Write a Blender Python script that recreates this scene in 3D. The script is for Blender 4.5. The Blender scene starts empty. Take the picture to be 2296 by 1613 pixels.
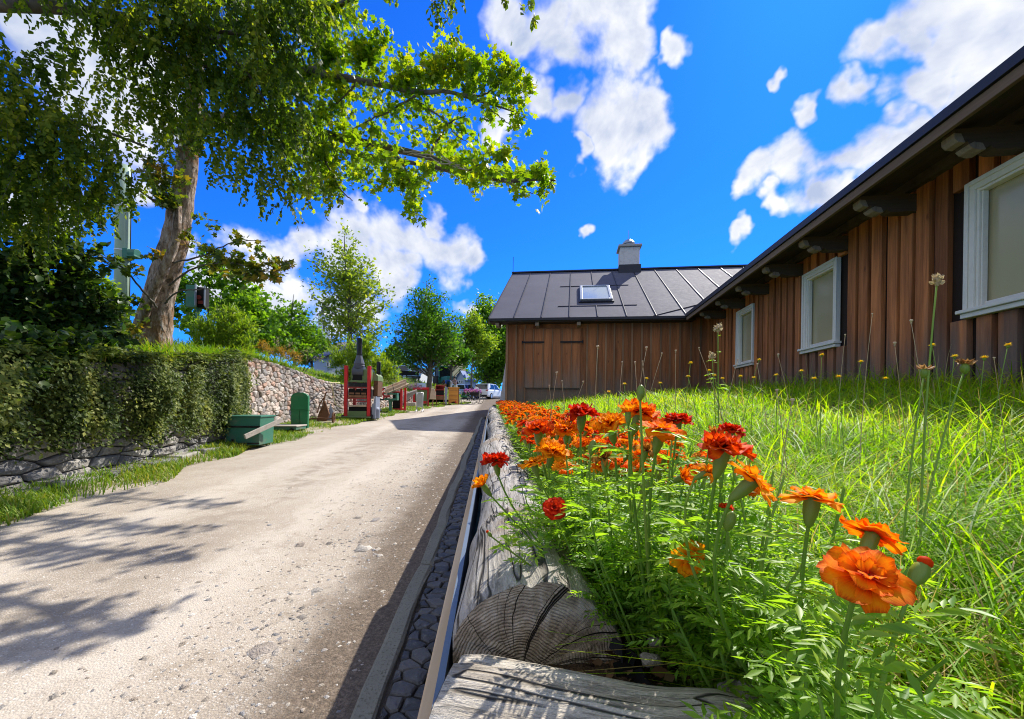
import bpy, math, random
import numpy as np
from mathutils import Vector, Matrix
random.seed(7)
R = np.random.default_rng(7)
SC = bpy.context.scene
COL = SC.collection
PI = math.pi
# ---------------------------------------------------------------- survey: a point of the place from its bearing and distance
FL, CX, HY, ROLL, CZ = 920.0, 1148.0, 905.0, 0.015, 1.3
def W(px, py, Y):
    cx, cy = (px-CX)/FL, (HY-py)/FL
    c, s = math.cos(ROLL), math.sin(ROLL)
    return np.array([(cx*c-cy*s)*Y, Y, CZ+(cx*s+cy*c)*Y])
def unit(v):
    v = np.asarray(v, float); n = np.linalg.norm(v, axis=-1, keepdims=True); return v/np.maximum(n, 1e-9)
def sm(a, b, x):
    t = np.clip((np.asarray(x, float)-a)/(b-a), 0, 1); return t*t*(3-2*t)
def zr(y):                      # road height
    y = np.asarray(y, float)
    return np.where(y < 50, .038*y, 1.9+.02*(y-50))

# ---------------------------------------------------------------- mesh helpers
def tag(o, label=None, cat=None, group=None, kind=None):
    if label: o['label'] = label
    if cat: o['category'] = cat
    if group: o['group'] = group
    if kind: o['kind'] = kind
    return o
def empty(name, loc, rz=0.0, label=None, cat=None, group=None):
    o = bpy.data.objects.new(name, None); COL.objects.link(o)
    o.location = tuple(float(c) for c in loc); o.rotation_euler = (0, 0, rz); o.empty_display_size = .1
    return tag(o, label, cat, group)
def wloc(p):
    v = np.zeros(3)
    while p is not None:
        v += np.array(p.location); p = p.parent
    return v
def big(name, V, FS, mats, parent=None, smooth=False, world=False, uv=None, mi=None):
    """V (n,3); FS list of (m,k) index arrays"""
    V = np.asarray(V, np.float64)
    if world and parent is not None: V = V-wloc(parent)
    FS = [np.asarray(f, np.int64) for f in (FS if isinstance(FS, (list, tuple)) else [FS]) if len(f)]
    me = bpy.data.meshes.new(name)
    idx = np.concatenate([f.reshape(-1) for f in FS]); cnt = np.concatenate([np.full(len(f), f.shape[1]) for f in FS])
    st = np.concatenate([[0], np.cumsum(cnt)[:-1]])
    me.vertices.add(len(V)); me.vertices.foreach_set('co', V.astype(np.float32).ravel())
    me.loops.add(len(idx)); me.loops.foreach_set('vertex_index', idx.astype(np.int32))
    me.polygons.add(len(cnt)); me.polygons.foreach_set('loop_start', st.astype(np.int32))
    if smooth: me.polygons.foreach_set('use_smooth', np.ones(len(cnt), bool))
    for m in (mats if isinstance(mats, (list, tuple)) else [mats]): me.materials.append(m)
    if mi is not None: me.polygons.foreach_set('material_index', np.asarray(mi, np.int32))
    if uv is not None:
        l = me.uv_layers.new(name='UVMap'); l.data.foreach_set('uv', np.asarray(uv, np.float32)[idx].ravel())
    me.update(calc_edges=True); me.validate()
    o = bpy.data.objects.new(name, me); COL.objects.link(o); o.parent = parent
    return o
class MB:
    def __init__(s): s.v = []; s.f = []; s.m = []; s.n = 0; s.cur = 0
    def add(s, V, F):
        V = np.asarray(V, float); s.v.append(V)
        for f in F: s.f.append(tuple(int(i)+s.n for i in f)); s.m.append(s.cur)
        s.n += len(V); return s
    def box(s, c, d, M=None):
        h = np.array(d, float)/2
        V = np.array([(x, y, z) for z in (-1, 1) for y in (-1, 1) for x in (-1, 1)], float)*h
        if M is not None: V = V@np.array(M).T
        return s.add(V+np.array(c, float), [(0, 2, 3, 1), (4, 5, 7, 6), (0, 1, 5, 4), (2, 6, 7, 3), (0, 4, 6, 2), (1, 3, 7, 5)])
    def bb(s, a, b):
        a = np.array(a, float); b = np.array(b, float); return s.box((a+b)/2, np.abs(b-a))
    def bar(s, p, q, w, h, up=(0, 0, 1)):
        p = np.array(p, float); q = np.array(q, float); d = unit(q-p); u = np.array(up, float)
        sd = np.cross(d, u)
        if np.linalg.norm(sd) < 1e-4: sd = np.cross(d, (1, 0, 0))
        sd = unit(sd); u = np.cross(sd, d)
        V = [pt+sd*w/2*a+u*h/2*b for pt in (p, q) for a, b in ((-1, -1), (1, -1), (1, 1), (-1, 1))]
        return s.add(V, [(0, 1, 2, 3), (7, 6, 5, 4), (0, 4, 5, 1), (1, 5, 6, 2), (2, 6, 7, 3), (3, 7, 4, 0)])
    def tube(s, pts, rad, n=8, cap=True, jit=0.0):
        pts = np.array(pts, float); k = len(pts); rad = np.broadcast_to(np.array(rad, float), (k,))
        T = np.gradient(pts, axis=0); T = unit(T)
        ref = np.array([0, 0, 1.]) if abs(T[0][2]) < .9 else np.array([1., 0, 0])
        V = []; a = np.arange(n)*2*PI/n
        for i in range(k):
            b = unit(np.cross(T[i], ref)); c = np.cross(b, T[i]); ref = c if np.linalg.norm(c) > .1 else ref
            rr = rad[i]*(1+(R.normal(0, jit, n) if jit else 0))
            V.append(pts[i]+np.outer(np.cos(a)*rr, b)+np.outer(np.sin(a)*rr, c))
        V = np.concatenate(V); F = []
        for i in range(k-1):
            for j in range(n):
                j2 = (j+1) % n; F.append((i*n+j, i*n+j2, (i+1)*n+j2, (i+1)*n+j))
        if cap: F.append(tuple(range(n-1, -1, -1))); F.append(tuple((k-1)*n+j for j in range(n)))
        return s.add(V, F)
    def cyl(s, p, q, r0, r1=None, n=14):
        return s.tube([p, q], [r0, r0 if r1 is None else r1], n)
    def lathe(s, prof, c=(0, 0, 0), n=16, sx=1, sy=1):
        a = np.arange(n)*2*PI/n; V = []; F = []
        for r, z in prof: V.append(np.stack([np.cos(a)*r*sx, np.sin(a)*r*sy, np.full(n, z)], 1))
        for i in range(len(prof)-1):
            for j in range(n):
                j2 = (j+1) % n; F.append((i*n+j, i*n+j2, (i+1)*n+j2, (i+1)*n+j))
        F.append(tuple(range(n-1, -1, -1))); F.append(tuple((len(prof)-1)*n+j for j in range(n)))
        return s.add(np.concatenate(V)+np.array(c, float), F)
    def prism(s, poly, o, ax, ay, az):
        poly = np.array(poly, float); o = np.array(o, float); n = len(poly)
        A = o+np.outer(poly[:, 0], ax)+np.outer(poly[:, 1], ay); B = A+np.array(az, float)
        F = [tuple(range(n)), tuple(range(2*n-1, n-1, -1))]+[(j, n+j, n+(j+1) % n, (j+1) % n) for j in range(n)]
        return s.add(np.concatenate([A, B]), F)
    def torus(s, c, r, t, ax='y', n=20, k=6):
        a = np.arange(n)*2*PI/n; b = np.arange(k)*2*PI/k
        A, B = np.meshgrid(a, b, indexing='ij'); x = (r+t*np.cos(B))*np.cos(A); z = (r+t*np.cos(B))*np.sin(A); y = t*np.sin(B)
        V = np.stack({'y': (x, y, z), 'x': (y, x, z), 'z': (x, z, y)}[ax], -1).reshape(-1, 3)+np.array(c, float)
        return s.add(V, [(i*k+j, i*k+(j+1) % k, ((i+1) % n)*k+(j+1) % k, ((i+1) % n)*k+j) for i in range(n) for j in range(k)])
    def ell(s, c, r, n=10, k=7):
        prof = [(math.sin(PI*(i/(k-1)*.98+.01)), -math.cos(PI*(i/(k-1)*.98+.01))) for i in range(k)]
        m = MB().lathe(prof, n=n); V = np.concatenate(m.v)*np.array(r, float)+np.array(c, float)
        return s.add(V, m.f)
    def build(s, name, mats, parent=None, smooth=False, world=False, bev=0):
        me = bpy.data.meshes.new(name); V = np.concatenate(s.v)
        if world and parent is not None: V = V-wloc(parent)
        me.from_pydata(V.tolist(), [], s.f)
        for m in (mats if isinstance(mats, (list, tuple)) else [mats]): me.materials.append(m)
        if any(s.m): me.polygons.foreach_set('material_index', np.array(s.m, np.int32))
        if smooth: me.polygons.foreach_set('use_smooth', np.ones(len(me.polygons), bool))
        me.validate(); me.update()
        o = bpy.data.objects.new(name, me); COL.objects.link(o); o.parent = parent
        if bev:
            b = o.modifiers.new('Bevel', 'BEVEL'); b.width = bev; b.segments = 2; b.limit_method = 'ANGLE'
        return o
def copy_tree(o, parent=None):
    c = o.copy(); COL.objects.link(c); c.parent = parent
    for ch in list(o.children): copy_tree(ch, c)
    return c
def rotz(a): return np.array([[math.cos(a), -math.sin(a), 0], [math.sin(a), math.cos(a), 0], [0, 0, 1]])
def roty(a): return np.array([[math.cos(a), 0, math.sin(a)], [0, 1, 0], [-math.sin(a), 0, math.cos(a)]])
def rotx(a): return np.array([[1, 0, 0], [0, math.cos(a), -math.sin(a)], [0, math.sin(a), math.cos(a)]])

# leaf templates: x across, y along, z out of the blade
LEAF = (np.array([(0, 0, 0), (.30, .42, .07), (0, 1, -.10), (-.30, .42, .07)]), [(0, 1, 2), (0, 2, 3)])
BROAD = (np.array([(0, 0, 0), (.26, .22, .05), (.36, .52, .06), (0, 1, -.12), (-.36, .52, .06), (-.26, .22, .05)]),
         [(0, 1, 2), (0, 2, 3), (0, 3, 4), (0, 4, 5)])
SLIM = (np.array([(0, 0, 0), (.14, .45, .04), (0, 1, -.06), (-.14, .45, .04)]), [(0, 1, 2), (0, 2, 3)])
_ml = [(.06, -.02), (.34, .02), (.50, .22), (.34, .30), (.58, .62), (.26, .56), (.14, .68), (0, 1), (-.14, .68), (-.26, .56), (-.58, .62), (-.34, .30), (-.50, .22), (-.34, .02), (-.06, -.02)]
MAPLE = (np.array([(0, .25, 0)]+[(x, y, -.16*abs(x)-.1*max(y-.5, 0)) for x, y in _ml]), [(0, i, i+1) for i in range(1, len(_ml))])
def scatter(tpl, P, T, N, S):
    """leaves at P, along T, facing N, of size S -> V, F"""
    tv, tf = tpl; P = np.asarray(P, float); T = unit(T); B = unit(np.cross(T, N)); N = np.cross(B, T)
    S = np.asarray(S, float).reshape(-1, 1, 1)
    V = P[:, None, :]+S*(tv[None, :, 0:1]*B[:, None, :]+tv[None, :, 1:2]*T[:, None, :]+tv[None, :, 2:3]*N[:, None, :])
    k = len(tv); F = np.array(tf)[None]+(np.arange(len(P))*k)[:, None, None]
    return V.reshape(-1, 3), F.reshape(-1, len(tf[0]))
def rdir(n): return unit(R.normal(size=(n, 3)))

def voronoi_cells(Lx, Ly, nx, ny, jit=.42, stretch=1.0, brick=.5):
    """cells of a jittered grid in [0,Lx]x[0,Ly]; returns list of polygons"""
    dx, dy = Lx/nx, Ly/ny; P = {}
    for j in range(-2, ny+2):
        for i in range(-2, nx+2):
            P[i, j] = np.array([(i+.5+brick*(j % 2)+R.uniform(-jit, jit))*dx, (j+.5+R.uniform(-jit, jit))*dy])
    out = []
    for j in range(ny):
        for i in range(-1 if brick else 0, nx):
            p = P[i, j]; poly = [p+np.array(q)*np.array([dx, dy])*1.6 for q in ((-1, -1), (1, -1), (1, 1), (-1, 1))]
            for b in range(-2, 3):
                for a in range(-2, 3):
                    q = P.get((i+a, j+b))
                    if q is None or (a == 0 and b == 0): continue
                    w = np.array([1/dx, 1/dy])**2*stretch
                    n = (q-p)*w; c = np.dot(n, (p+q)/2); new = []
                    for k in range(len(poly)):
                        u, v = poly[k], poly[(k+1) % len(poly)]; du, dv = np.dot(n, u)-c, np.dot(n, v)-c
                        if du <= 0: new.append(u)
                        if du*dv < 0: new.append(u+(v-u)*du/(du-dv))
                    poly = new
                    if len(poly) < 3: break
                if len(poly) < 3: break
            if len(poly) >= 3:
                q = np.array(poly); q[:, 0] = np.clip(q[:, 0], 0, Lx); q[:, 1] = np.clip(q[:, 1], 0, Ly)
                area = .5*abs(np.dot(q[:, 0], np.roll(q[:, 1], 1))-np.dot(q[:, 1], np.roll(q[:, 0], 1)))
                if area > .08*dx*dy: out.append(q)
    return out
def stones(mb, cells, mapf, gap, depth, dome=.6):
    """stones with bevelled, slightly domed faces; mapf(s,h,d) -> xyz"""
    for q in cells:
        c = q.mean(0); ext = np.linalg.norm(q-c, axis=1).mean()
        if ext < gap*1.2: continue
        k = 1-gap/ext; d = depth*R.uniform(.55, 1.25); rings = []
        for sc, dd in ((k, -.3*depth), (k, d*.55), (k*.86, d*.92), (k*.45, d*(1+.12*dome))):
            rings.append([(c[0]+(p[0]-c[0])*sc, c[1]+(p[1]-c[1])*sc, dd+(R.normal(0, .07*d) if dd > 0 else 0)) for p in q])
        n = len(q); V = [mapf(*p) for r in rings for p in r]; V.append(mapf(c[0], c[1], d*(1.05+R.normal(0, .05))))
        F = [(i*n+j, i*n+(j+1) % n, (i+1)*n+(j+1) % n, (i+1)*n+j) for i in range(3) for j in range(n)]
        F += [(3*n+j, 3*n+(j+1) % n, 4*n) for j in range(n)]
        mb.add(V, F)
# ---------------------------------------------------------------- materials
class G:
    def __init__(s, name=None, tree=None):
        if name: s.m = bpy.data.materials.new(name); s.m.use_nodes = True; s.t = s.m.node_tree
        else: s.t = tree
        s.t.nodes.clear()
    def put(s, sock, v):
        if isinstance(v, bpy.types.NodeSocket): s.t.links.new(v, sock)
        elif v is not None:
            if sock.type == 'RGBA' and not isinstance(v, (int, float)) and len(v) == 3: v = (*v, 1)
            sock.default_value = v
    def n(s, typ, ins=None, out=0, **props):
        nd = s.t.nodes.new(typ)
        for k, v in props.items(): setattr(nd, k, v)
        for k, v in (ins or {}).items(): s.put(nd.inputs[k], v)
        return nd.outputs[out] if len(nd.outputs) else None
    def math(s, op, a, b=None, c=None, clamp=False):
        nd = s.t.nodes.new('ShaderNodeMath'); nd.operation = op; nd.use_clamp = clamp
        for i, v in enumerate((a, b, c)):
            if v is not None: s.put(nd.inputs[i], v)
        return nd.outputs[0]
    def vmath(s, op, a, b=None, out=0):
        nd = s.t.nodes.new('ShaderNodeVectorMath'); nd.operation = op
        s.put(nd.inputs[0], a)
        if b is not None:
            if op == 'SCALE': s.put(nd.inputs['Scale'], b)
            else: s.put(nd.inputs[1], b)
        return nd.outputs[out] if len(nd.outputs) else None
    def mix(s, f, a, b, mode='MIX'):
        nd = s.t.nodes.new('ShaderNodeMix'); nd.data_type = 'RGBA'; nd.blend_type = mode
        s.put(nd.inputs['Factor'], f); s.put(nd.inputs[6], a); s.put(nd.inputs[7], b); return nd.outputs[2]
    def ramp(s, f, stops, interp='LINEAR'):
        nd = s.t.nodes.new('ShaderNodeValToRGB'); cr = nd.color_ramp; cr.interpolation = interp
        while len(cr.elements) < len(stops): cr.elements.new(.5)
        for e, (p, c) in zip(cr.elements, stops):
            e.position = p; e.color = (*c, 1) if not isinstance(c, (int, float)) else (c, c, c, 1)
        s.put(nd.inputs[0], f); return nd.outputs[0]
    def rng(s, v, a, b, c=0., d=1.):
        return s.n('ShaderNodeMapRange', {0: v, 1: a, 2: b, 3: c, 4: d}, interpolation_type='SMOOTHSTEP')
    def obj(s): return s.n('ShaderNodeTexCoord', out=3)
    def pos(s): return s.n('ShaderNodeNewGeometry', out=0)
    def isl(s): return s.n('ShaderNodeNewGeometry', out=8)
    def scale(s, v, sc): return s.vmath('MULTIPLY', v, sc)
    def noise(s, v, sc, det=4, rough=.55, dist=0., col=False):
        return s.n('ShaderNodeTexNoise', {'Vector': v, 'Scale': sc, 'Detail': det, 'Roughness': rough, 'Distortion': dist}, out=1 if col else 0)
    def vor(s, v, sc, out=0, feature='F1', rnd=1.):
        return s.n('ShaderNodeTexVoronoi', {'Vector': v, 'Scale': sc, 'Randomness': rnd}, out=out, feature=feature)
    def bump(s, h, st=.5, d=.01): return s.n('ShaderNodeBump', {'Height': h, 'Strength': st, 'Distance': d})
    def prin(s, col, rough=.6, metal=0., nrm=None, spec=.4, **kw):
        ins = {'Base Color': col, 'Roughness': rough, 'Metallic': metal, 'Specular IOR Level': spec}
        if nrm is not None: ins['Normal'] = nrm
        ins.update(kw); return s.n('ShaderNodeBsdfPrincipled', ins)
    def done(s, sh): s.n('ShaderNodeOutputMaterial', {'Surface': sh}); return s.m
def hueval(g, col, h=.5, sat=1., val=1.): return g.n('ShaderNodeHueSaturation', {'Hue': h, 'Saturation': sat, 'Value': val, 'Color': col})

def leafmat(name, cols, trans=.45, rough=.45, tb=(2.6, 2.4, .8), nsc=1.2, spec=.35, st=(1, 1, 1), clump=.28):
    g = G(name); r = g.isl(); k = len(cols)
    nz = g.noise(g.scale(g.pos(), st), nsc, 2)
    f = g.math('ADD', g.math('MULTIPLY', r, 1-clump), g.math('MULTIPLY', g.rng(nz, .3, .7), clump))
    c = g.ramp(f, [(i/(k-1), c) for i, c in enumerate(cols)])
    tc = g.mix(1., c, tb, 'MULTIPLY')
    a = g.prin(c, rough, spec=spec); b = g.n('ShaderNodeBsdfTranslucent', {'Color': tc})
    return g.done(g.n('ShaderNodeMixShader', {0: trans, 1: a, 2: b}))
def paint(name, col, rough=.5, wear=.35, dirt=(.10, .08, .06), sc=6., metal=0., spec=.4, bump=.15):
    g = G(name); p = g.obj(); n1 = g.noise(p, sc, 6, .65); n2 = g.noise(p, sc*7, 3)
    f = g.math('MULTIPLY', g.rng(g.math('ADD', n1, g.math('MULTIPLY', n2, .25)), .58, .82), wear)
    c = g.mix(f, g.mix(n1, tuple(x*.82 for x in col), tuple(min(1, x*1.15) for x in col)), dirt)
    return g.done(g.prin(c, g.math('ADD', rough-.1, g.math('MULTIPLY', n1, .25)), metal, g.bump(n2, bump, .004), spec))
def wood(name, c0, c1, axis=2, sc=8., rough=.75, grey=None, bump=.5, var=.5):
    """grain along the axis; grey=(z0,z1,colour,span) for weathered board ends"""
    g = G(name); p = g.obj(); isl = g.isl()
    st = [1.]*3; st[axis] = .06
    off = g.n('ShaderNodeCombineXYZ', {0: g.math('MULTIPLY', isl, 37.), 1: g.math('MULTIPLY', isl, 91.), 2: g.math('MULTIPLY', isl, 53.)})
    q = g.vmath('ADD', g.scale(p, tuple(st)), off)
    n1 = g.noise(q, sc, 5, .6, .6); n2 = g.noise(q, sc*6, 4, .6)
    kn = g.vor(g.vmath('ADD', g.scale(p, tuple(.45 if i == axis else 1. for i in range(3))), off), 3.1)
    k = g.rng(kn, .03, .10, 1., 0.)
    f = g.math('ADD', g.math('MULTIPLY', n1, .7), g.math('MULTIPLY', n2, .3))
    c = g.ramp(f, [(.3, c0), (.7, c1)])
    c = g.mix(g.math('MULTIPLY', k, .6), c, tuple(x*.4 for x in c0))
    v = g.math('ADD', 1-var/2, g.math('MULTIPLY', isl, var)); c = g.mix(1., c, g.n('ShaderNodeCombineColor', {0: v, 1: v, 2: v}), 'MULTIPLY')
    if grey:
        z0, z1, gc = grey; z = g.n('ShaderNodeSeparateXYZ', {0: p}, out=2)
        zz = g.math('ADD', z, g.math('MULTIPLY', g.math('SUBTRACT', g.noise(g.scale(p, (5, 5, .5)), 1.2, 3), .5), 1.6))
        c = g.mix(g.rng(zz, z0, z1, 1., 0.), c, g.mix(n2, tuple(x*.6 for x in gc), tuple(x*1.25 for x in gc)))
    h = g.math('SUBTRACT', f, g.math('MULTIPLY', k, .3))
    return g.done(g.prin(c, rough, nrm=g.bump(h, bump, .006), spec=.3))
def plain(name, col, rough=.6, metal=0., spec=.4, var=.15, sc=12., bump=.1, **kw):
    g = G(name); n = g.noise(g.obj(), sc, 4)
    c = g.mix(n, tuple(x*(1-var) for x in col), tuple(min(1., x*(1+var)) for x in col))
    return g.done(g.prin(c, rough, metal, g.bump(n, bump, .005), spec, **kw))

M = {}
# road: pale sandy gravel
g = G('road_gravel'); p = g.pos()
n1 = g.noise(p, .45, 5, .6); n2 = g.noise(p, 3.5, 6, .7); n3 = g.noise(p, 48, 5, .75); v = g.vor(p, 115, 0); vc = g.vor(p, 115, 1); v2 = g.vor(p, 44, 0); vc2 = g.vor(p, 44, 1)
c = g.ramp(n1, [(.34, (.30, .25, .195)), (.5, (.405, .345, .272)), (.66, (.475, .415, .34))])
c = g.mix(g.rng(n2, .50, .66, 0., .8), c, (.33, .272, .205)); c = g.mix(g.rng(n3, .52, .70, 0., .6), c, (.29, .25, .205))
sp = g.n('ShaderNodeSeparateColor', {0: vc}); c = g.mix(g.math('MULTIPLY', g.rng(v, .32, .46, 1., 0.), .62), c, g.ramp(sp, [(0, (.17, .14, .11)), (.35, (.40, .34, .28)), (.7, (.55, .5, .43)), (1, (.74, .7, .64))]))
sp2 = g.n('ShaderNodeSeparateColor', {0: vc2}); c = g.mix(g.math('MULTIPLY', g.math('MULTIPLY', g.rng(v2, .18, .3, 1., 0.), g.math('GREATER_THAN', sp2, .55)), .8), c, g.ramp(sp2, [(.55, (.2, .18, .16)), (.76, (.5, .46, .4)), (1, (.74, .71, .66))]))
x = g.n('ShaderNodeSeparateXYZ', {0: p}, out=0); y = g.n('ShaderNodeSeparateXYZ', {0: p}, out=1)
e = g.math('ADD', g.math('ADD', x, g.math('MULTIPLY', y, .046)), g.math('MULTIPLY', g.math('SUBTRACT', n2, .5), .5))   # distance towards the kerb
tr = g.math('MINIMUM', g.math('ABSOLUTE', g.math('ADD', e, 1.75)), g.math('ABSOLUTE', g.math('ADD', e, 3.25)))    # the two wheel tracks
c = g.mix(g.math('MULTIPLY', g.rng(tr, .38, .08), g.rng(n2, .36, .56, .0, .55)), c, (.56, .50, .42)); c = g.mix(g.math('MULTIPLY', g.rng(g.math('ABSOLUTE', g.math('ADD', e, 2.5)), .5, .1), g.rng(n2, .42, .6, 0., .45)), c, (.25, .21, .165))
c = g.mix(g.rng(e, -1.18, -.74, 0., .86), c, g.ramp(n3, [(.34, (.035, .026, .018)), (.5, (.10, .072, .05)), (.66, (.21, .16, .115))]))  # brown dirt margin by the kerb, its tone darkened for the bed's shade
h = g.math('ADD', g.math('ADD', g.math('MULTIPLY', v, -.6), g.math('MULTIPLY', n3, .7)), g.math('MULTIPLY', n2, .8))
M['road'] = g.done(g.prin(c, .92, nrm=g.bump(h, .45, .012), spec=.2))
# soil / banks
def groundmat(name, a, b, c2, sc=1.):
    g = G(name); p = g.pos(); n1 = g.noise(p, .6*sc, 5, .65); n2 = g.noise(p, 9*sc, 5, .7)
    c = g.mix(g.rng(n1, .35, .65), a, b); c = g.mix(g.rng(n2, .45, .7), c, c2)
    return g.done(g.prin(c, .95, nrm=g.bump(n2, .8, .04), spec=.15))
M['ground'] = groundmat('field_ground', (.09, .14, .03), (.14, .17, .045), (.20, .17, .08))
M['bank'] = groundmat('bank_turf', (.05, .085, .02), (.11, .13, .035), (.17, .14, .06))
M['verge'] = groundmat('verge_turf', (.25, .24, .12), (.33, .29, .19), (.40, .345, .255), 1.6)
M['lawn'] = groundmat('lawn_soil', (.05, .10, .012), (.09, .15, .018), (.14, .13, .035), 2.)
M['soil'] = groundmat('bed_soil', (.045, .028, .018), (.09, .055, .032), (.16, .10, .06), 5.)
# stone
def stonemat(name, cols, mortar=False, wet=.0, sc=5.):
    g = G(name); p = g.pos(); r = g.isl(); k = len(cols); n = g.noise(p, sc, 6, .7); n2 = g.noise(p, sc*7, 4)
    c = g.ramp(r, [(i/(k-1), c) for i, c in enumerate(cols)]); c = g.mix(g.rng(n, .35, .7), g.mix(1., c, (.62, .6, .58), 'MULTIPLY'), c)
    c = g.mix(g.math('MULTIPLY', g.rng(n2, .58, .72), .35), c, (.62, .58, .52))
    st = g.noise(g.scale(p, (.5, .5, .05)), 2.2, 3); c = g.mix(g.math('MULTIPLY', g.rng(st, .52, .66), .55), c, (.10, .10, .105))   # seepage stains
    h = g.math('ADD', n, g.math('MULTIPLY', n2, .5)); return g.done(g.prin(c, .85, nrm=g.bump(h, .8, .03), spec=.25))
M['rubble'] = stonemat('rubble_stone', [(.32, .28, .25), (.60, .47, .39), (.68, .61, .54), (.44, .42, .41), (.74, .67, .60), (.58, .37, .28), (.62, .55, .49), (.30, .28, .28)])
M['boulder'] = stonemat('grey_boulder', [(.30, .29, .28), (.40, .38, .35), (.25, .25, .26), (.44, .42, .38)])
M['mortar'] = groundmat('dark_joint', (.07, .06, .05), (.12, .10, .08), (.16, .13, .10), 3.)
g = G('slate_cobble'); p = g.pos(); r = g.isl(); n = g.noise(p, 30, 5, .7)
c = g.ramp(r, [(0, (.035, .036, .04)), (.5, (.075, .075, .08)), (1, (.12, .115, .11))]); c = g.mix(g.rng(n, .5, .8), c, (.2, .19, .175))
M['cobble'] = g.done(g.prin(c, .6, nrm=g.bump(n, .7, .01), spec=.5))
g = G('kerb_concrete'); p = g.pos(); n = g.noise(p, 9, 6, .7); n2 = g.noise(p, 90, 3)
c = g.mix(n, (.17, .165, .13), (.30, .285, .23)); c = g.mix(g.rng(n2, .5, .75), c, (.12, .12, .08))
M['kerb'] = g.done(g.prin(c, .9, nrm=g.bump(n2, .6, .006), spec=.2))
# timber
M['board'] = wood('barn_board', (.13, .038, .011), (.68, .24, .072), 2, 7., .7, grey=(1.65, 2.75, (.21, .145, .10)), bump=1., var=.8)
M['board_far'] = wood('barn_board_far', (.12, .040, .013), (.50, .185, .066), 2, 6., .75, grey=(1.5, 2.7, (.20, .145, .105)), bump=.7, var=.6)
M['shutter'] = wood('shutter_board', (.14, .046, .016), (.52, .195, .070), 2, 6., .72, grey=(-.3, 1.2, (.25, .185, .14)), bump=.6, var=.4)
M['batten'] = wood('barn_batten', (.14, .072, .036), (.36, .20, .105), 2, 7., .75, var=.5)
M['back'] = wood('barn_underboard', (.014, .008, .005), (.035, .018, .010), 2, 6., .8)  # same wood coloured near black, painting in the shade of the board gaps
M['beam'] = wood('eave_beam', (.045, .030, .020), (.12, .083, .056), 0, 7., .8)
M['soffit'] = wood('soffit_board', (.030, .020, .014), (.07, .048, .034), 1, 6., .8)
M['fascia'] = wood('fascia_board', (.12, .08, .05), (.28, .19, .12), 1, 6., .8)
M['carved'] = wood('carved_end', (.16, .12, .085), (.34, .27, .20), 2, 9., .8, var=.2)
M['whitepaint'] = paint('white_paint', (.86, .80, .67), .45, .25, (.45, .40, .32), 9.)
g = G('window_glass'); n = g.noise(g.obj(), 1.3, 2); c = g.mix(n, (.42, .36, .19), (.52, .45, .27))
M['pane'] = g.done(g.prin(c, .16, spec=.6))
g = G('roof_metal'); p = g.obj(); n = g.noise(p, .8, 5, .6); n2 = g.noise(g.scale(p, (1, 1, .3)), 6, 5, .7)
c = g.mix(n, (.075, .075, .100), (.125, .124, .155)); c = g.mix(g.math('MULTIPLY', g.rng(n2, .55, .8), .4), c, (.16, .15, .165))
M['roof'] = g.done(g.prin(c, g.math('ADD', .66, g.math('MULTIPLY', n2, .2)), .0, g.bump(n, .25, .05), .10))
M['roofdark'] = plain('seam_metal', (.03, .028, .034), .5, .3)
M['plaster'] = paint('chimney_plaster', (.60, .56, .50), .85, .5, (.30, .27, .23), 5.)
M['slab'] = plain('concrete_slab', (.34, .32, .28), .9)
M['skyglass'] = plain('skylight_glass', (.30, .36, .42), .05, 0., 1., .1)
M['greyalu'] = plain('grey_aluminium', (.30, .33, .37), .4, .5)
M['iron'] = plain('black_iron', (.012, .012, .013), .55, .4)
# weathered log: silver grain along y (object) and dark rings on the cut
def logmat(name, axis, grain0, grain1, c2):
    g = G(name); p = g.obj(); st = [7.]*3; st[axis] = .55
    q = g.scale(p, tuple(st)); n = g.noise(q, 6, 7, .72, .5); n2 = g.noise(q, 18, 5, .7); n0 = g.noise(p, 4.5, 4, .6)
    cr = g.noise(g.scale(p, tuple(.55 if i == axis else 9. for i in range(3))), 1.6, 3, .5, .3); crack = g.rng(g.math('ABSOLUTE', g.math('SUBTRACT', cr, .5)), .0, .016, 1., 0.)
    c = g.ramp(n, [(.28, grain0), (.5, grain1), (.72, c2)]); c = g.mix(g.rng(n0, .5, .75), c, g.mix(n2, (.22, .15, .09), (.45, .36, .26)))
    c = g.mix(g.math('MULTIPLY', g.rng(n2, .5, .62), .5), c, (.10, .085, .07)); c = g.mix(g.math('MULTIPLY', crack, .9), c, (.015, .012, .010))
    h = g.math('SUBTRACT', g.math('ADD', n, g.math('MULTIPLY', n2, .8)), g.math('MULTIPLY', crack, 1.2))
    return g.done(g.prin(c, .85, nrm=g.bump(h, 1., .012), spec=.25))
M['log'] = logmat('weathered_log', 1, (.20, .175, .15), (.45, .415, .37), (.66, .63, .58))
M['crosslog'] = logmat('split_log', 0, (.25, .20, .15), (.52, .465, .39), (.70, .655, .58))
g = G('log_end'); p = g.obj(); q = g.vmath('ADD', p, g.scale(g.noise(p, 9, 3, col=True), (.035, .0, .035)))
sx = g.n('ShaderNodeSeparateXYZ', {0: q}); rad = g.vmath('LENGTH', g.scale(q, (1., 0., 1.)), out=1)
rings = g.math('SINE', g.math('ADD', g.math('MULTIPLY', rad, 1150.), g.math('MULTIPLY', g.noise(p, 22, 4), 16.))); n = g.noise(p, 26, 6, .7); n2 = g.noise(g.scale(p, (40, 1, 12)), 5, 4, .7)
ang = g.math('ARCTAN2', g.n('ShaderNodeSeparateXYZ', {0: q}, out=2), g.n('ShaderNodeSeparateXYZ', {0: q}, out=0))
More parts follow.
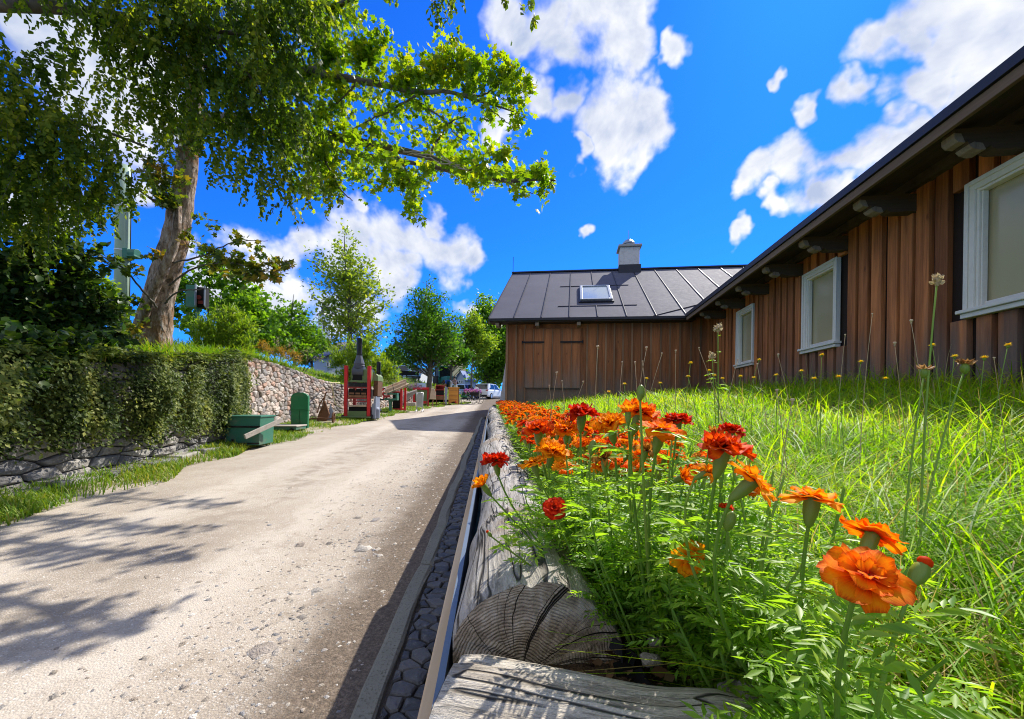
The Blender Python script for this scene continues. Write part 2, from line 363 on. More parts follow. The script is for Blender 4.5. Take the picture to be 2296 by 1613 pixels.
ry = g.n('ShaderNodeTexNoise', {'W': g.math('ADD', g.math('MULTIPLY', ang, 1.0), g.math('MULTIPLY', rad, 2.5)), 'Scale': 1.9, 'Detail': 3., 'Roughness': .6}, noise_dimensions='1D')
crk = g.math('MULTIPLY', g.rng(g.math('ABSOLUTE', g.math('SUBTRACT', ry, .5)), 0., .010, 1., 0.), g.rng(rad, .01, .05))
c = g.ramp(n, [(.3, (.15, .108, .075)), (.5, (.38, .295, .215)), (.75, (.64, .55, .45))])
c = g.mix(g.math('MULTIPLY', g.rng(rings, -.2, .9, 0., .5), g.rng(g.noise(p, 18, 3), .42, .6)), c, (.15, .105, .07)); c = g.mix(g.rng(g.noise(p, 7, 5, .7), .52, .68, 0., .6), c, (.50, .44, .37)); c = g.mix(crk, c, (.012, .009, .007))
M['logend'] = g.done(g.prin(c, .9, nrm=g.bump(g.math('SUBTRACT', g.math('ADD', n, g.math('MULTIPLY', rings, .08)), crk), 1., .010), spec=.2))
M['plank'] = wood('edging_plank', (.62, .42, .23), (.84, .63, .40), 1, 7., .8, var=.2)
M['flash'] = plain('blue_grey_flashing', (.16, .20, .25), .45, .5)
# plants
M['bark'] = None
g = G('maple_bark'); p = g.pos(); q = g.scale(p, (1, 1, .35)); n = g.noise(q, 9, 7, .75); n2 = g.noise(p, 2.2, 4, .6); v = g.vor(q, 14)
c = g.ramp(n, [(.34, (.07, .045, .03)), (.47, (.27, .20, .145)), (.62, (.50, .42, .35))]); c = g.mix(g.rng(n2, .50, .60, 0., .85), c, g.mix(n, (.10, .055, .025), (.36, .20, .085))); n3 = g.noise(g.scale(p, (1, 1, .5)), 5.5, 5, .7); c = g.mix(g.rng(n3, .55, .62, 0., .75), c, (.055, .045, .03)); c = g.mix(g.rng(n3, .40, .34, 0., .6), c, (.66, .60, .54))
M['bark'] = g.done(g.prin(c, .9, nrm=g.bump(g.math('ADD', n, v), 1., .05), spec=.2))
g = G('beech_bark'); p = g.pos(); n = g.noise(p, 7, 6, .7); M['beechbark'] = g.done(g.prin(g.ramp(n, [(.3, (.05, .043, .035)), (.7, (.17, .15, .12))]), .85, nrm=g.bump(n, .6, .02)))
M['twig'] = plain('twig_bark', (.075, .055, .04), .8)
M['twigpale'] = plain('pale_twig', (.34, .29, .23), .8)
M['beech'] = leafmat('beech_leaf', [(.026, .056, .010), (.06, .112, .014), (.125, .18, .022), (.30, .32, .045)], .5, .5, (2.5, 2.4, .45), 2.2, .16, (1, 1, .5), .5)
M['maple'] = leafmat('maple_leaf', [(.05, .115, .008), (.09, .175, .010), (.145, .225, .014), (.25, .26, .02)], .56, .42, (3.0, 2.7, .35))
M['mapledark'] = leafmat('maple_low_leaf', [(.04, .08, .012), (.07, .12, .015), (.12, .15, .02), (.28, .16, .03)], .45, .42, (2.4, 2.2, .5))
M['elder'] = leafmat('elder_leaf', [(.012, .034, .010), (.026, .066, .014), (.055, .105, .018), (.13, .155, .03)], .28, .45, (2.2, 2.2, .6))  # leaf tones darkened to carry the shade under the beech
M['creeper'] = leafmat('creeper_leaf', [(.016, .034, .009), (.055, .09, .02), (.15, .19, .04), (.42, .42, .11)], .28, .5, (2., 2., .6), 3.8, .15, (1, 1, .16), .62)  # dark vertical bands in the leaf colour paint the shade of deep gaps
M['grass'] = leafmat('meadow_blade', [(.075, .18, .006), (.14, .29, .008), (.22, .39, .010), (.34, .46, .014), (.52, .48, .06)], .56, .5, (1.8, 1.8, .35), .9, .2, (1, 1, 1), .34)
M['straw'] = leafmat('straw_blade', [(.26, .19, .06), (.40, .30, .10), (.52, .42, .20)], .35, .6, (1.5, 1.4, .8))
M['vergegrass'] = leafmat('verge_blade', [(.06, .155, .010), (.11, .22, .014), (.18, .27, .022), (.36, .33, .09)], .35, .5, (1.9, 1.8, .4))
M['bankgrass'] = leafmat('bank_blade', [(.05, .14, .010), (.10, .22, .014), (.17, .28, .022), (.32, .31, .06)], .4, .5, (2., 1.9, .4))
M['bush'] = leafmat('bush_leaf', [(.06, .13, .014), (.12, .215, .018), (.20, .30, .026), (.30, .36, .05)], .45, .45, (2., 1.9, .5))
M['limetree'] = leafmat('lime_tree_leaf', [(.075, .13, .022), (.13, .20, .03), (.20, .27, .042), (.30, .32, .065)], .5, .42, (2.2, 2.1, .5), .5)
M['darktree'] = leafmat('hornbeam_leaf', [(.022, .075, .010), (.045, .13, .013), (.085, .19, .018), (.14, .24, .025)], .42, .42, (2.2, 2.2, .5), .5)
M['lightree'] = leafmat('bright_tree_leaf', [(.035, .095, .010), (.075, .17, .014), (.13, .26, .02), (.20, .32, .03)], .46, .45, (2.2, 2.1, .4), .5)
M['ochre'] = leafmat('ochre_leaf', [(.20, .13, .015), (.34, .21, .02), (.44, .28, .03), (.30, .26, .06)], .35, .5, (1.6, 1.4, .6), 2.)
M['drystalk'] = leafmat('dry_stalk', [(.30, .22, .12), (.45, .36, .22), (.6, .5, .36)], .3, .6, (1.2, 1.2, 1.))
M['marileaf'] = leafmat('marigold_leaf', [(.10, .22, .02), (.17, .32, .03), (.25, .41, .045), (.36, .48, .08)], .54, .42, (1.8, 1.8, .4), 8., .35)
M['stem'] = leafmat('flower_stem', [(.14, .27, .03), (.22, .35, .05), (.30, .40, .08)], .2, .45, (1.4, 1.4, .6))
M['dock'] = leafmat('dock_leaf', [(.08, .17, .05), (.14, .25, .08), (.22, .34, .14)], .4, .35, (1.9, 1.9, .5))
M['chip'] = leafmat('bark_chip', [(.035, .018, .010), (.09, .045, .022), (.18, .095, .045), (.36, .24, .14)], .05, .8, (1, 1, 1))
def petal(name, base, mid, edge, tr=.38):
    g = G(name); u = g.n('ShaderNodeTexCoord', out=2); s = g.n('ShaderNodeSeparateXYZ', {0: u}, out=1); sx = g.n('ShaderNodeSeparateXYZ', {0: u}, out=0)
    n = g.noise(g.obj(), 90, 3); st = g.noise(g.scale(u, (26., 1.5, 1)), 1., 3)
    f = g.math('ADD', s, g.math('MULTIPLY', g.math('SUBTRACT', st, .5), .5))
    c = g.ramp(f, [(.14, base), (.42, mid), (.74, edge), (.90, mid), (1., tuple(x*.6 for x in mid))])
    v = g.math('ADD', .82, g.math('MULTIPLY', g.isl(), .36)); c = g.mix(1., c, g.n('ShaderNodeCombineColor', {0: v, 1: v, 2: v}), 'MULTIPLY')
    a = g.prin(c, .6, nrm=g.bump(st, .5, .001), spec=.08); b = g.n('ShaderNodeBsdfTranslucent', {'Color': g.mix(1., c, (1.15, 1.1, .8), 'MULTIPLY')})
    return g.done(g.n('ShaderNodeMixShader', {0: tr, 1: a, 2: b}))
M['orange'] = petal('petal_orange', (.50, .020, .002), (.92, .17, .003), (.97, .31, .005), .46)
M['amber'] = petal('petal_amber', (.62, .06, .003), (.94, .29, .004), (.97, .45, .012))
M['scarlet'] = petal('petal_scarlet', (.22, .004, .003), (.58, .014, .004), (.74, .055, .006))
M['vermil'] = petal('petal_vermilion', (.30, .006, .003), (.72, .05, .004), (.86, .16, .006))
M['wither'] = petal('petal_withered', (.16, .05, .015), (.42, .15, .02), (.62, .30, .05))
M['yellow'] = petal('petal_yellow', (.75, .42, .01), (.85, .62, .015), (.90, .70, .03))
M['calyx'] = None
g = G('calyx_green'); s = g.n('ShaderNodeSeparateXYZ', {0: g.obj()}, out=2); n = g.noise(g.scale(g.obj(), (220, 220, 6)), 1., 3)
c = g.mix(n, (.10, .19, .02), (.26, .34, .05)); c = g.mix(g.rng(n, .62, .74, 0., .5), c, (.16, .06, .02))
M['calyx'] = g.done(g.n('ShaderNodeMixShader', {0: .15, 1: g.prin(c, .4, spec=.4), 2: g.n('ShaderNodeBsdfTranslucent', {'Color': (.3, .4, .05, 1)})}))
# paints for the machines
M['green'] = paint('dark_green_paint', (.035, .165, .105), .5, .5, (.16, .13, .09), 4.)
M['green2'] = paint('bright_green_paint', (.012, .16, .055), .45, .35, (.10, .12, .06), 4.)
M['sage'] = paint('sage_green_paint', (.15, .225, .085), .6, .45, (.14, .11, .07), 4.)
M['red'] = paint('red_paint', (.62, .020, .022), .45, .3, (.14, .05, .03), 5.)
M['redrust'] = paint('rusty_red_paint', (.33, .035, .03), .6, .6, (.10, .045, .025), 5.)
M['black'] = paint('black_sheet', (.012, .013, .015), .38, .4, (.08, .075, .07), 5., .3)
M['greysteel'] = paint('blue_grey_steel', (.27, .30, .36), .4, .4, (.10, .09, .08), 4., .3)
M['darksteel'] = paint('dark_blue_steel', (.075, .085, .11), .4, .35, (.12, .11, .10), 5., .2)
M['rust'] = paint('rusty_iron', (.14, .062, .025), .8, .6, (.04, .022, .014), 8.)
M['wood_pale'] = wood('pale_timber', (.42, .30, .19), (.70, .57, .42), 0, 6., .75, var=.25)
M['wood_grey'] = wood('grey_timber', (.28, .25, .21), (.55, .50, .43), 0, 6., .8, var=.25)
M['wood_brown'] = wood('brown_timber', (.12, .055, .028), (.32, .165, .085), 2, 6., .7, var=.3)
M['wood_orange'] = wood('varnished_orange_timber', (.48, .19, .025), (.74, .36, .06), 0, 6., .5, var=.2)
M['hollow'] = plain('dark_cavity', (.008, .008, .008), .9)
M['tin'] = plain('galvanised_tube', (.55, .56, .57), .4, .5)
M['paper'] = plain('poster_paper', (.38, .40, .36), .6, var=.45, sc=3.)
M['glassy'] = plain('pale_glass', (.42, .55, .58), .06, 0., .9, .2, 3.)
M['pole'] = paint('pale_green_pole', (.30, .40, .29), .5, .2, (.17, .17, .12), 3.)
M['rubber'] = plain('tyre_rubber', (.015, .015, .016), .8)
M['carwhite'] = plain('white_car_paint', (.78, .79, .80), .22, 0., .6, .03)
M['carblue'] = plain('dark_blue_car_paint', (.012, .022, .16), .22, 0., .6, .05)
M['carsky'] = plain('pale_blue_car_paint', (.22, .34, .52), .25, 0., .6, .05)
M['carglass'] = plain('car_glass', (.012, .016, .02), .06, 0., .8)
M['lampred'] = plain('tail_lamp_red', (.45, .015, .012), .25)
M['rim'] = plain('alloy_rim', (.5, .5, .52), .35, .7)
M['cream'] = paint('cream_render', (.72, .63, .40), .85, .3, (.5, .44, .3), 1.)
M['whitewall'] = paint('white_render', (.74, .75, .77), .85, .25, (.5, .5, .5), 1.)
M['bluewall'] = paint('pale_blue_board', (.36, .44, .62), .8, .2, (.3, .34, .44), 1.)  # pale blue wall tone of the hut, shed and white house
M['slate'] = plain('slate_roof', (.035, .038, .055), .5, .0, .5, .5, 14., .6)
M['greyroof'] = plain('grey_house_roof', (.20, .18, .17), .7, var=.3)
M['blueroof'] = plain('blue_sheet_roof', (.07, .11, .24), .4, .2)
M['darkwin'] = plain('dark_window', (.03, .035, .04), .15, 0., .7)
M['teal'] = paint('teal_tractor_paint', (.015, .16, .13), .4, .3, (.06, .06, .05), 5.)
M['skin'] = plain('skin', (.50, .29, .20), .55)
M['hair'] = plain('dark_hair', (.03, .02, .014), .6)
M['shirtblue'] = plain('blue_shirt', (.03, .09, .40), .8, var=.25)
M['clothwhite'] = plain('white_cloth', (.74, .74, .76), .85, var=.1)
g = G('plaid_shirt'); p = g.obj(); ch = g.n('ShaderNodeTexChecker', {'Vector': p, 'Color1': (.42, .12, .10, 1), 'Color2': (.40, .42, .48, 1), 'Scale': 14.}); M['plaid'] = g.done(g.prin(ch, .85))
M['navy'] = plain('navy_cloth', (.02, .025, .07), .8)
M['petunia'] = leafmat('planter_blossom', [(.10, .02, .30), (.32, .05, .42), (.60, .12, .30), (.75, .55, .65)], .3, .6, (1.2, 1.1, 1.2))
M['heather'] = leafmat('heather_blossom', [(.16, .10, .18), (.28, .18, .30), (.40, .30, .38)], .2, .7, (1.1, 1.1, 1.1))
M['hose'] = plain('yellow_hose', (.62, .55, .28), .5)
# ---------------------------------------------------------------- camera, sun, sky
cam = bpy.data.cameras.new('camera'); co = bpy.data.objects.new('camera', cam); COL.objects.link(co)
cs, sn = math.cos(ROLL), math.sin(ROLL)
co.matrix_world = Matrix(((cs, -sn, 0, 0), (0, 0, -1, 0), (sn, cs, 0, CZ), (0, 0, 0, 1)))
cam.sensor_width = 36; cam.lens = 36*FL/2296; cam.shift_y = (HY-806.5)/2296; cam.clip_start = .02; cam.clip_end = 2000
SC.camera = co
SUNV = unit(np.array([.60, .80, 1.0]))
sl = bpy.data.lights.new('sun', 'SUN'); sl.energy = 4.5; sl.angle = math.radians(.5); sl.color = (1, .945, .85)
so = bpy.data.objects.new('sun', sl); COL.objects.link(so); so.rotation_euler = Vector(SUNV).to_track_quat('Z', 'Y').to_euler(); so.location = (20, 30, 40)
SC.view_settings.view_transform = 'Standard'; SC.view_settings.look = 'None'; SC.view_settings.exposure = .74; SC.view_settings.gamma = 1
w = bpy.data.worlds.new('World'); SC.world = w; w.use_nodes = True
g = G(tree=w.node_tree)
sky = g.n('ShaderNodeTexSky', sky_type='NISHITA', sun_disc=False, sun_elevation=math.asin(SUNV[2]), sun_rotation=math.atan2(SUNV[0], SUNV[1]), air_density=1.0, dust_density=.25, ozone_density=2.0, altitude=600.)
d = g.n('ShaderNodeTexCoord', out=0)
blue = g.mix(1., sky, (.075, .52, 1.52), 'MULTIPLY')
hz = g.n('ShaderNodeSeparateXYZ', {0: d}, out=2)
n1 = g.noise(d, 5.5, 8, .55, .25); n2 = g.noise(d, 15., 4, .55); n1b = g.noise(g.vmath('ADD', d, tuple(SUNV*.035)), 5.5, 5, .60, .25)
wv = g.scale(g.vmath('SUBTRACT', g.noise(d, 7., 4, col=True), (.5, .5, .5)), (.20,)*3); dw = g.vmath('ADD', d, wv)
CL = [(1150,40,90),(1240,50,115),(1350,40,120),(1410,85,85),(1280,105,80),(1180,80,68),
 (1260,245,58),(1380,255,98),(1440,235,76),(1350,310,85),(1420,335,62),(1290,375,36),(1195,215,48),(1535,95,38),(1512,125,28),
 (2010,90,85),(2090,70,130),(2230,50,150),(2190,160,110),(1930,200,52),(1830,255,46),(2050,180,85),(2270,170,110),
 (1720,405,62),(1800,390,88),(1900,345,75),(1980,300,60),(1755,460,36),(1685,420,45),(1850,430,50),
 (1660,525,34),(1315,495,26),(1755,175,30),
 (690,525,70),(790,535,95),(890,520,95),(975,555,85),(1045,575,48),(870,600,65),(640,560,70),(950,480,45),(560,520,80),(800,455,32),
 (620,680,60),(1060,690,36),(700,640,60),(600,610,60),(880,650,50),(760,690,80),(500,640,70),
 (250,200,150),(150,150,130),(60,60,110),(90,480,90),(330,420,60),(420,560,50),(1120,300,40)]
f = None
for px, py, r in CL:
    v = unit(W(px, py, 1.)-np.array([0, 0, CZ])); rr = r/FL*(v[1]**1.5)
    t = g.math('DIVIDE', g.vmath('DISTANCE', dw, tuple(v), out=1), rr)
    f = t if f is None else g.math('SMOOTH_MIN', f, t, .15)
for az, el, r in [(65, 22, .22), (75, 40, .22), (100, 22, .36), (125, 42, .34), (150, 25, .42), (172, 48, .40), (195, 24, .45), (220, 44, .42), (245, 22, .42), (262, 44, .34), (285, 24, .30), (300, 50, .25), (180, 75, .30), (120, 66, .24), (240, 68, .28), (330, 66, .2)]:  # unseen clouds outside the frame, mostly behind, added as fill for shaded walls
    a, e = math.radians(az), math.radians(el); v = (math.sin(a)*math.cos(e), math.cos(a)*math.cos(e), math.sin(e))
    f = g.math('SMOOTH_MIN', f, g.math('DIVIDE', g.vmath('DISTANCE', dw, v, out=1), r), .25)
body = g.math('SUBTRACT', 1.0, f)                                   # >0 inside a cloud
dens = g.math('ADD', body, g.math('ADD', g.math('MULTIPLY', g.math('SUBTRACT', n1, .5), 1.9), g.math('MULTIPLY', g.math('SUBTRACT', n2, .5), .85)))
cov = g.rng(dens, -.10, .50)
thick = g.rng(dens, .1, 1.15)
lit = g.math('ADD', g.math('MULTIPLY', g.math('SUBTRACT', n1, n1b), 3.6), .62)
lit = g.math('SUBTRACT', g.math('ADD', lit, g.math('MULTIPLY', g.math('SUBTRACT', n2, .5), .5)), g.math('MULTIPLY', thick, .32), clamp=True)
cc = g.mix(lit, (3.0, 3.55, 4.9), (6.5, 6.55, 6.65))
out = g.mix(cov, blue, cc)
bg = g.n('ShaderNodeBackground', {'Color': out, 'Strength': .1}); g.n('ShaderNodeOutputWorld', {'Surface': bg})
w.cycles.sampling_method = 'MANUAL'; w.cycles.sample_map_resolution = 512
SC.cycles.max_bounces = 8; SC.cycles.diffuse_bounces = 4; SC.cycles.transmission_bounces = 4; SC.cycles.transparent_max_bounces = 8
SC.cycles.use_denoising = True; SC.cycles.filter_width = 1.05

# ---------------------------------------------------------------- terrain
def icurve(pts):
    P = np.array(pts, float); return lambda y: np.interp(y, P[:, 0], P[:, 1])
WX = icurve([(-30, -5.4), (0, -5.4), (2.5, -5.45), (5, -5.5), (6.5, -5.56), (8.3, -5.9), (10, -6.55), (11, -6.9), (13.5, -7.25), (16, -7.25), (19, -7.0), (23, -6.95), (28, -6.4), (34, -4.0), (38, -5.2), (46, -7), (60, -7.5), (400, -9)])   # foot of the retaining wall
WT = icurve([(-30, 1.6), (2.5, 1.75), (5, 1.74), (8.7, 2.16), (11, 2.46), (13.5, 2.40), (15.5, 2.15), (18, 1.98), (23, 2.15), (26, 2.0), (30, 1.75), (34, 1.75), (40, 1.65), (46, 2.05), (60, 2.4), (400, 9.)])   # its top
RE = icurve([(-30, -4.2), (0, -4.4), (3.7, -4.6), (6.3, -5.05), (9, -5.25), (12, -5.5), (16.6, -5.35), (21, -5.4), (25, -5.0), (28.5, -4.5), (34, -3.3), (38, -4.4), (44, -6.4), (60, -7), (90, -6)])
def kerbx(y): return -.52-.046*(np.asarray(y, float)-1.6)
RR = lambda y: np.where(np.asarray(y) < 18, kerbx(y)+.10, np.interp(y, [18, 24, 30, 40, 60, 90], [-1.1, -.6, -.2, 2.5, 3.5, 3.0]))
def logx(y): return .04-.05*(np.asarray(y, float)-.69)
def bankz(y, d):
    y = np.asarray(y, float); d = np.asarray(d, float)
    return WT(y)+.10*np.minimum(d, 9)*(1-sm(20, 32, y))+sm(24, 36, y)*(1.7*(1-np.exp(-d/3.2))+.05*d)+sm(14, 22, y)*(1-sm(22, 34, y))*.10*np.minimum(d, 8)
def bumpz(x, y, a=.03): return a*(np.sin(x*1.9+y*.7)+np.sin(y*1.3-x*2.3+1.)+np.sin(x*4.1+2.)*np.sin(y*3.7))
def sheet(name, U, V, fn, mat, kind='structure', smooth=True):
    A, B = np.meshgrid(U, V, indexing='ij'); P = fn(A, B).reshape(-1, 3); nu, nv = len(U), len(V)
    i = np.arange(nu*nv).reshape(nu, nv); F = np.stack([i[:-1, :-1], i[1:, :-1], i[1:, 1:], i[:-1, 1:]], -1).reshape(-1, 4)
    o = big(name, P, [F], mat, smooth=smooth); return tag(o, kind=kind)
YG = np.concatenate([np.arange(-30, 0, 3.), np.arange(0, 20, .35), np.arange(20, 60, 1.), np.arange(60, 400, 20.)])
XG = np.concatenate([np.arange(-400, -60, 20.), np.arange(-60, -8, 4.), np.arange(-8, 8, .8), np.arange(8, 60, 4.), np.arange(60, 401, 20.)])
sheet('ground', XG, YG, lambda x, y: np.stack([x, y, zr(y)-.07], -1), M['ground'])
def roadz(x, y): return zr(y)+.004+.012+.012*np.cos((x+2.8)*1.1)*(np.asarray(y) < 30)+bumpz(x*.7, y*.7, .008)
def roadf(u, y):
    x = RE(y)-.25+(RR(y)-RE(y)+.25)*u
    return np.stack([x, y, roadz(x, y)], -1)
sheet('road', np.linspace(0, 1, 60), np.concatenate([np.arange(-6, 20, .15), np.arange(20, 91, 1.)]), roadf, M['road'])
def vergez(x, y): return zr(y)+.02+.07*sm(0, .5, RE(y)-np.asarray(x))+bumpz(x*2, y*2, .008)
def vergef(u, y):
    x = WX(y)-.3+(RE(y)-.08+.10*np.sin(y*2.1)+.07*np.sin(y*5.3)-WX(y)+.3)*u
    return np.stack([x, y, np.where(u > .97, zr(y)-.05, vergez(x, y))], -1)
sheet('grass_verge', np.linspace(0, 1, 22), np.concatenate([np.arange(-6, 36, .2), np.arange(36, 60, 1.)]), vergef, M['verge'])
D = np.concatenate([np.linspace(0, 4, 14), np.linspace(4.6, 20, 20), np.array([25, 35, 50, 80, 130, 220, 350.])])
def bankf(d, y):
    x = WX(y)-.12-d; return np.stack([x, y, bankz(y, d)+bumpz(x, y, .035)*np.minimum(d, 1)-.25*(d < .05)], -1)
sheet('hillside', D, np.concatenate([np.arange(-12, 60, .6), np.arange(60, 200, 8.), np.array([220, 260, 320, 399.])]), bankf, M['bank'])
def lawnz(x, y):
    x = np.asarray(x, float); y = np.asarray(y, float); e = x-logx(y)
    return CZ-.455+.017*y+.112*np.clip(e-.55, 0, 5.2)+.10*sm(2.0, 6., y)*sm(.6, 1.6, e)+bumpz(x*1.5, y*1.5, .012)*sm(.5, 1.2, e)
def lawnf(u, y):
    x = logx(y)-.02+(6.9+.1435*y-logx(y))*u; return np.stack([x, y, lawnz(x, y)], -1)
sheet('lawn', np.linspace(0, 1, 70)**1.5, np.concatenate([np.arange(-4, 3, .12), np.arange(3, 22, .4)]), lawnf, M['lawn'])
def soilf(u, y):
    x = logx(y)-.01+.62*u; return np.stack([x, y, lawnz(x, y)+.006+.012*np.sin(x*31+y*9)*np.sin(y*27)*(u > .05)*(u < .95)-.03*(u > .96)], -1)
sheet('flower_bed', np.linspace(0, 1, 26), np.concatenate([np.arange(.2, 3, .05), np.arange(3, 14.6, .25)]), soilf, M['soil'])
# gutter of slate cobbles with a concrete kerb
m = MB(); m.cur = 0
Lg = 17.5
def gmap(s, h, d): return (kerbx(h-1.2)+.03+s, h-1.2, float(zr(h-1.2))+.012+d+.02*(s-.2)**2)
stones(m, voronoi_cells(.44, Lg, 4, 230, .36, 1., .5), gmap, .006, .022, .2)
m.build('gutter', M['cobble']); tag(COL.objects['gutter'], kind='structure')
mb = MB()
for k in range(9):
    y0, y1 = -1.2+k*2.05, -1.2+(k+1)*2.05-.012; ys = np.linspace(y0, y1, 8)
    V = []
    for y in ys:
        c = kerbx(y)+.012*math.sin(y*2.3)+.006*math.sin(y*7); z = float(zr(y))
        for dx, dz in ((-.075, -.06), (-.072, .03), (-.058, .044), (.012, .046), (.026, .03), (.028, -.06)): V.append((c+dx+R.normal(0, .003), y, z+dz+R.normal(0, .003)))
    F = [(i*6+j, i*6+j+1, (i+1)*6+j+1, (i+1)*6+j) for i in range(7) for j in range(5)]+[(5, 4, 3, 2, 1, 0), tuple(42+j for j in range(6))]
    mb.add(V, F)
tag(mb.build('kerb', M['kerb'], smooth=False), kind='structure')
sheet('gutter_bed', np.linspace(0, 1, 4), np.arange(-2, 17, .5), lambda u, y: np.stack([kerbx(y)-.02+.6*u, y, zr(y)+.006+0*u], -1), M['mortar'])
# loose gravel on the road, mostly along the shaded edge
n = 5000; y = .9+8.5*R.random(n)**1.4; u = R.beta(1.1, 2.8, n); x = kerbx(y)-np.where(R.random(n) < .22, .14, .42)-u*1.35
far = R.random(n) < .10; x = np.where(far, R.uniform(-4.2, -.8, n), x)
s = R.gamma(1.8, .0026, n)+.002; s = np.where(R.random(n) < .03, s*2.6, s)
T8 = np.array([(-1, -.8, -.3), (1, -.9, -.35), (.85, .9, -.3), (-.9, 1, -.3), (-.6, -.5, .45), (.6, -.45, .5), (.5, .6, .4), (-.55, .5, .5)])
F8 = np.array([(0, 1, 5, 4), (1, 2, 6, 5), (2, 3, 7, 6), (3, 0, 4, 7), (4, 5, 6, 7)])
a = R.uniform(0, 2*PI, n); J = T8[None]*(1+R.normal(0, .22, (n, 8, 3)))*np.array([1, .8, .42])
X = J[:, :, 0]*np.cos(a)[:, None]-J[:, :, 1]*np.sin(a)[:, None]; Y = J[:, :, 0]*np.sin(a)[:, None]+J[:, :, 1]*np.cos(a)[:, None]
P = np.stack([X, Y, J[:, :, 2]], -1)*s[:, None, None]+np.stack([x, y, roadz(x, y)+s*.12], -1)[:, None]
o = big('gravel', P.reshape(-1, 3), [(F8[None]+(np.arange(n)*8)[:, None, None]).reshape(-1, 4)], stonemat('loose_gravel', [(.40, .34, .27), (.58, .52, .44), (.70, .65, .58), (.50, .41, .32), (.36, .36, .37), (.78, .74, .68)], sc=20.))
tag(o, 'loose pale gravel scattered along the shaded edge of the road', 'gravel', kind='stuff')

# ---------------------------------------------------------------- blades of grass
def blades(P, L, wd, bend, head=None, seg=3):
    n = len(P); wd = np.broadcast_to(np.asarray(wd, float), (n,)); h = R.uniform(0, 2*PI, n) if head is None else head
    D = np.stack([np.cos(h), np.sin(h), 0*h], 1); Sd = np.stack([-np.sin(h), np.cos(h), 0*h], 1); V = []
    for j in range(seg+1):
        t = j/seg; c = P+D*(L*bend*t*t)[:, None]+np.array([0, 0, 1])*(L*t*(1-.38*bend*t))[:, None]
        ww = (wd*.5*(1-t)**.65+.0003)[:, None]; V += [c-Sd*ww, c+Sd*ww]
    V = np.stack(V, 1); k = 2*(seg+1); b = (np.arange(n)*k)[:, None, None]
    F = np.array([(2*j, 2*j+1, 2*j+3, 2*j+2) for j in range(seg)])[None]+b
    return V.reshape(-1, 3), F.reshape(-1, 4)
def wallv(x, y): return (np.asarray(x)-4.82-.1435*np.asarray(y))*.9899    # >0 behind the right-hand wall
# ---------------------------------------------------------------- retaining wall of rubble stone, hanging shrub, verge
def wallmap_factory(y0, y1, n=60):
    ys = np.linspace(y0, y1, n); xs = WX(ys); sl_ = np.concatenate([[0], np.cumsum(np.hypot(np.diff(xs), np.diff(ys)))])
    def f(s, h, d):
        y = float(np.interp(s, sl_, ys)); x = float(WX(y)); e = .05; t = unit(np.array([float(WX(y+e)-WX(y-e)), 2*e])); nx, ny = t[1], -t[0]
        z0 = float(zr(y))-.1; H = float(WT(y))-z0-.02
        return (x+nx*d-.10*h/2.2, y+ny*d, z0+h/2.4*H)
    return f, sl_[-1]
wall = empty('stone_wall', (float(WX(10)), 10, float(zr(10))), 0, 'long rubble stone retaining wall running beside the gravel road', 'wall')
mb = MB(); f_, Lw = wallmap_factory(9.2, 28.5)
cells = voronoi_cells(Lw, 2.4, int(Lw/.235), 14, .44, 1., .5)
stones(mb, cells, f_, .011, .075, 1.)
mb.build('stonework', M['rubble'], wall, world=True)
mb = MB(); f2, L2 = wallmap_factory(-1., 9.2)
stones(mb, voronoi_cells(L2, 2.4, int(L2/.36), 13, .42, 1., .5), f2, .014, .09, 1.)
o = mb.build('foundation', M['boulder'], wall, world=True); o['label'] = 'larger grey stones at the near end of the wall'
mb = MB()
for k, (ya, yb) in enumerate([(-1, 9.2), (9.2, 28.5)]):
    ff, LL = (f2, L2) if k == 0 else (f_, Lw)
    V = []; ss = np.linspace(0, LL, 50)
    for s in ss: V += [ff(s, 0, -.02), ff(s, 2.4, -.02), ff(s, 2.4, -.35), ff(s, 0, -.35)]
    mb.add(V, [(i*4+j, i*4+(j+1) % 4, (i+1)*4+(j+1) % 4, (i+1)*4+j) for i in range(49) for j in range(4)]+[(0, 1, 2, 3)])
mb.build('core', M['mortar'], wall, world=True)
mb = MB()   # flat footing stones along the bottom
for k in range(13):
    y = .6+k*.62; x = float(WX(y))+.16; mb.box((x+R.normal(0, .02), y, float(zr(y))+.07), (.34, .57+R.uniform(-.08, .03), .12), rotz(R.normal(.12, .05))@rotx(R.normal(0, .04)))
mb.build('footing', M['boulder'], wall, world=True, bev=.02)

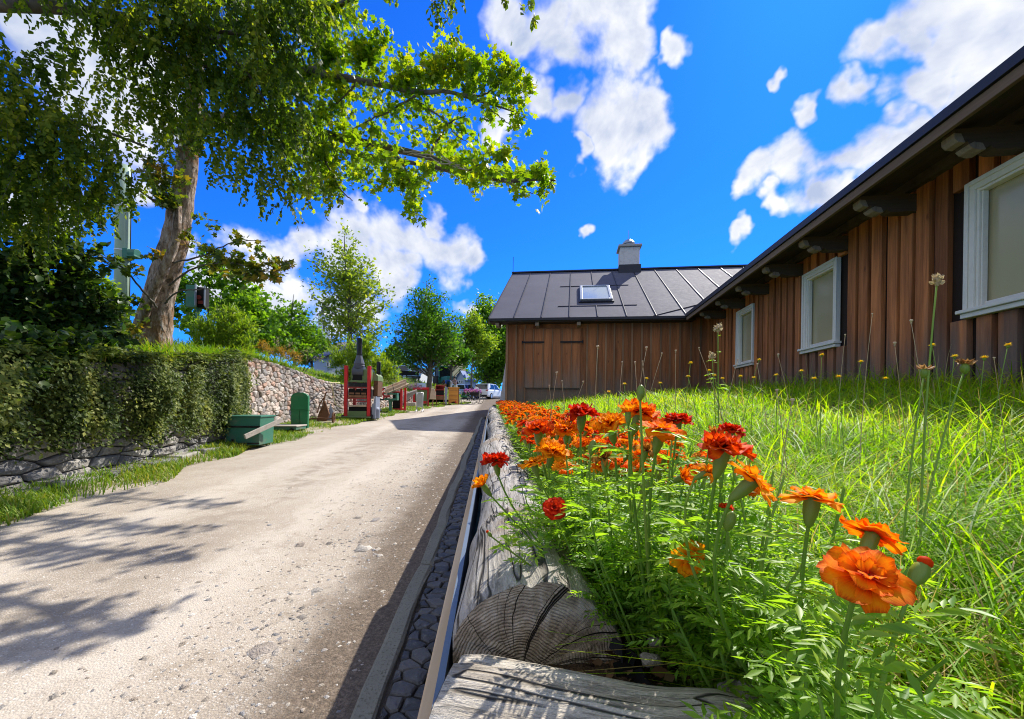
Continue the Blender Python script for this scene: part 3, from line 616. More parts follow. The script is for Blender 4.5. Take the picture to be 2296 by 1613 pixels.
# hanging shrub on the wall: strands of small leaves
def strands(n, ylo, yhi, base_h, leafs, sz):
    Ps, Ts, Ns, Ss = [], [], [], []
    for _ in range(n):
        y = R.uniform(ylo, yhi)
        if math.sin(y*5.3)+.8*math.sin(y*11.7+1)+R.normal(0, .45) < -.95: continue
        col = .5+.5*math.sin(y*4.7+1.3)*math.sin(y*1.9)+R.normal(0, .2)
        top = float(WT(y))+R.uniform(-.18, .10); zb = float(zr(y)); bot = zb+base_h(y)+R.uniform(0, .6)*(1.3-col)
        a = R.random()**1.15; z0 = top-(top-bot)*a*.75; Ln = min(R.uniform(.3, .8), max(z0-bot, .12)); k = max(6, int(leafs*Ln))
        t = np.linspace(0, 1, k); out = .05+.34*max(col, 0)+R.normal(0, .06)
        hgt = (z0-zb)/2.2
        lump = .16*np.clip(np.sin(y*2.9+(z0-Ln*t)*2.1)*np.sin(y*6.1-(z0-Ln*t)*3.7+1.), -.3, 1)*min(1., max(.15, (10.2-y)/1.5)); x = float(WX(y))-.12*hgt+out*(1-.35*t)*min(1., max(.35, (10.4-y)/1.5))+lump+.05*np.sin(t*5+y*9)
        P = np.stack([x, y+.10*R.normal()*t+.02*np.sin(t*9), z0-Ln*t], 1)+R.normal(0, .03, (k, 3))
        T = np.stack([R.normal(.55, .4, k), R.normal(0, .6, k), R.normal(-.55, .4, k)], 1); N = np.stack([R.normal(.8, .4, k), R.normal(-.2, .4, k), R.normal(.6, .4, k)], 1)
        Ps.append(P); Ts.append(T); Ns.append(N); Ss.append(sz*R.uniform(.6, 1.35, k))
    return scatter(LEAF, np.concatenate(Ps), np.concatenate(Ts), np.concatenate(Ns), np.concatenate(Ss))
bh = icurve([(0, .62), (5, .42), (6.5, .34), (8, .2), (9.5, .12), (11, .25)])
V, F = strands(3100, 2.2, 10.1, bh, 50, .050)
n = 15000; yy = R.uniform(2.3, 10.1, n); dd = R.uniform(-.30, .4, n); P = np.stack([WX(yy)-.1-dd, yy, WT(yy)-.02+R.uniform(0, .10, n)*np.clip(1-dd, .3, 1)+.08*np.sin(yy*3.1)*np.sin(dd*5+yy)+.05*np.sin(yy*7.3)], 1)
V2, F2 = scatter(LEAF, P, np.stack([R.normal(.5, .6, n), R.normal(0, .6, n), R.normal(-.1, .5, n)], 1), np.stack([R.normal(.4, .4, n), R.normal(-.2, .4, n), np.ones(n)], 1), R.uniform(.04, .085, n))
o = big('hanging_shrub', np.concatenate([V, V2]), [F, F2+len(V)], M['creeper']); tag(o, 'dense small leaved shrub draped like a curtain over the stone wall', 'shrub')
# stems inside it
# verge grass
def veg(n, ylo, yhi, pw=1.): return ylo+(yhi-ylo)*R.random(n)**pw
n = 38000; y = veg(n, .6, 33, 1.6); u = R.random(n)**.8*1.04
x = WX(y)+.12+(RE(y)-WX(y)+.05+.25*np.sin(y*2.1)*np.sin(y*.9))*u
keep = (np.sin(x*3.1+y*1.3)+np.sin(y*2.7-x)+R.normal(0, .7, n) > -1.5+.8*u+.6*(y > 8.)); x, y = x[keep], y[keep]; n = len(x)
dist = np.hypot(x, y); L = R.uniform(.05, .13, n)*(1+.3*(y < 8))*(1+.3*(R.random(n) < .1)); P = np.stack([x, y, vergez(x, y)], 1)
V, F = blades(P, L, .0055+.0011*dist, R.uniform(.2, 1., n)); o = big('verge_grass', V, [F], M['vergegrass'])
tag(o, 'short patchy grass growing between the stone wall and the road', 'grass', kind='stuff')
# bank grass
n = 16000; y = veg(n, 3, 22, 1.2); d = R.random(n)**1.5*6; x = WX(y)-.05-d; dist = np.hypot(x, y)
P = np.stack([x, y, bankz(y, d)-.02], 1); V, F = blades(P, R.uniform(.15, .42, n)*(1-.35*(y > 12))*(.38+.62*sm(.2, 1.1, d)), .010+.0012*dist, R.uniform(.3, 1.1, n)); VV, FF = [V], [F]; k = len(V)
n = 9000; y = veg(n, 20, 48, 1.); d = R.random(n)**1.3*16; x = WX(y)-.05-d; P = np.stack([x, y, bankz(y, d)-.02], 1)
V, F = blades(P, R.uniform(.12, .35, n), .05, R.uniform(.3, 1.1, n)); VV.append(V); FF.append(F+k)
n = 1500; y = R.uniform(4.2, 13.5, n); d = R.uniform(-.14, .45, n); P = np.stack([WX(y)-.1-d, y, WT(y)-.03+0*y], 1)
V, F = blades(P, R.uniform(.12, .46, n), .009+.0010*np.hypot(P[:, 0], y), R.uniform(.5, 2.3, n), head=R.normal(-.4, 1.3, n), seg=4); FF2 = F+sum(len(v) for v in VV); VV.append(V)
o = big('bank_grass', np.concatenate(VV), [np.concatenate(FF), FF2], M['bankgrass']); tag(o, 'long green grass covering the bank above the stone wall', 'grass', kind='stuff')
# ---------------------------------------------------------------- timber barn, local frame: x into the right wing, y along its wall, z up
BA = -math.atan(.1435)
barn = empty('wooden_barn', (4.82, 0, 0), BA, 'long brown timber barn with dark metal roof, two wings meeting at a corner', 'barn')
BR = rotz(BA); BO = np.array([4.82, 0, 0])
def loc(p): return (np.asarray(p, float)-BO)@BR      # world -> barn
def ray_local(px, py, axis, val):                    # where a bearing meets the plane  local[axis] = val
    a = loc(np.array([0, 0, CZ])); b = loc(W(px, py, 1.)); t = (val-a[axis])/(b[axis]-a[axis]); return a+(b-a)*t
EZ, EV, EU, TP = 4.45, -.87, 14.12, .594             # eave height, eave lines, roof pitch
SW = .66
wins = [(4.46, 'near'), (8.0, 'mid'), (11.42, 'far')]; WB, WTp, WH = 2.52, 3.92, .45   # centre along the wall, sill, head, half width
def boards(mb, u0, u1, per, wd, th, z0, z1, fn, holes, jit=.015):
    u = u0
    while u < u1:
        ww = wd+R.normal(0, jit); segs = [(z0+R.uniform(-.03, .03), z1)]
        for a, b, c, d in holes:
            if u+ww > a and u < b: segs = [s for lo, hi in segs for s in ((lo, min(hi, c)), (max(lo, d), hi)) if s[1]-s[0] > .03]
        t = th+R.normal(0, .003); sk = R.normal(0, .004)
        for lo, hi in segs: fn(mb, u, u+ww, lo, hi, t, sk)
        u += per+R.normal(0, jit*.6)
holes = [(c-WH-.10, c+WH+.10, WB-.12, WTp+.10) for c, _ in wins]
mb = MB()
def fb(mb, a, b, lo, hi, t, sk):
    mb.add([(-t, a, lo), (-t, b, lo), (-t-.004, b+sk, hi), (-t-.004, a+sk, hi), (.012, a, lo), (.012, b, lo), (.012, b+sk, hi), (.012, a+sk, hi)],
           [(0, 3, 2, 1), (0, 4, 7, 3), (1, 2, 6, 5), (0, 1, 5, 4), (2, 3, 7, 6)])
boards(mb, -3., 14.55, .285, .190, .052, 1.15, 4.62, fb, holes)
mb.build('wall_boards', M['board'], barn, bev=.006)
mb = MB()
us = [-3.]
for c, _ in wins: us += [c-WH-.02, c+WH+.02]
us += [14.7]
for i in range(0, len(us), 2): mb.bb((.014, us[i], 1.1), (.06, us[i+1], 4.7))
for c, _ in wins: mb.bb((.014, c-WH-.018, 1.1), (.06, c+WH+.018, WB)); mb.bb((.014, c-WH-.018, WTp), (.06, c+WH+.018, 4.7))
mb.build('underboards', M['back'], barn)
# windows
for c, kind in wins:
    wn = bpy.data.objects.new('window', None); COL.objects.link(wn); wn.parent = barn; wn.location = (0, c, WB); H = WTp-WB
    fr = MB()
    for s in (-1, 1):
        fr.bb((-.070, s*(WH+.105), -.01), (.0, s*(WH-.005), H+.105)); fr.bb((-.086, s*(WH+.112), -.01), (-.072, s*(WH+.06), H+.112))
        fr.bb((-.050, s*(WH-.007), -.01), (.045, s*(WH-.04), H)); fr.bb((-.03, s*(WH-.042), -.01), (.03, s*(WH-.062), H-.03))
    fr.bb((-.0705, -WH+.004, H-.005), (.0, WH-.004, H+.106)); fr.bb((-.088, -WH-.058, H+.06), (-.073, WH+.058, H+.114))
    fr.bb((-.050, -WH+.038, H-.04), (.045, WH-.038, H-.007)); fr.bb((.0, -WH+.04, 0), (.045, WH-.04, .055))
    fr.build('window_frame', M['whitepaint'], wn, bev=.006)
    si = MB(); si.bb((-.135, -WH-.15, -.055), (.0, WH+.15, -.012)); si.bb((-.105, -WH-.12, -.115), (.0, WH+.12, -.057)); si.build('sill', M['whitepaint'], wn, bev=.008)
    p = MB(); p.bb((.05, -WH+.02, .01), (.062, WH-.02, H-.02)); p.build('pane', M['pane'], wn)
    h = MB(); h.bb((-.03, -WH+.045, -.008), (.045, WH-.045, .012)); h.build('ledge', M['roofdark'], wn)
# far wing wall: wide boards with narrow battens; double shutter door
x0, x1 = -7.2, .1; mb = MB(); bt = MB()
DL, DR = ray_local(1176, 740, 1, EU+.5)[0], ray_local(1303, 740, 1, EU+.5)[0]; DT = ray_local(1240, 736, 1, EU+.5)[2]; DB = ray_local(1240, 872, 1, EU+.5)[2]
x = x0; bt = mb
while x < x1:
    mb.cur = 0
    ww = .335+R.normal(0, .02); segs = [(1.2, 4.56)]
    if x+ww > DL and x < DR: segs = [(DT, 4.56)]
    for lo, hi in segs: mb.bb((x+.004, EU+.50+R.normal(0, .003), lo), (min(x+ww, x1)-.004, EU+.54, hi))
    mb.cur = 1
    if not (x+ww > DL+.05 and x+ww < DR+.02): bt.bb((x+ww-.03, EU+.465+R.normal(0, .002), 1.25), (x+ww+.03, EU+.4985, 4.5))
    x += ww
bt.bb((x0-.03, EU+.45, 1.2), (x0+.05, EU+.62, 4.5)); 
mb.build('wall_boards', [M['board_far'], M['batten']], barn, bev=.004)
mb = MB(); mb.bb((x0+.02, EU+.545, 1.0), (6., EU+.60, 4.60)); mb.bb((x0+.02, EU+.605, 1.0), (x0+.07, 25.5, 4.60))
mb.add([(x0+.02, EU+.62, 4.602), (x0+.02, 25.5, 4.602), (x0+.02, 20.1, 7.78), (x0+.07, EU+.62, 4.602), (x0+.07, 25.5, 4.602), (x0+.07, 20.1, 7.78)], [(0, 2, 1), (3, 4, 5), (0, 1, 4, 3), (1, 2, 5, 4), (2, 0, 3, 5)])
mb.build('gable_wall', M['board_far'], barn)
for s in (0, 1):
    dr = bpy.data.objects.new('door', None); COL.objects.link(dr); dr.parent = barn; w2 = (DR-DL)/2; a = DL+s*w2; dr.location = (a, EU+.46, DB)
    q = MB(); n = 3
    for k in range(n): q.bb((.012+k*(w2-.024)/n, R.normal(0, .003), .03), (.012+(k+1)*(w2-.024)/n-.006, .04, DT-DB-.03))
    q.bb((.005, .042, .0), (w2-.005, .08, DT-DB)); q.build('door_leaf', M['shutter'], dr, bev=.004)
    q = MB()
    for k in range(n-1+1): q.bb(((k+.0)*w2/n-.022+.012, -.03, .03), ((k+.0)*w2/n+.03, -.004, DT-DB-.03))
    q.build('cover_strip', M['batten'], dr, bev=.004)
    q = MB(); zh = ray_local(1240, 768, 1, EU+.5)[2]-DB
    q.bb(((-.06 if s == 0 else w2*.28), -.045, zh-.028), ((w2*.72 if s == 0 else w2+.06), -.032, zh+.028)); q.cyl((-.06 if s == 0 else w2+.06, -.045, zh-.05), (-.06 if s == 0 else w2+.06, -.045, zh+.05), .03)
    q.build('hinge', M['iron'], dr)
# roofs
RZ = EZ+TP*(20.1-EU); RV = 20.1-EU+EV; XL = -7.82
def slope(pts, th=.07):
    m = MB(); n = len(pts); P = np.array(pts, float); Q = P-np.array([0, 0, th]); m.add(np.concatenate([P, Q]), [tuple(range(n)), tuple(range(2*n-1, n-1, -1))]+[(j, n+j, n+(j+1) % n, (j+1) % n) for j in range(n)]); return m
rw = bpy.data.objects.new('roof', None); COL.objects.link(rw); rw.parent = barn
m = slope([(EV, -4, EZ), (RV, -4, RZ), (RV, 20.1, RZ), (EV, EU, EZ)]); m.build('roof_sheet', M['roof'], rw)
m = slope([(2*RV-EV, -4, EZ), (2*RV-EV, 26, EZ), (RV, 26, RZ), (RV, -4, RZ)]); m.build('roof_sheet', M['roof'], rw)
m = MB(); y = -3.6
while y < 19.5:
    xe = EV if y < EU else y-EU+EV
    m.bar((xe-.02, y, EZ+.012+TP*(xe-EV)), (RV, y, RZ+.012), .025, .04); m.bar((xe-.035, y, EZ-.02), (xe-.035, y, EZ+.03), .03, .03) if y < EU else None
    y += .98
m.build('seams', M['roofdark'], rw)
m = MB(); m.bar((EV-.035, -4, EZ-.035), (EV-.035, EU-.05, EZ-.035), .05, .11); m.build('eave_edge', M['roofdark'], rw)
m = MB(); m.bar((EV-.005, -4, EZ-.155), (EV-.005, EU-.05, EZ-.155), .05, .115); m.build('fascia', M['fascia'], rw, bev=.005)
m = MB(); k = 0
for xb in np.arange(EV+.03, .02, .17): m.bb((xb, -4, EZ-.135+.30*(xb-EV)), (xb+.162, EU+.4, EZ-.105+.30*(xb-EV)))
m.build('soffit', M['soffit'], rw)
m = MB(); m.bb((-.14, -4, 4.36), (-.036, EU+.4, 4.56)); m.build('wall_plate', M['beam'], rw)
rf = bpy.data.objects.new('roof', None); COL.objects.link(rf); rf.parent = barn
FE = EZ-.05; FR = RZ-.05
m = slope([(XL, EU, FE), (EV, EU, FE), (RV, 20.1, FR), (XL, 20.1, FR)]); m.build('roof_sheet', M['roof'], rf)
m = slope([(XL, 26.1, FE), (XL, 20.1, FR), (RV, 20.1, FR), (RV, 26.1, FE)]); m.build('roof_sheet', M['roof'], rf)
m = MB(); sx = XL+.75; sky_l = None
SKC = [ray_local(px, py, 1, 0) for px, py in ()]
def roofhit(px, py):
    a = loc(np.array([0, 0, CZ])); b = loc(W(px, py, 1.)); d = b-a
    t = (FE+TP*(a[1]-EU)-a[2])/(d[2]-TP*d[1]); return a+d*t
q0, q1 = roofhit(1298, 678), roofhit(1368, 645); sx0, sx1, sy0, sy1 = q0[0]+.05, q1[0]-.05, q0[1], q1[1]
xs = XL+.02
rz_ = lambda y: FE+.014+TP*(y-EU)
k = 0
for xs in np.arange(XL+.95, RV, 1.0):
    y0 = EU if xs < EV else EU+(xs-EV); segs = [(y0, 20.1)]
    if sx0-.9 < xs < sx1+.9: segs = [(y0, sy0-.45), (sy1+.25, 20.1)] if sx0-.1 < xs < sx1+.1 else [(y0, 20.1)]
    for a, b in segs: m.bar((xs, a-.01, rz_(a)), (xs, b, rz_(b)), .022, .042)
for yy in (sy0-.45, sy1+.25): m.bar((sx0-.85, yy, rz_(yy)), (sx1+.85, yy, rz_(yy)), .03, .02)
for xx in (XL+.012, ): m.bar((xx, EU, rz_(EU)), (xx, 20.1, rz_(20.1)), .03, .05)
m.bar((EV-1.1, EU+.02, rz_(EU)+.004), (EV+1.25, EU+1.35, rz_(EU+1.35)+.01), .03, .03)
m.build('seams', M['roofdark'], rf)
m = MB(); m.bar((XL-.03, 20.1, FR+.03), (RV, 20.1, FR+.03), .22, .06); m.build('ridge_cap', M['roofdark'], rf)
m = MB(); m.bar((XL, EU-.02, FE-.04), (EV, EU-.02, FE-.04), .03, .09); m.build('eave_edge', M['roofdark'], rf)
m = MB(); m.bb((XL+.05, EU+.02, FE-.13), (EV+.3, EU+.52, FE-.085)); m.build('soffit', M['soffit'], rf)
m = MB(); m.bar((XL+.02, EU+.02, FE-.12), (XL+.02, 20.1, FR-.12), .04, .14); m.build('bargeboard', M['fascia'], rf)
for xb in (XL+.25, -6.1, -4.6):
    m = MB(); m.bb((xb, EU+.06, FE-.27), (xb+.14, EU+.5, FE-.132)); m.build('bracket', M['carved'], barn, bev=.02)
# skylight
sk = bpy.data.objects.new('skylight', None); COL.objects.link(sk); sk.parent = rf; pt = math.atan(TP)
sk.location = ((sx0+sx1)/2, (sy0+sy1)/2, rz_((sy0+sy1)/2)); sk.rotation_euler = (pt, 0, 0); ww = (sx1-sx0)/2; hh = (sy1-sy0)/2/math.cos(pt)
m = MB()
for s in (-1, 1): m.bb((s*ww, -hh, 0), (s*(ww-.10), hh, .11)); m.bb((-ww+.101, s*hh, 0), (ww-.101, s*(hh-.10), .112))
m.build('skylight_frame', M['greyalu'], sk, bev=.008)
m = MB(); m.bb((-ww+.09, -hh+.09, .02), (ww-.09, hh-.09, .07)); m.build('pane', M['skyglass'], sk)
m = MB(); m.bb((-ww-.05, -hh-.13, 0), (ww+.05, -hh-.005, .05)); m.bb((-ww-.06, -hh, 0), (-ww-.002, hh, .03)); m.bb((ww+.002, -hh, 0), (ww+.06, hh, .03)); m.build('apron', M['roofdark'], sk)
# chimney
a, b = ray_local(1388, 600, 1, 20.1), ray_local(1431, 600, 1, 20.1); zt = ray_local(1410, 561, 1, 20.1)[2]; cw = b[0]-a[0]; cx = (a[0]+b[0])/2
ch = bpy.data.objects.new('chimney', None); COL.objects.link(ch); ch.parent = rf; ch.location = (cx, 20.1, FR)
m = MB(); m.bb((-cw/2, -.42, -.5), (cw/2, .42, zt-FR)); m.build('stack', M['plaster'], ch, bev=.02)
m = MB(); m.bb((-cw/2-.06, -.5, -.35), (cw/2+.06, .5, .12)); m.build('flashing', M['roofdark'], ch, bev=.02)
m = MB(); m.bb((-cw/2-.09, -.52, zt-FR+.003), (cw/2+.09, .52, zt-FR+.11)); m.build('cap', M['slab'], ch, bev=.015)
m = MB(); m.lathe([(.24, 0), (.24, .14), (.30, .16), (.30, .22), (.17, .36), (.03, .40), (.012, .42), (.012, .85)], (-.02, 0, zt-FR+.112), 16); m.build('flue', M['greyalu'], ch, smooth=False)
m = MB(); m.cyl((XL+.02, 20.1, FR+.05), (XL+.02, 20.1, FR+.85), .014, n=6); m.build('lightning_rod', M['iron'], barn)
# carved eave beams
for k in range(9):
    u = 1.52+k*1.435
    if u > 13.6: break
    bm = bpy.data.objects.new('bracket', None); COL.objects.link(bm); bm.parent = barn; bm.location = (0, u, 0)
    prof = [(.05, 4.30), (.05, 4.06), (-.36, 4.06), (-.40, 4.075), (-.43, 4.11), (-.44, 4.09), (-.52, 4.07), (-.585, 4.09), (-.62, 4.13), (-.635, 4.165), (-.67, 4.15), (-.73, 4.165), (-.755, 4.20), (-.76, 4.30)]
    m = MB(); m.prism([(x, z) for x, z in prof], (0, -.075, 0), (1, 0, 0), (0, 0, 1), (0, .15, 0)); m.build('beam', M['beam'], bm)
    tip = [(-.66, 4.147), (-.73, 4.16), (-.762, 4.195), (-.768, 4.255), (-.70, 4.245)]
    m = MB(); m.prism(tip, (0, -.078, 0), (1, 0, 0), (0, 0, 1), (0, .156, 0))
    m.prism([(-.47, 4.062), (-.52, 4.058), (-.595, 4.085), (-.63, 4.125), (-.58, 4.15), (-.5, 4.13)], (0, -.079, 0), (1, 0, 0), (0, 0, 1), (0, .158, 0))
    m.build('carved_end', M['carved'], bm)
# ---------------------------------------------------------------- logs round the flower bed
def log_mesh(L, r, seed, knots=3, ax='y', n=56, k=40):
    rg = np.random.default_rng(seed); a = np.arange(n)*2*PI/n; t = np.linspace(0, 1, k)
    ph = rg.uniform(0, 6, 8); kn = [(rg.uniform(.12, .9), rg.uniform(.03, .10)*1.0) for _ in range(knots)]
    V = []
    for i, tt in enumerate(t):
        rr = r*(1+.05*np.sin(tt*7+ph[0])+.035*np.sin(2*a+ph[1]+tt*2)+.02*np.sin(5*a+ph[2])+.006*np.sin(13*a+ph[3]+tt))
        for kt, kh in kn: rr = rr*(1+kh*np.exp(-((tt-kt)/(.05/L))**2)*(1+.4*np.sin(3*a+ph[4])))
        for j in range(5):       # drying cracks
            ca = ph[j]+j*1.27; w_ = np.abs((a-ca-.15*np.sin(tt*5+j)+PI) % (2*PI)-PI); rr = rr-r*.07*np.exp(-(w_/.045)**2)
        if i in (0, k-1): rr = rr*.965
        cx, cz = .018*math.sin(tt*4+ph[5])*L/1.5, .012*math.sin(tt*5+ph[6])
        V.append(np.stack([np.cos(a)*rr+cx, np.full(n, tt*L), np.sin(a)*rr+cz], 1))
    V = np.concatenate(V); F = [(i*n+j, i*n+(j+1) % n, (i+1)*n+(j+1) % n, (i+1)*n+j) for i in range(k-1) for j in range(n)]
    return V, F, n, k
def put_log(p, q, r, seed, mats, label, knots=3, ax=1, group='logs edging the flower bed', k=48):
    p = np.array(p, float); q = np.array(q, float); L = np.linalg.norm(q-p); V, F, n, k = log_mesh(L, r, seed, knots, k=k)
    if ax == 0: V = V[:, [1, 0, 2]]*np.array([1, -1, 1])
    d = unit(q-p); root = empty('edging_log', p, 0, label, 'log', group)
    if ax == 1: root.rotation_euler = Vector(d).to_track_quat('Y', 'Z').to_euler()
    else: root.rotation_euler = Vector(d).to_track_quat('X', 'Z').to_euler()
    o = big('trunk', V, [np.array(F)], mats[0], root, smooth=True)
    for i in (0, k-1):
        e = MB()
        ring = V[i*n:(i+1)*n]; c = ring.mean(0); inn = c+(ring-c)*.55; sg = -1 if i == 0 else 1; ofs = np.zeros(3); ofs[ax] = sg*.002
        e.add(np.concatenate([ring+ofs*.3, inn+ofs+R.normal(0, .0012, inn.shape)*np.array([0 if a_ != ax else 1 for a_ in range(3)]), [c+ofs]]),
              [(j, (j+1) % n, n+(j+1) % n, n+j)[::(1 if sg > 0 else -1)] for j in range(n)]+[(n+j, n+(j+1) % n, 2*n)[::(1 if sg > 0 else -1)] for j in range(n)])
        e.build('cut_end', mats[1], root)
    return root
def LZ(y): return CZ-.46+.017*y
ys = [.69, 3.1, 5.6, 8.1, 10.7, 13.6]
lab = ['thick weathered grey log with its cracked cut end facing the viewer', 'second weathered log from the near end of the bed, beside orange flowers', 'third weathered log from the near end of the bed', 'fourth weathered log along the flower bed, far down the road', 'most distant weathered log, at the barn corner']
for k in range(5):
    y0, y1 = ys[k]+(.012 if k else 0), ys[k+1]-.012; dx = 0 if k == 0 else R.normal(0, .012)
    put_log((float(logx(y0))+dx, y0, float(LZ(y0))), (float(logx(y1))+dx, y1, float(LZ(y1))+R.normal(0, .01)), .142-.004*k, 20+k, (M['log'], M['logend']), lab[k], 3 if k else 4, k=70 if k == 0 else 40)
P1, P2 = W(1022, 1473, .605), W(1900, 1622, .48); dn = np.array([0, -.52, -.85])*.118; dd = unit(P2-P1)
put_log(P1+dn, P1+dn+dd*1.25, .118, 61, (M['crosslog'], M['logend']), 'pale split log lying across the near end of the bed', 2, ax=0, k=50)
# outer board, flashing strip, retaining boards below
bd = empty('edging_board', (-.12, .3, 1.2), 0, 'pale timber edging board fixed along the outside of the logs', 'board')
def strip(name, x0, x1, z0, z1, mat, ya=-.2, yb=15.2, segs=6, wob=.003):
    m = MB(); e = np.linspace(ya, yb, segs+1)
    for i in range(segs):
        a, b = e[i], e[i+1]-.006; sw = R.normal(0, wob)
        V = [(float(logx(y))+x+sw, y, float(LZ(y))+z) for y in (a, b) for x, z in ((x0, z0), (x1, z0), (x1, z1), (x0, z1))]
        m.add(V, [(0, 1, 2, 3), (7, 6, 5, 4), (0, 4, 5, 1), (1, 5, 6, 2), (2, 6, 7, 3), (3, 7, 4, 0)])
    return m.build(name, mat, bd, world=True, bev=.004 if name == 'plank' else 0)
strip('plank', -.180, -.150, -.30, -.02, M['plank'])
strip('flashing', -.148, -.137, -.32, .035, M['flash'])
rb = empty('retaining_boards', (-.2, 2, .4), 0, 'dark timber boards holding up the side of the flower bed', 'board'); _bd = bd; bd = rb
strip('lower_board', -.178, -.152, -.62, -.31, M['beam']); strip('lower_board', -.174, -.15, -1.05, -.63, M['beam'])
bd = _bd
m = MB()   # thin lawn edging that curls up beside the log
e = [W(1393, 1445, .66), W(1402, 1420, .66), W(1404, 1450, .655), W(1412, 1480, .65), W(1428, 1512, .64), W(1455, 1540, .625)]
for i in range(len(e)-1): m.bar(e[i]+np.array([0, .0, -.02]), e[i+1]+np.array([0, 0, -.02]), .003, .045, (0, .3, 1))
tag(m.build('edging_strip', M['iron'], bev=0), 'thin dark plastic edging strip curling up beside the log end', 'edging')
# bark mulch
n = 3400; y = .35+R.random(n)**2.2*4.; x = logx(y)+.10+.5*R.random(n); P = np.stack([x, y, lawnz(x, y)+.012+R.uniform(0, .016, n)], 1)
T = rdir(n)*np.array([1, 1, .35]); V, F = scatter(LEAF, P, T, np.stack([R.normal(0, .5, n), R.normal(0, .5, n), np.ones(n)], 1), R.uniform(.010, .034, n))
tag(big('bark_mulch', V, [F], M['chip']), 'dark bark chips covering the soil of the flower bed', 'mulch', kind='stuff')
for k, (px, py, Y, s) in enumerate([(1690, 1560, .50, .030), (1460, 1480, .62, .018), (1470, 1440, .66, .014), (1640, 1545, .53, .018), (1750, 1580, .49, .022)]):
    p = W(px, py, Y); m = MB(); m.ell((0, 0, 0), (s, s*.75, s*.5), 12, 9); V = np.concatenate(m.v); V = V*(1+.22*np.sin(V[:, 0:1]*190+k)*np.cos(V[:, 1:2]*230+V[:, 2:3]*150)); m.v = [V]
    o = m.build('stone', stonemat('bed_stone', [(.45, .36, .30), (.50, .44, .38), (.40, .33, .28)], sc=30.) if k == 0 else bpy.data.materials['bed_stone'], smooth=True); o.location = tuple(p)
    tag(o, 'pinkish stone lying on the bark chips behind the cross log' if k == 0 else 'small brown stone lying on the bark chips of the flower bed', 'stone', None if k == 0 else 'small stones in the bed')

# ---------------------------------------------------------------- marigolds
def petal_grid(Ln, Wd, a0, a1, wave, ph, nu=5, nv=6):
    V = []; U = []
    for i in range(nv):
        t = i/(nv-1); ang = a0+(a1-a0)*t
        # integrate the curve out from the centre
        rr = sum(math.cos(a0+(a1-a0)*s/8*t)*Ln*t/8 for s in range(8)); zz = sum(math.sin(a0+(a1-a0)*s/8*t)*Ln*t/8 for s in range(8))
        wd = Wd*(.22+.95*math.sin(min(1, t*1.02)*PI*.62)**1.1)*(1-.22*(t > .98))
        for j in range(nu):
            s = j/(nu-1)*2-1; edge = .07*Ln*(t > .98)*(abs(s) < .5)*-1.0
            V.append((s*wd*.5, rr+edge*.9-(.10*Ln*s*s)*(t > .7), zz+wave*Ln*t*math.sin(s*3.2+ph)+.10*Wd*s*s*t)); U.append((s*.5+.5, t))
    F = [(i*nu+j, i*nu+j+1, (i+1)*nu+j+1, (i+1)*nu+j) for i in range(nv-1) for j in range(nu-1)]
    return np.array(V), np.array(U), np.array(F)
def flower_geo(seed, layers):
    rg = np.random.default_rng(seed); Vs, Us, Fs, k = [], [], [], 0
    for cnt, r0, Ln, Wd, a0, a1, wv, z in layers:
        for i in range(cnt):
            a = i*2*PI/cnt+rg.normal(0, .13)+z*9; l = Ln*rg.uniform(.86, 1.12)
            V, U, F = petal_grid(l, Wd*rg.uniform(.85, 1.15), a0+rg.normal(0, .10), a1+rg.normal(0, .22), wv*rg.uniform(.4, 1.5), rg.uniform(0, 6))
            V = V+np.array([0, r0, z+rg.normal(0, .02)]); V = V@rotz(a).T
            Vs.append(V); Us.append(U); Fs.append(F+k); k += len(V)
    return np.concatenate(Vs), np.concatenate(Us), np.concatenate(Fs)
LAY = {'open': [(9, .05, .95, .66, .05, -.10, .09, 0), (7, .05, .58, .44, .26, .08, .13, .05), (6, .03, .32, .26, .62, .35, .2, .09)],
       'ruff': [(9, .05, .94, .70, .10, -.28, .16, 0), (10, .05, .78, .54, .38, -.08, .22, .05), (12, .04, .60, .42, .65, .15, .26, .09), (12, .03, .40, .30, .95, .5, .26, .11)],
       'flat': [(8, .06, .98, .76, .0, -.16, .10, 0), (8, .05, .62, .5, .28, .05, .16, .05), (7, .03, .34, .32, .6, .35, .2, .08)],
       'cup': [(7, .12, .95, .50, 1.0, .3, .12, -.1), (6, .06, .75, .42, 1.2, .6, .16, 0)],
       'tired': [(7, .10, .85, .34, .7, -1.1, .25, -.05), (9, .05, .62, .3, 1.1, .2, .3, .05), (8, .03, .5, .22, 1.3, .9, .3, .08)]}
FM = {}
def flower_mesh(kind, col, seed):
    key = (kind, col, seed % 3)
    if key not in FM:
        V, U, F = flower_geo(100+seed % 3+7*list(LAY).index(kind), LAY[kind])
        o = big('flower', V, [F], M[col], uv=U, smooth=True); FM[key] = o.data; bpy.data.objects.remove(o)
    return FM[key]
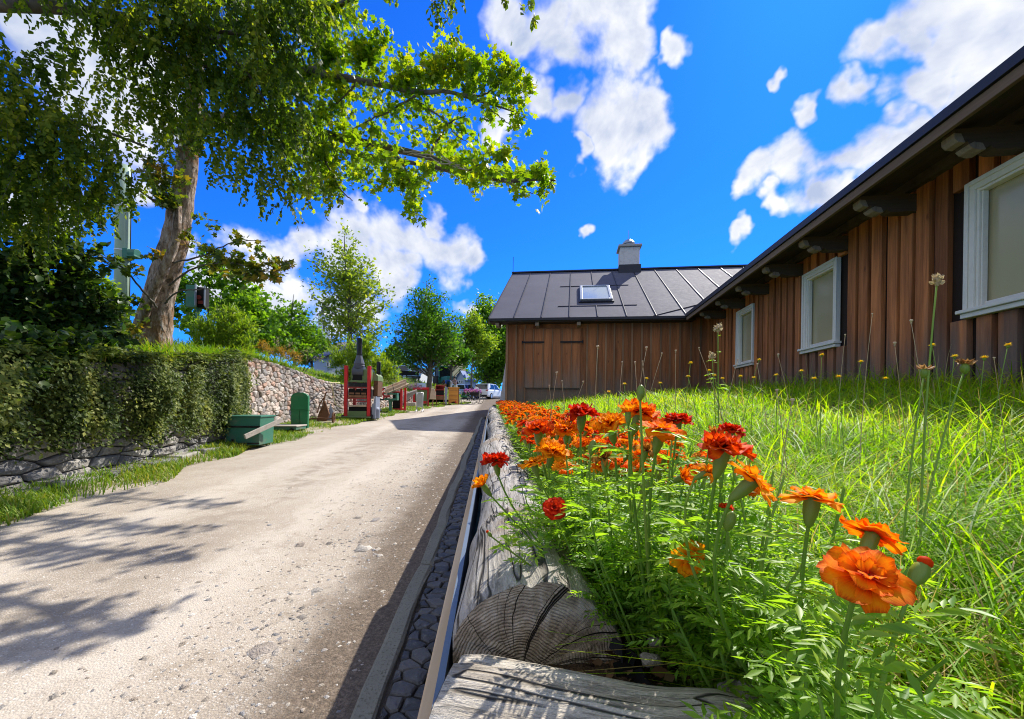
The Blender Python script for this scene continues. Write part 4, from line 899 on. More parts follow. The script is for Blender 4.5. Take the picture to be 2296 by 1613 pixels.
def calyx_data(kind):
    if kind not in FM:
        m = MB()
        if kind == 'calyx': m.lathe([(.05, -1.05), (.09, -1.0), (.15, -.85), (.215, -.55), (.235, -.25), (.22, -.05), (.25, .05)], n=12)
        elif kind == 'bud': m.lathe([(.08, -1.3), (.20, -1.15), (.40, -.75), (.44, -.35), (.36, .05), (.22, .3), (.06, .42)], n=14)
        else: m.lathe([(.22, .12), (.34, .22), (.36, .36), (.30, .55), (.12, .66)], n=10)
        V = np.concatenate(m.v); a = np.arctan2(V[:, 1], V[:, 0]); V[:, :2] *= (1+.08*np.cos(a*6))[:, None]
        me = bpy.data.meshes.new(kind); me.from_pydata(V.tolist(), [], m.f); me.materials.append(M['amber'] if kind == 'tip' else M['calyx']); me.polygons.foreach_set('use_smooth', np.ones(len(me.polygons), bool)); FM[kind] = me
    return FM[kind]
def add_flower(root, p, nrm, dia, kind, col, seed, spin=0.):
    """p, nrm in root space"""
    if kind == 'bud':
        o = bpy.data.objects.new('bud', calyx_data('bud'))
        COL.objects.link(o); o.parent = root
        if col: t = bpy.data.objects.new('bud_tip', calyx_data('tip')); COL.objects.link(t); t.parent = o
    else:
        o = bpy.data.objects.new('flower', flower_mesh(kind, col, seed)); COL.objects.link(o); o.parent = root
        c = bpy.data.objects.new('calyx', calyx_data('calyx')); COL.objects.link(c); c.parent = o; c.location = (0, 0, -.02)
    q = Vector(unit(nrm)).to_track_quat('Z', 'Y').to_matrix().to_4x4() @ Matrix.Rotation(spin, 4, 'Z')
    o.matrix_local = Matrix.Translation(Vector(p)) @ q @ Matrix.Scale(dia/2, 4)
    return o
def pinnate(base, d, Ln, rg, out):
    """one feathery leaf: leaflets in pairs along a drooping midrib"""
    d = unit(d); up = np.array([0, 0, 1.]); sd = np.cross(d, up); sd = unit(sd) if np.linalg.norm(sd) > .1 else np.array([1., 0, 0]); nn = np.cross(sd, d)
    k = 6
    for i in range(k+1):
        t = .22+.78*i/k; p = base+d*Ln*t-up*Ln*.28*t*t+nn*0; tang = unit(d-up*.55*t)
        ll = Ln*(.36 if i < k else .38)*(1-.45*abs(t-.55))*rg.uniform(.8, 1.15)
        for s in ((-1, 1) if i < k else (0,)):
            T = unit(tang*.75+sd*s*.85+rg.normal(0, .12, 3)); N = unit(nn+sd*s*.25+rg.normal(0, .25, 3)); out.append((p, T, N, ll))
def plant_geo(seed, tops, h=.22, spread=.13, nst=9, lps=7, leaf=.075):
    """tops: list of (p, n, dia) flower positions in plant space -> foliage mesh V,F and stem MB"""
    rg = np.random.default_rng(seed); L = []; st = MB()
    def stem(p0, p1, r0, r1, leaves, bend=.02, nrm=None):
        p0 = np.array(p0, float); p1 = np.array(p1, float); m1 = p0+(p1-p0)*.5+np.array([rg.normal(0, bend), rg.normal(0, bend), .02])
        if nrm is not None: m1 = m1*.5+(p1-np.asarray(nrm)*np.linalg.norm(p1-p0)*.45)*.5
        t = np.linspace(0, 1, 7)[:, None]; c = (1-t)**2*p0+2*t*(1-t)*m1+t*t*p1; st.tube(c, np.linspace(r0, r1, 7), 5)
        for i in range(leaves):
            u = rg.uniform(.15, .97) if nrm is None else rg.uniform(.22, .86); b = (1-u)**2*p0+2*u*(1-u)*m1+u*u*p1; a = rg.uniform(0, 2*PI)
            pinnate(b, np.array([math.cos(a), math.sin(a), rg.uniform(.1, .9)]), leaf*rg.uniform(.7, 1.2), rg, L)
    for i in range(nst):
        a = i*2.4+rg.normal(0, .4); rr = spread*math.sqrt((i+.5)/nst); hh = h*rg.uniform(.55, 1.)*(1-.35*(rr/spread)**2)
        stem((rr*.15*math.cos(a), rr*.15*math.sin(a), 0), (rr*math.cos(a), rr*math.sin(a), hh), .0028, .0014, lps)
    for p, n, dia in tops:
        b = np.array(p)-unit(n)*dia*.50; a = np.array([b[0]*.35, b[1]*.35, max(.02, min(b[2]*.35, h*.4))]); stem(a, b, .0026, max(.0013, dia*.030), 8, .01, n)
    P, T, N, S = (np.array(x) for x in zip(*L)); V, F = scatter(SLIM, P, T, N, S)
    return V, F, st
def foliage(root, V, F, st):
    Vs = np.concatenate(st.v); q = [f for f in st.f if len(f) == 4]; pe = [f for f in st.f if len(f) != 4]
    FF = [F, np.array(q)+len(V)]; mi = [0]*len(F)+[1]*len(q)
    return big('foliage', np.concatenate([V, Vs]), FF, [M['marileaf'], M['stem']], root, mi=mi)
GM = 'marigolds in the flower bed'
NEAR = {  # plants close to the camera: base (x, y) and flowers (px, py, dist, size px, kind, colour, normal)
 'a': ((.30, .36), 'marigold with the largest open orange flower, nearest the viewer at lower right', [
   (1943, 1292, .255, 176, 'open', 'orange', (-.10, -.50, .85)), (1957, 1198, .33, 118, 'flat', 'orange', (.52, .15, .85)), (2068, 1272, .30, 62, 'bud', 1, (.55, .1, .8))]),
 'b': ((.335, .48), 'marigold with a flat orange flower seen side on, left of the largest bloom', [
   (1822, 1116, .385, 120, 'flat', 'amber', (.12, -.02, .98)), (1640, 1158, .46, 44, 'bud', 0, (.25, -.1, .95)), (1628, 1138, .48, 34, 'ruff', 'vermil', (.1, 0, 1))]),
 'c': ((.33, .53), 'marigold with an orange bloom tilted sharply right in the middle of the bed', [
   (1690, 1078, .37, 124, 'open', 'amber', (.62, -.25, .70)), (1585, 1060, .45, 60, 'tired', 'amber', (.5, -.3, .4))]),
 'd': ((.31, .62), 'marigold topped by a broad red and orange flower above the grass edge', [
   (1625, 1008, .43, 126, 'ruff', 'vermil', (.22, -.12, .95)), (1640, 967, .56, 62, 'ruff', 'scarlet', (.2, 0, .97)), (1600, 975, .60, 56, 'tired', 'wither', (.3, 0, .9))]),
 'e': ((.245, .69), 'marigold carrying overlapping orange blooms at the top centre of the bed', [
   (1482, 963, .50, 108, 'open', 'orange', (.10, -.28, .95)), (1437, 927, .55, 98, 'ruff', 'orange', (.30, -.2, .9)), (1408, 925, .50, 52, 'cup', 'amber', (-.05, 0, 1)), (1437, 872, .47, 34, 'bud', 0, (.05, 0, 1)), (1520, 945, .62, 70, 'ruff', 'scarlet', (.1, 0, 1))]),
 'f': ((.225, .82), 'marigold with two withered hanging flowers in front of the orange blooms', [
   (1355, 1030, .60, 62, 'tired', 'wither', (-.1, -.1, 1)), (1447, 1012, .60, 64, 'tired', 'wither', (.25, -.1, .95)), (1368, 952, .62, 88, 'ruff', 'amber', (-.25, -.25, .9)), (1450, 1088, .60, 40, 'bud', 0, (.3, -.1, .95)), (1530, 1072, .62, 58, 'cup', 'orange', (.5, -.5, .4))]),
 'g': ((.20, .97), 'marigold with fluffy orange blooms beside the log behind the foremost red flower', [
   (1240, 1012, .76, 78, 'ruff', 'amber', (.2, -.35, .9)), (1195, 1038, .74, 66, 'open', 'amber', (-.35, -.1, .9)), (1206, 962, .80, 76, 'ruff', 'vermil', (-.1, -.2, .95)), (1305, 928, .92, 78, 'ruff', 'scarlet', (.05, -.1, 1)), (1270, 965, .88, 60, 'ruff', 'orange', (0, -.2, 1)), (1330, 995, .8, 34, 'bud', 0, (.2, 0, 1))]),
 'h': ((.175, .90), 'marigold with a red flower leaning out over the log towards the road', [
   (1112, 1033, .78, 66, 'ruff', 'scarlet', (-.15, -.1, .98)), (1083, 1088, .71, 58, 'cup', 'amber', (-.55, -.1, .75)), (1095, 1195, .70, 16, 'bud', 1, (-.5, 0, .6))]),
 'i': ((.20, .80), 'marigold with one small dark red flower facing forward, low against the log', [
   (1243, 1140, .71, 56, 'flat', 'scarlet', (-.05, -.75, .62)), (1393, 1280, .68, 22, 'bud', 0, (.1, -.5, .9))]),
 'j': ((.30, .66), 'marigold with a drooping orange and brown flower half hidden in low leaves', [
   (1552, 1255, .50, 90, 'flat', 'amber', (.1, -.85, -.25)), (1490, 1190, .60, 30, 'bud', 0, (.2, -.2, 1))]),
}
for k, (key, (bxy, lb, fl)) in enumerate(NEAR.items()):
    bz = float(lawnz(*bxy)); root = empty('marigold_plant', (bxy[0], bxy[1], bz), 0, lb, 'flower', GM); B0 = np.array([bxy[0], bxy[1], bz]); tops = []
    for j, (px, py, Y, s, kind, col, nm) in enumerate(fl):
        p = W(px, py, Y)-B0; dia = s/FL*Y*(1.05 if kind != 'bud' else 1.25)
        add_flower(root, p, nm, dia, kind, col, k*3+j, spin=k+j*1.3); tops.append((p, unit(np.array(nm, float)), dia*(1.0 if kind != 'bud' else 1.1)))
    foliage(root, *plant_geo(300+k, tops, h={'a': .28, 'b': .33, 'h': .29, 'i': .27, 'c': .42, 'd': .42, 'e': .42, 'j': .38}.get(key, .37), spread={'h': .19, 'a': .09}.get(key, .14), nst=17 if key != 'a' else 12, lps=11, leaf=.056))
# filler plants without a flower of their own near the front
for k, (x, y, hh) in enumerate([(.36, .62, .40), (.40, .74, .40), (.30, .78, .39), (.42, .88, .37), (.30, .93, .37), (.22, .88, .32), (.19, 1.02, .33), (.50, .95, .3), (.27, .74, .30), (.14, .98, .30), (.225, .315, .25), (.26, .335, .22)]):
    bz = float(lawnz(x, y)); root = empty('marigold_plant', (x, y, bz), 0, 'leafy marigold with no open flower among the nearest blooms', 'flower', GM)
    foliage(root, *plant_geo(400+k, [], h=hh, spread=.13 if y > .4 else .05, nst=14 if y > .4 else 8, lps=11, leaf=.056))
# the row beyond: prototypes copied down the bed
PAL = [('orange', ['orange', 'amber', 'orange', 'vermil', 'orange', 'amber', 'amber'], 'orange flowered marigold in the crowded row beside the logs'),
       ('scarlet', ['scarlet', 'vermil', 'scarlet', 'vermil', 'scarlet', 'orange'], 'red flowered marigold in the crowded row beside the logs'),
       ('amber', ['amber', 'amber', 'orange', 'amber', 'amber', 'orange'], 'yellow orange flowered marigold in the crowded row beside the logs'),
       ('vermil', ['vermil', 'orange', 'vermil', 'orange', 'amber', 'vermil'], 'mixed red and orange marigold in the crowded row beside the logs')]
PROTO = []
for k in range(8):
    nm, cols, lb = PAL[k % 4]; root = empty('marigold_plant', (0, 0, -50), 0, lb, 'flower', GM); tops = []; nf = 10 if k < 4 else 12
    for j in range(nf):
        a = j*2.4+k; rr = .14*math.sqrt((j+.4)/nf); p = np.array([rr*math.cos(a), rr*math.sin(a), .315+R.normal(0, .02)-.25*rr]); n_ = unit(np.array([math.cos(a)*rr*4+R.normal(0, .2), math.sin(a)*rr*4-.35+R.normal(0, .2), 1.])); dia = R.uniform(.045, .06)
        kind = ['ruff', 'open', 'ruff', 'flat', 'ruff', 'open', 'tired', 'ruff'][(j+k) % 8]; cl = cols[j % len(cols)]
        add_flower(root, p, n_, dia, kind, 'wither' if kind == 'tired' and j % 2 else cl, j, spin=j); tops.append((p, n_, dia))
    foliage(root, *plant_geo(500+k, tops, h=.285, spread=.14, nst=14, lps=9, leaf=.056)); PROTO.append(root)
i = 0; used = set(); y = 1.10
while y < 13.9:
    sp = .175+.010*y; lanes = [.20, .36, .52] if y < 5 else [.20, .38, .55] if y < 8 else [.22, .45]
    for xo in lanes:
        x = float(logx(y))+xo+R.normal(0, .025); yy = y+R.normal(0, .04)
        
        kk = R.choice(8, p=[.17, .15, .11, .12, .13, .09, .12, .11]) if xo < .4 else R.choice(8, p=[.2, .06, .2, .1, .14, .05, .17, .08])
        o = PROTO[kk] if kk not in used else copy_tree(PROTO[kk]); used.add(kk)
        o.location = (x, yy, float(lawnz(x, yy))+R.uniform(-.03, .0)); o.rotation_euler = (0, 0, R.uniform(0, 6.28)); i += 1
    y += sp
for kk in range(8):
    if kk not in used: PROTO[kk].location = (.1, 2.+kk*.1, float(lawnz(.1, 2.)))

# ---------------------------------------------------------------- meadow
n = 105000
th = R.uniform(-.95, 1.0, n); r = np.exp(R.uniform(math.log(.42), math.log(17.5), n))
x = r*np.sin(th); y = r*np.cos(th); ex = x-logx(y)
bx = .60+.05*np.sin(y*5)-.20*(1-sm(.5, .85, y))
keep = (ex > bx-.06*R.random(n)) & (wallv(x, y) < -.02) & (y > .12) & (y < 15.3); x, y, r = x[keep], y[keep], r[keep]; n = len(x)
nearwall = sm(-1.2, -.1, wallv(x, y))
L = R.uniform(.10, .24, n)*(.80+.20*sm(.5, 1.5, r))*(1+1.0*nearwall)*(1-.45*(R.random(n) < .35)); L *= np.where(r < .75, .62+.2*(R.random(n)), 1)
L *= 1+.35*np.clip(np.sin(x*2.1+y*1.1)*np.sin(y*1.7-x), 0, 1)
P = np.stack([x, y, lawnz(x, y)-.01], 1); dry = R.random(n) < np.where((r < 1.0) & (y < .8), .34, .16)
wd = .0032+.0013*r
VV, FF, k = [], [], 0
V, F = blades(P[~dry], L[~dry], wd[~dry]*R.uniform(.6, 1.5, (~dry).sum()), R.uniform(.2, 1.7, (~dry).sum())); 
n2 = 14000; th2 = R.uniform(-.9, 1.0, n2); r2 = np.exp(R.uniform(math.log(.55), math.log(9.), n2)); x2 = r2*np.sin(th2); y2 = r2*np.cos(th2)
kp = (x2-logx(y2) > .66-.2*(1-sm(.5, .85, y2))) & (wallv(x2, y2) < -.1) & (y2 > .15); x2, y2, r2 = x2[kp], y2[kp], r2[kp]; n2 = len(x2)
V2, F2 = blades(np.stack([x2, y2, lawnz(x2, y2)-.01], 1), R.uniform(.24, .44, n2)*(.72+.28*sm(.5, 1.4, r2)), .0034+.0011*r2, R.uniform(.5, 2.1, n2), seg=5)
F = [F, F2+len(V)]; V = np.concatenate([V, V2])
tag(big('meadow_grass', V, F, M['grass']), 'tall sunlit green meadow grass filling the bank below the barn', 'grass', kind='stuff')
V, F = blades(P[dry], L[dry]*R.uniform(.9, 1.5, dry.sum()), wd[dry]*.7, R.uniform(.1, 1.9, dry.sum()))
tag(big('dry_grass', V, [F], M['straw']), 'scattered straw coloured dry blades among the green meadow grass', 'grass', kind='stuff')
def mz(p): return float(lawnz(p[0], p[1]))
# seed stems, yellow hawkbits, tall herbs: individuals
def stalk(name, label, cat, group, top, Y, lean, r, head, col='drystalk', leaves=0, hs=1.):
    p1 = W(top[0], top[1], Y); b = p1+np.array([lean*(p1[2]-.9), .05*lean, 0]); z0 = float(lawnz(b[0], b[1])); b[2] = z0
    root = empty(name, b, 0, label, cat, group); q = p1-b; m = MB()
    t = np.linspace(0, 1, 8)[:, None]; mid = q*.5+np.array([-.12*q[0], .01, .03*q[2]]); c = 2*t*(1-t)*mid+t*t*q
    m.tube(c, np.linspace(r, r*.6, 8), 6); m.build('stem', M['stem' if col == 'stem' else 'drystalk'], root, smooth=True)
    if leaves:
        LL = []; rg = np.random.default_rng(int(top[0]))
        for i in range(leaves):
            u = rg.uniform(.25, .95); bb_ = 2*u*(1-u)*mid+u*u*q; a = rg.uniform(0, 6.28); pinnate(bb_, np.array([math.cos(a), math.sin(a), .3]), .055*(1.2-u)*hs, rg, LL)
        Pq, T, N, S_ = (np.array(v) for v in zip(*LL)); V, F = scatter(SLIM, Pq, T, N, S_); big('leaves', V, [F], M['marileaf'], root)
    h = MB()
    if head == 'spike':
        k = 26; a = R.uniform(0, 6.28, k); zz = R.uniform(-.5, .9, k); PP = np.stack([np.cos(a)*.35*(1-abs(zz)*.4), np.sin(a)*.35*(1-abs(zz)*.4), zz], 1)*.012*hs+q
        V, F = scatter(LEAF, PP, unit(np.stack([np.cos(a), np.sin(a), .8+zz], 1)), rdir(k), np.full(k, .010*hs)); h.ell(q+np.array([0, 0, .002]), (.005*hs, .005*hs, .012*hs), 8, 6)
        big('seed_tuft', V, [F], M['drystalk'], root); h.build('seed_head', M['drystalk'], root, smooth=True)
    elif head == 'seed':
        h.ell(q, (.0045*hs, .0045*hs, .010*hs), 8, 6); h.lathe([(.0035*hs, 0), (.009*hs, .010*hs), (.006*hs, .014*hs)], q+np.array([0, 0, .004*hs]), 8); h.build('seed_head', M['drystalk'], root, smooth=True)
    elif head == 'wilt':
        h.lathe([(.003, 0), (.0085*hs, .008*hs), (.009*hs, .018*hs), (.006*hs, .026*hs)], q-np.array([0, 0, .012*hs]), 10); h.build('calyx', M['calyx'], root, smooth=True)
        k = 22; a = R.uniform(0, 6.28, k); PP = np.stack([np.cos(a)*.004*hs, np.sin(a)*.004*hs, np.full(k, .012*hs)], 1)+q; V, F = scatter(LEAF, PP, np.stack([np.cos(a)*.8+.4, np.sin(a)*.6, .35+0*a], 1), rdir(k), np.full(k, .020*hs)); big('petals', V, [F], M['wiltleaf'], root)
    else:
        k = 30; a = np.arange(k)*2.4; el = np.repeat([.12, .5, .9], 10); PP = np.tile(q, (k, 1)); V, F = scatter(SLIM, PP, np.stack([np.cos(a)*np.cos(el), np.sin(a)*np.cos(el)-.2, np.sin(el)], 1), np.stack([-np.cos(a)*np.sin(el), -np.sin(a)*np.sin(el), np.cos(el)], 1), R.uniform(.012, .018, k)*hs)
        Pt = big('petals', V, [F], M['yellowleaf'], root); h.lathe([(.002, -.010), (.005, -.006), (.0055, 0)], q, 8); h.build('calyx', M['calyx'], root)
    return root
M['wiltleaf'] = leafmat('wilted_petal', [(.20, .09, .03), (.36, .18, .06), (.55, .34, .16)], .3, .6, (1.2, 1.1, .8))
M['yellowleaf'] = leafmat('hawkbit_petal', [(.70, .40, .01), (.82, .58, .015), (.86, .66, .03)], .35, .5, (1.15, 1.1, .6))
stalk('ribwort', 'tall pale ribwort stem with a bright silvery seed head, before the barn wall', 'wild flower', None, (2101, 632), .95, -.05, .0028, 'spike', 'stem', 0, 1.15)
stalk('hawkbit', 'nodding brown withered flower leaning right beside the tall silvery stem', 'wild flower', None, (2163, 828), .80, -.25, .0022, 'wilt', 'stem', 0, .8)
stalk('hawkbit', 'upright brown tipped faded flower just left of the nodding one', 'wild flower', None, (2072, 838), .80, -.10, .0022, 'wilt', 'stem', 0, .7)
stalk('tall_herb', 'tall green leafy herb with a fuzzy top, before the dark barn corner', 'wild flower', None, (1610, 738), 2.3, .02, .004, 'spike', 'stem', 9, 2.2)
stalk('tall_herb', 'shorter green herb with a fuzzy top beside the tallest one', 'wild flower', None, (1597, 800), 2.3, .06, .003, 'spike', 'stem', 5, 1.8)
for k, (px, py, Y, ln) in enumerate([(1341, 782, 1.5, -.25), (1443, 773, 1.6, 0), (1555, 800, 1.9, .15), (1512, 802, 2., .1), (1487, 815, 2.0, .05), (1402, 815, 1.8, -.15), (1435, 812, 1.9, .1), (1425, 830, 1.9, .1), (1250, 830, 2.6, 0), (1268, 842, 2.8, .1), (1310, 838, 2.3, -.1), (1233, 850, 3., 0), (1955, 745, 1.7, -.1), (2045, 730, 1.8, .15), (2010, 770, 1.6, .1), (1905, 770, 2.2, -.1), (1695, 835, 2.6, .1), (1650, 815, 2.6, -.1), (1745, 810, 2.6, .1), (2230, 800, 1.5, .1), (1775, 918, 1.2, .05), (1750, 880, 1.4, .05)]):
    stalk('seed_stem', 'thin dry meadow stem with a small pale seed head standing above the grass', 'wild flower', 'dry seed stems in the meadow', (px+R.normal(0, 6), py+R.normal(0, 14)), Y, ln+R.normal(0, .12), .0009+.0004*Y, 'seed', 'drystalk', 0, (.42+.12*Y)*R.uniform(.6, 1.25))
for k, (px, py, Y) in enumerate([(1842, 797, 2.2), (1880, 846, 1.7), (1825, 850, 2.), (1797, 833, 2.4), (2207, 803, 1.5), (1702, 808, 3.), (1548, 815, 2.6), (1543, 845, 2.6), (1690, 848, 2.6), (1365, 880, 2.2), (1602, 843, 3), (1620, 850, 3), (2260, 775, 1.4), (1480, 860, 2.6), (2090, 775, 1.9), (1590, 832, 2.9), (1660, 845, 2.4), (1740, 842, 2.6), (1930, 812, 2.2), (1985, 850, 1.9), (2140, 800, 1.8), (1400, 862, 2.8), (1450, 850, 3.1)]):
    stalk('hawkbit', 'small yellow hawkbit flower on a thin stem above the meadow grass', 'wild flower', 'yellow hawkbits in the meadow', (px, py), Y, R.normal(0, .12), .0012+.0004*Y, 'yellow', 'stem', 0, .55+.2*Y)
for k, (px, py, Y, s, lb) in enumerate([(1815, 1060, .72, .05, 'pale rounded dock leaf standing upright behind the orange marigolds'), (2105, 1040, 1.0, .07, 'broad blue green dock leaves in the meadow right of the bed'), (1960, 1065, .95, .045, 'pale dock leaves in the middle of the meadow grass'), (2030, 1130, .80, .045, 'low rounded dock leaves between the grass and the largest bloom')]):
    p = W(px, py, Y); z0 = float(lawnz(p[0], p[1])); p[2] -= .04; root = empty('dock_plant', (p[0], p[1], z0), 0, lb, 'wild plant'); c = 4
    a = R.uniform(0, 6.28, c); hz_ = np.array([.12, .08, .06, .05]); PP = np.stack([.02*np.cos(a), .02*np.sin(a), hz_-.02], 1)
    V, F = scatter(BROAD, PP, np.stack([np.cos(a), np.sin(a), np.array([.9, .5, .3, .3])], 1), np.stack([-.3+0*a, -.5+0*a, .8+0*a], 1), s*np.array([1, .9, .8, .8])); big('leaves', V, [F], M['dock'], root)
    m = MB()
    for q in PP: m.tube([(0, 0, 0), q*np.array([.6, .6, .6]), q], [.003, .0025, .0015], 5)
    m.build('stem', M['stem'], root)
# ---------------------------------------------------------------- trees
def curve(pts, n=14):
    """smooth line through points"""
    P = np.array(pts, float); k = len(P); t = np.linspace(0, k-1, n); out = []
    for u in t:
        i = min(int(u), k-2); f = u-i; p0, p1, p2, p3 = P[max(i-1, 0)], P[i], P[i+1], P[min(i+2, k-1)]
        out.append(.5*((2*p1)+(-p0+p2)*f+(2*p0-5*p1+4*p2-p3)*f*f+(-p0+3*p1-3*p2+p3)*f**3))
    return np.array(out)
def nearest(limbs, p):
    best = None
    for L in limbs:
        d = np.linalg.norm(L-p, axis=1); i = int(d.argmin())
        if best is None or d[i] < best[0]: best = (d[i], L[i])
    return best[1]

# --- the maple: leaning mottled trunk on the bank, limbs reaching over the road
tb = W(338, 790, 8.6); tb[2] = float(bankz(tb[1], WX(tb[1])-.12-tb[0]))
maple = empty('maple_tree', tb, 0, 'big maple with a leaning mottled trunk on the bank and bright limbs over the road', 'tree')
tr = [tb+np.array([-.05, 0, -.3]), W(340, 760, 8.6), W(352, 690, 8.6), W(372, 610, 8.55), (W(392, 540, 8.5)), W(408, 450, 8.5), W(420, 360, 8.4), W(430, 270, 8.3), W(438, 170, 8.2), W(443, 60, 8.2), W(448, -80, 8.2), W(452, -260, 8.2)]
m = MB(); tc = curve(tr, 46); rad = np.interp(np.linspace(0, 1, 46), [0, .08, .2, .4, .6, .8, 1], [.46, .345, .27, .22, .165, .13, .09]); m.tube(tc, rad, 22, jit=.035)
m.tube(curve([W(310, 740, 8.35), W(345, 650, 8.15), W(392, 545, 8.1), W(398, 460, 8.15)], 14), np.linspace(.10, .07, 14), 8, jit=.04)   # ivy-like side stem on the trunk
o = m.build('trunk', M['bark'], maple, smooth=True, world=True)
LIMB = {}
LB = [([W(430, 270, 8.3), W(560, 265, 7.6), W(700, 295, 7.2), W(800, 318, 7.0), W(880, 335, 6.8), W(960, 352, 6.5), W(1050, 383, 6.1), W(1130, 405, 5.8), W(1200, 402, 5.5), W(1246, 405, 5.4)], .10, .010),
 ([W(436, 190, 8.2), W(560, 180, 7.5), W(690, 160, 6.9), W(730, 168, 6.75), W(800, 182, 6.5), W(860, 190, 6.3), W(945, 208, 6.0), W(1000, 205, 5.9), W(1080, 228, 5.75), W(1150, 250, 5.6)], .09, .008),
 ([W(440, 100, 8.2), W(560, 60, 7.4), W(700, 18, 6.7), W(755, 14, 6.5), W(800, -10, 6.3), W(850, -50, 6.2)], .075, .02),
 ([W(690, 160, 6.9), W(730, 140, 6.8), W(770, 135, 6.8), W(830, 150, 6.7)], .035, .008),
 ([W(945, 208, 6.0), W(890, 240, 6.1), W(840, 265, 6.2), W(790, 290, 6.3)], .02, .006),
 ([W(865, 187, 6.3), W(930, 190, 6.1), W(985, 160, 5.9), W(1060, 140, 5.8)], .022, .005),
 ([W(1000, 205, 5.9), W(1070, 215, 5.8), W(1120, 190, 5.7), W(1155, 150, 5.65)], .018, .004),
 ([W(960, 352, 6.1), W(985, 310, 6.1), W(1010, 275, 6.0), W(1045, 260, 5.9)], .022, .006),
 ([W(930, 225, 6.0), W(985, 260, 5.95), W(1020, 300, 5.9), W(1050, 320, 5.9)], .018, .004),
 ([W(800, 182, 6.5), W(780, 210, 6.6), W(750, 235, 6.7), W(720, 250, 6.8)], .02, .006),
 ([W(880, 335, 6.4), W(905, 370, 6.3), W(920, 410, 6.2), W(928, 470, 6.1)], .018, .004),
 ([W(1050, 383, 5.8), W(1095, 360, 5.7), W(1130, 345, 5.65)], .012, .004), ([W(1130, 405, 5.6), W(1180, 430, 5.5), W(1225, 440, 5.45)], .01, .003),
 ([W(700, 295, 7.0), W(730, 360, 6.8), W(760, 420, 6.6), W(790, 450, 6.5)], .03, .006),
 ([W(1080, 228, 5.75), W(1120, 262, 5.7), W(1160, 290, 5.65)], .010, .003),
 ([W(398, 480, 8.2), W(330, 440, 7.6), W(270, 400, 7.2)], .03, .008), ([W(388, 590, 8.15), W(450, 575, 7.9), W(520, 545, 7.7), W(600, 540, 7.6)], .02, .005), ([W(352, 690, 8.2), W(320, 650, 7.8), W(275, 600, 7.6), W(230, 575, 7.4), W(190, 560, 7.3)], .022, .006),
 ([W(370, 680, 8.2), W(400, 655, 7.9), W(440, 650, 7.7), W(470, 648, 7.6)], .018, .008), ([W(380, 640, 8.2), W(440, 600, 7.8), W(520, 590, 7.4), W(600, 610, 7.2), W(640, 600, 7.1)], .02, .004)]
m = MB()
for pts, r0, r1 in LB:
    c = curve(pts, 22); LIMB[len(LIMB)] = c; m.tube(c+R.normal(0, .006, c.shape), np.linspace(r0, r1, 22), 8 if r0 > .03 else 6, jit=.05)
for oy in (1.0, 2.0, 3.4):      # further limbs of the same storey, reaching out behind
    LBX = [W(432, 270, 8.3), W(600, 300, 8.0+oy*.3), W(800, 345, 7.4+oy*.8), W(950, 370, 6.9+oy), W(1060, 395, 6.5+oy), W(1150, 400, 6.2+oy), W(1215, 398, 6.0+oy)]
    c = curve(LBX, 22); LIMB[len(LIMB)] = c; m.tube(c, np.linspace(.07, .008, 22), 7, jit=.05)
limbs = list(LIMB.values())
def twigs(blobs, limbs, mb, per, leafs, size, depthr=.9, droop=.15, tplT=None, tw=.004, seed=1, flat=1.):
    rg = np.random.default_rng(seed); Ps, Ts, Ns, Ss = [], [], [], []
    for b in blobs:
        px, py, pr, Y = b[:4]; dn = b[4] if len(b) > 4 else 1.; Rm = pr/FL*Y; c = W(px, py, Y); k = max(2, int(per*dn*(pr/50.)**2*(Y/6.)**1.0))
        for _ in range(k):
            v = rg.normal(size=3); v = v/np.linalg.norm(v)*rg.random()**.45*Rm*np.array([1, depthr*1.2, 1]); e = c+v
            s = nearest(limbs, e); d = np.linalg.norm(e-s)
            if d > Rm*1.6: s = e+(s-e)/d*min(d, Rm*rg.uniform(.8, 1.5))
            mid = (s+e)/2+rg.normal(0, .06*max(Rm, .2), 3)+np.array([0, 0, .06]); t = np.linspace(0, 1, 6)[:, None]; cu = (1-t)**2*s+2*t*(1-t)*mid+t*t*e
            if mb is not None: mb.tube(cu, np.linspace(tw, tw*.4, 6), 3, cap=False)
            n = max(3, int(leafs*rg.uniform(.6, 1.3))); u = rg.random(n)**.6
            P = ((1-u)**2)[:, None]*s+(2*u*(1-u))[:, None]*mid+(u*u)[:, None]*e+rg.normal(0, .045, (n, 3))*flat
            dd = unit(e-s); T = unit(dd*.5+rg.normal(0, .6, (n, 3))-np.array([0, 0, droop])); N = unit(rg.normal(0, .55, (n, 3))+np.array([0, 0, 1.]))
            Ps.append(P); Ts.append(T); Ns.append(N); Ss.append(size*rg.uniform(.65, 1.25, n))
    return np.concatenate(Ps), np.concatenate(Ts), np.concatenate(Ns), np.concatenate(Ss)
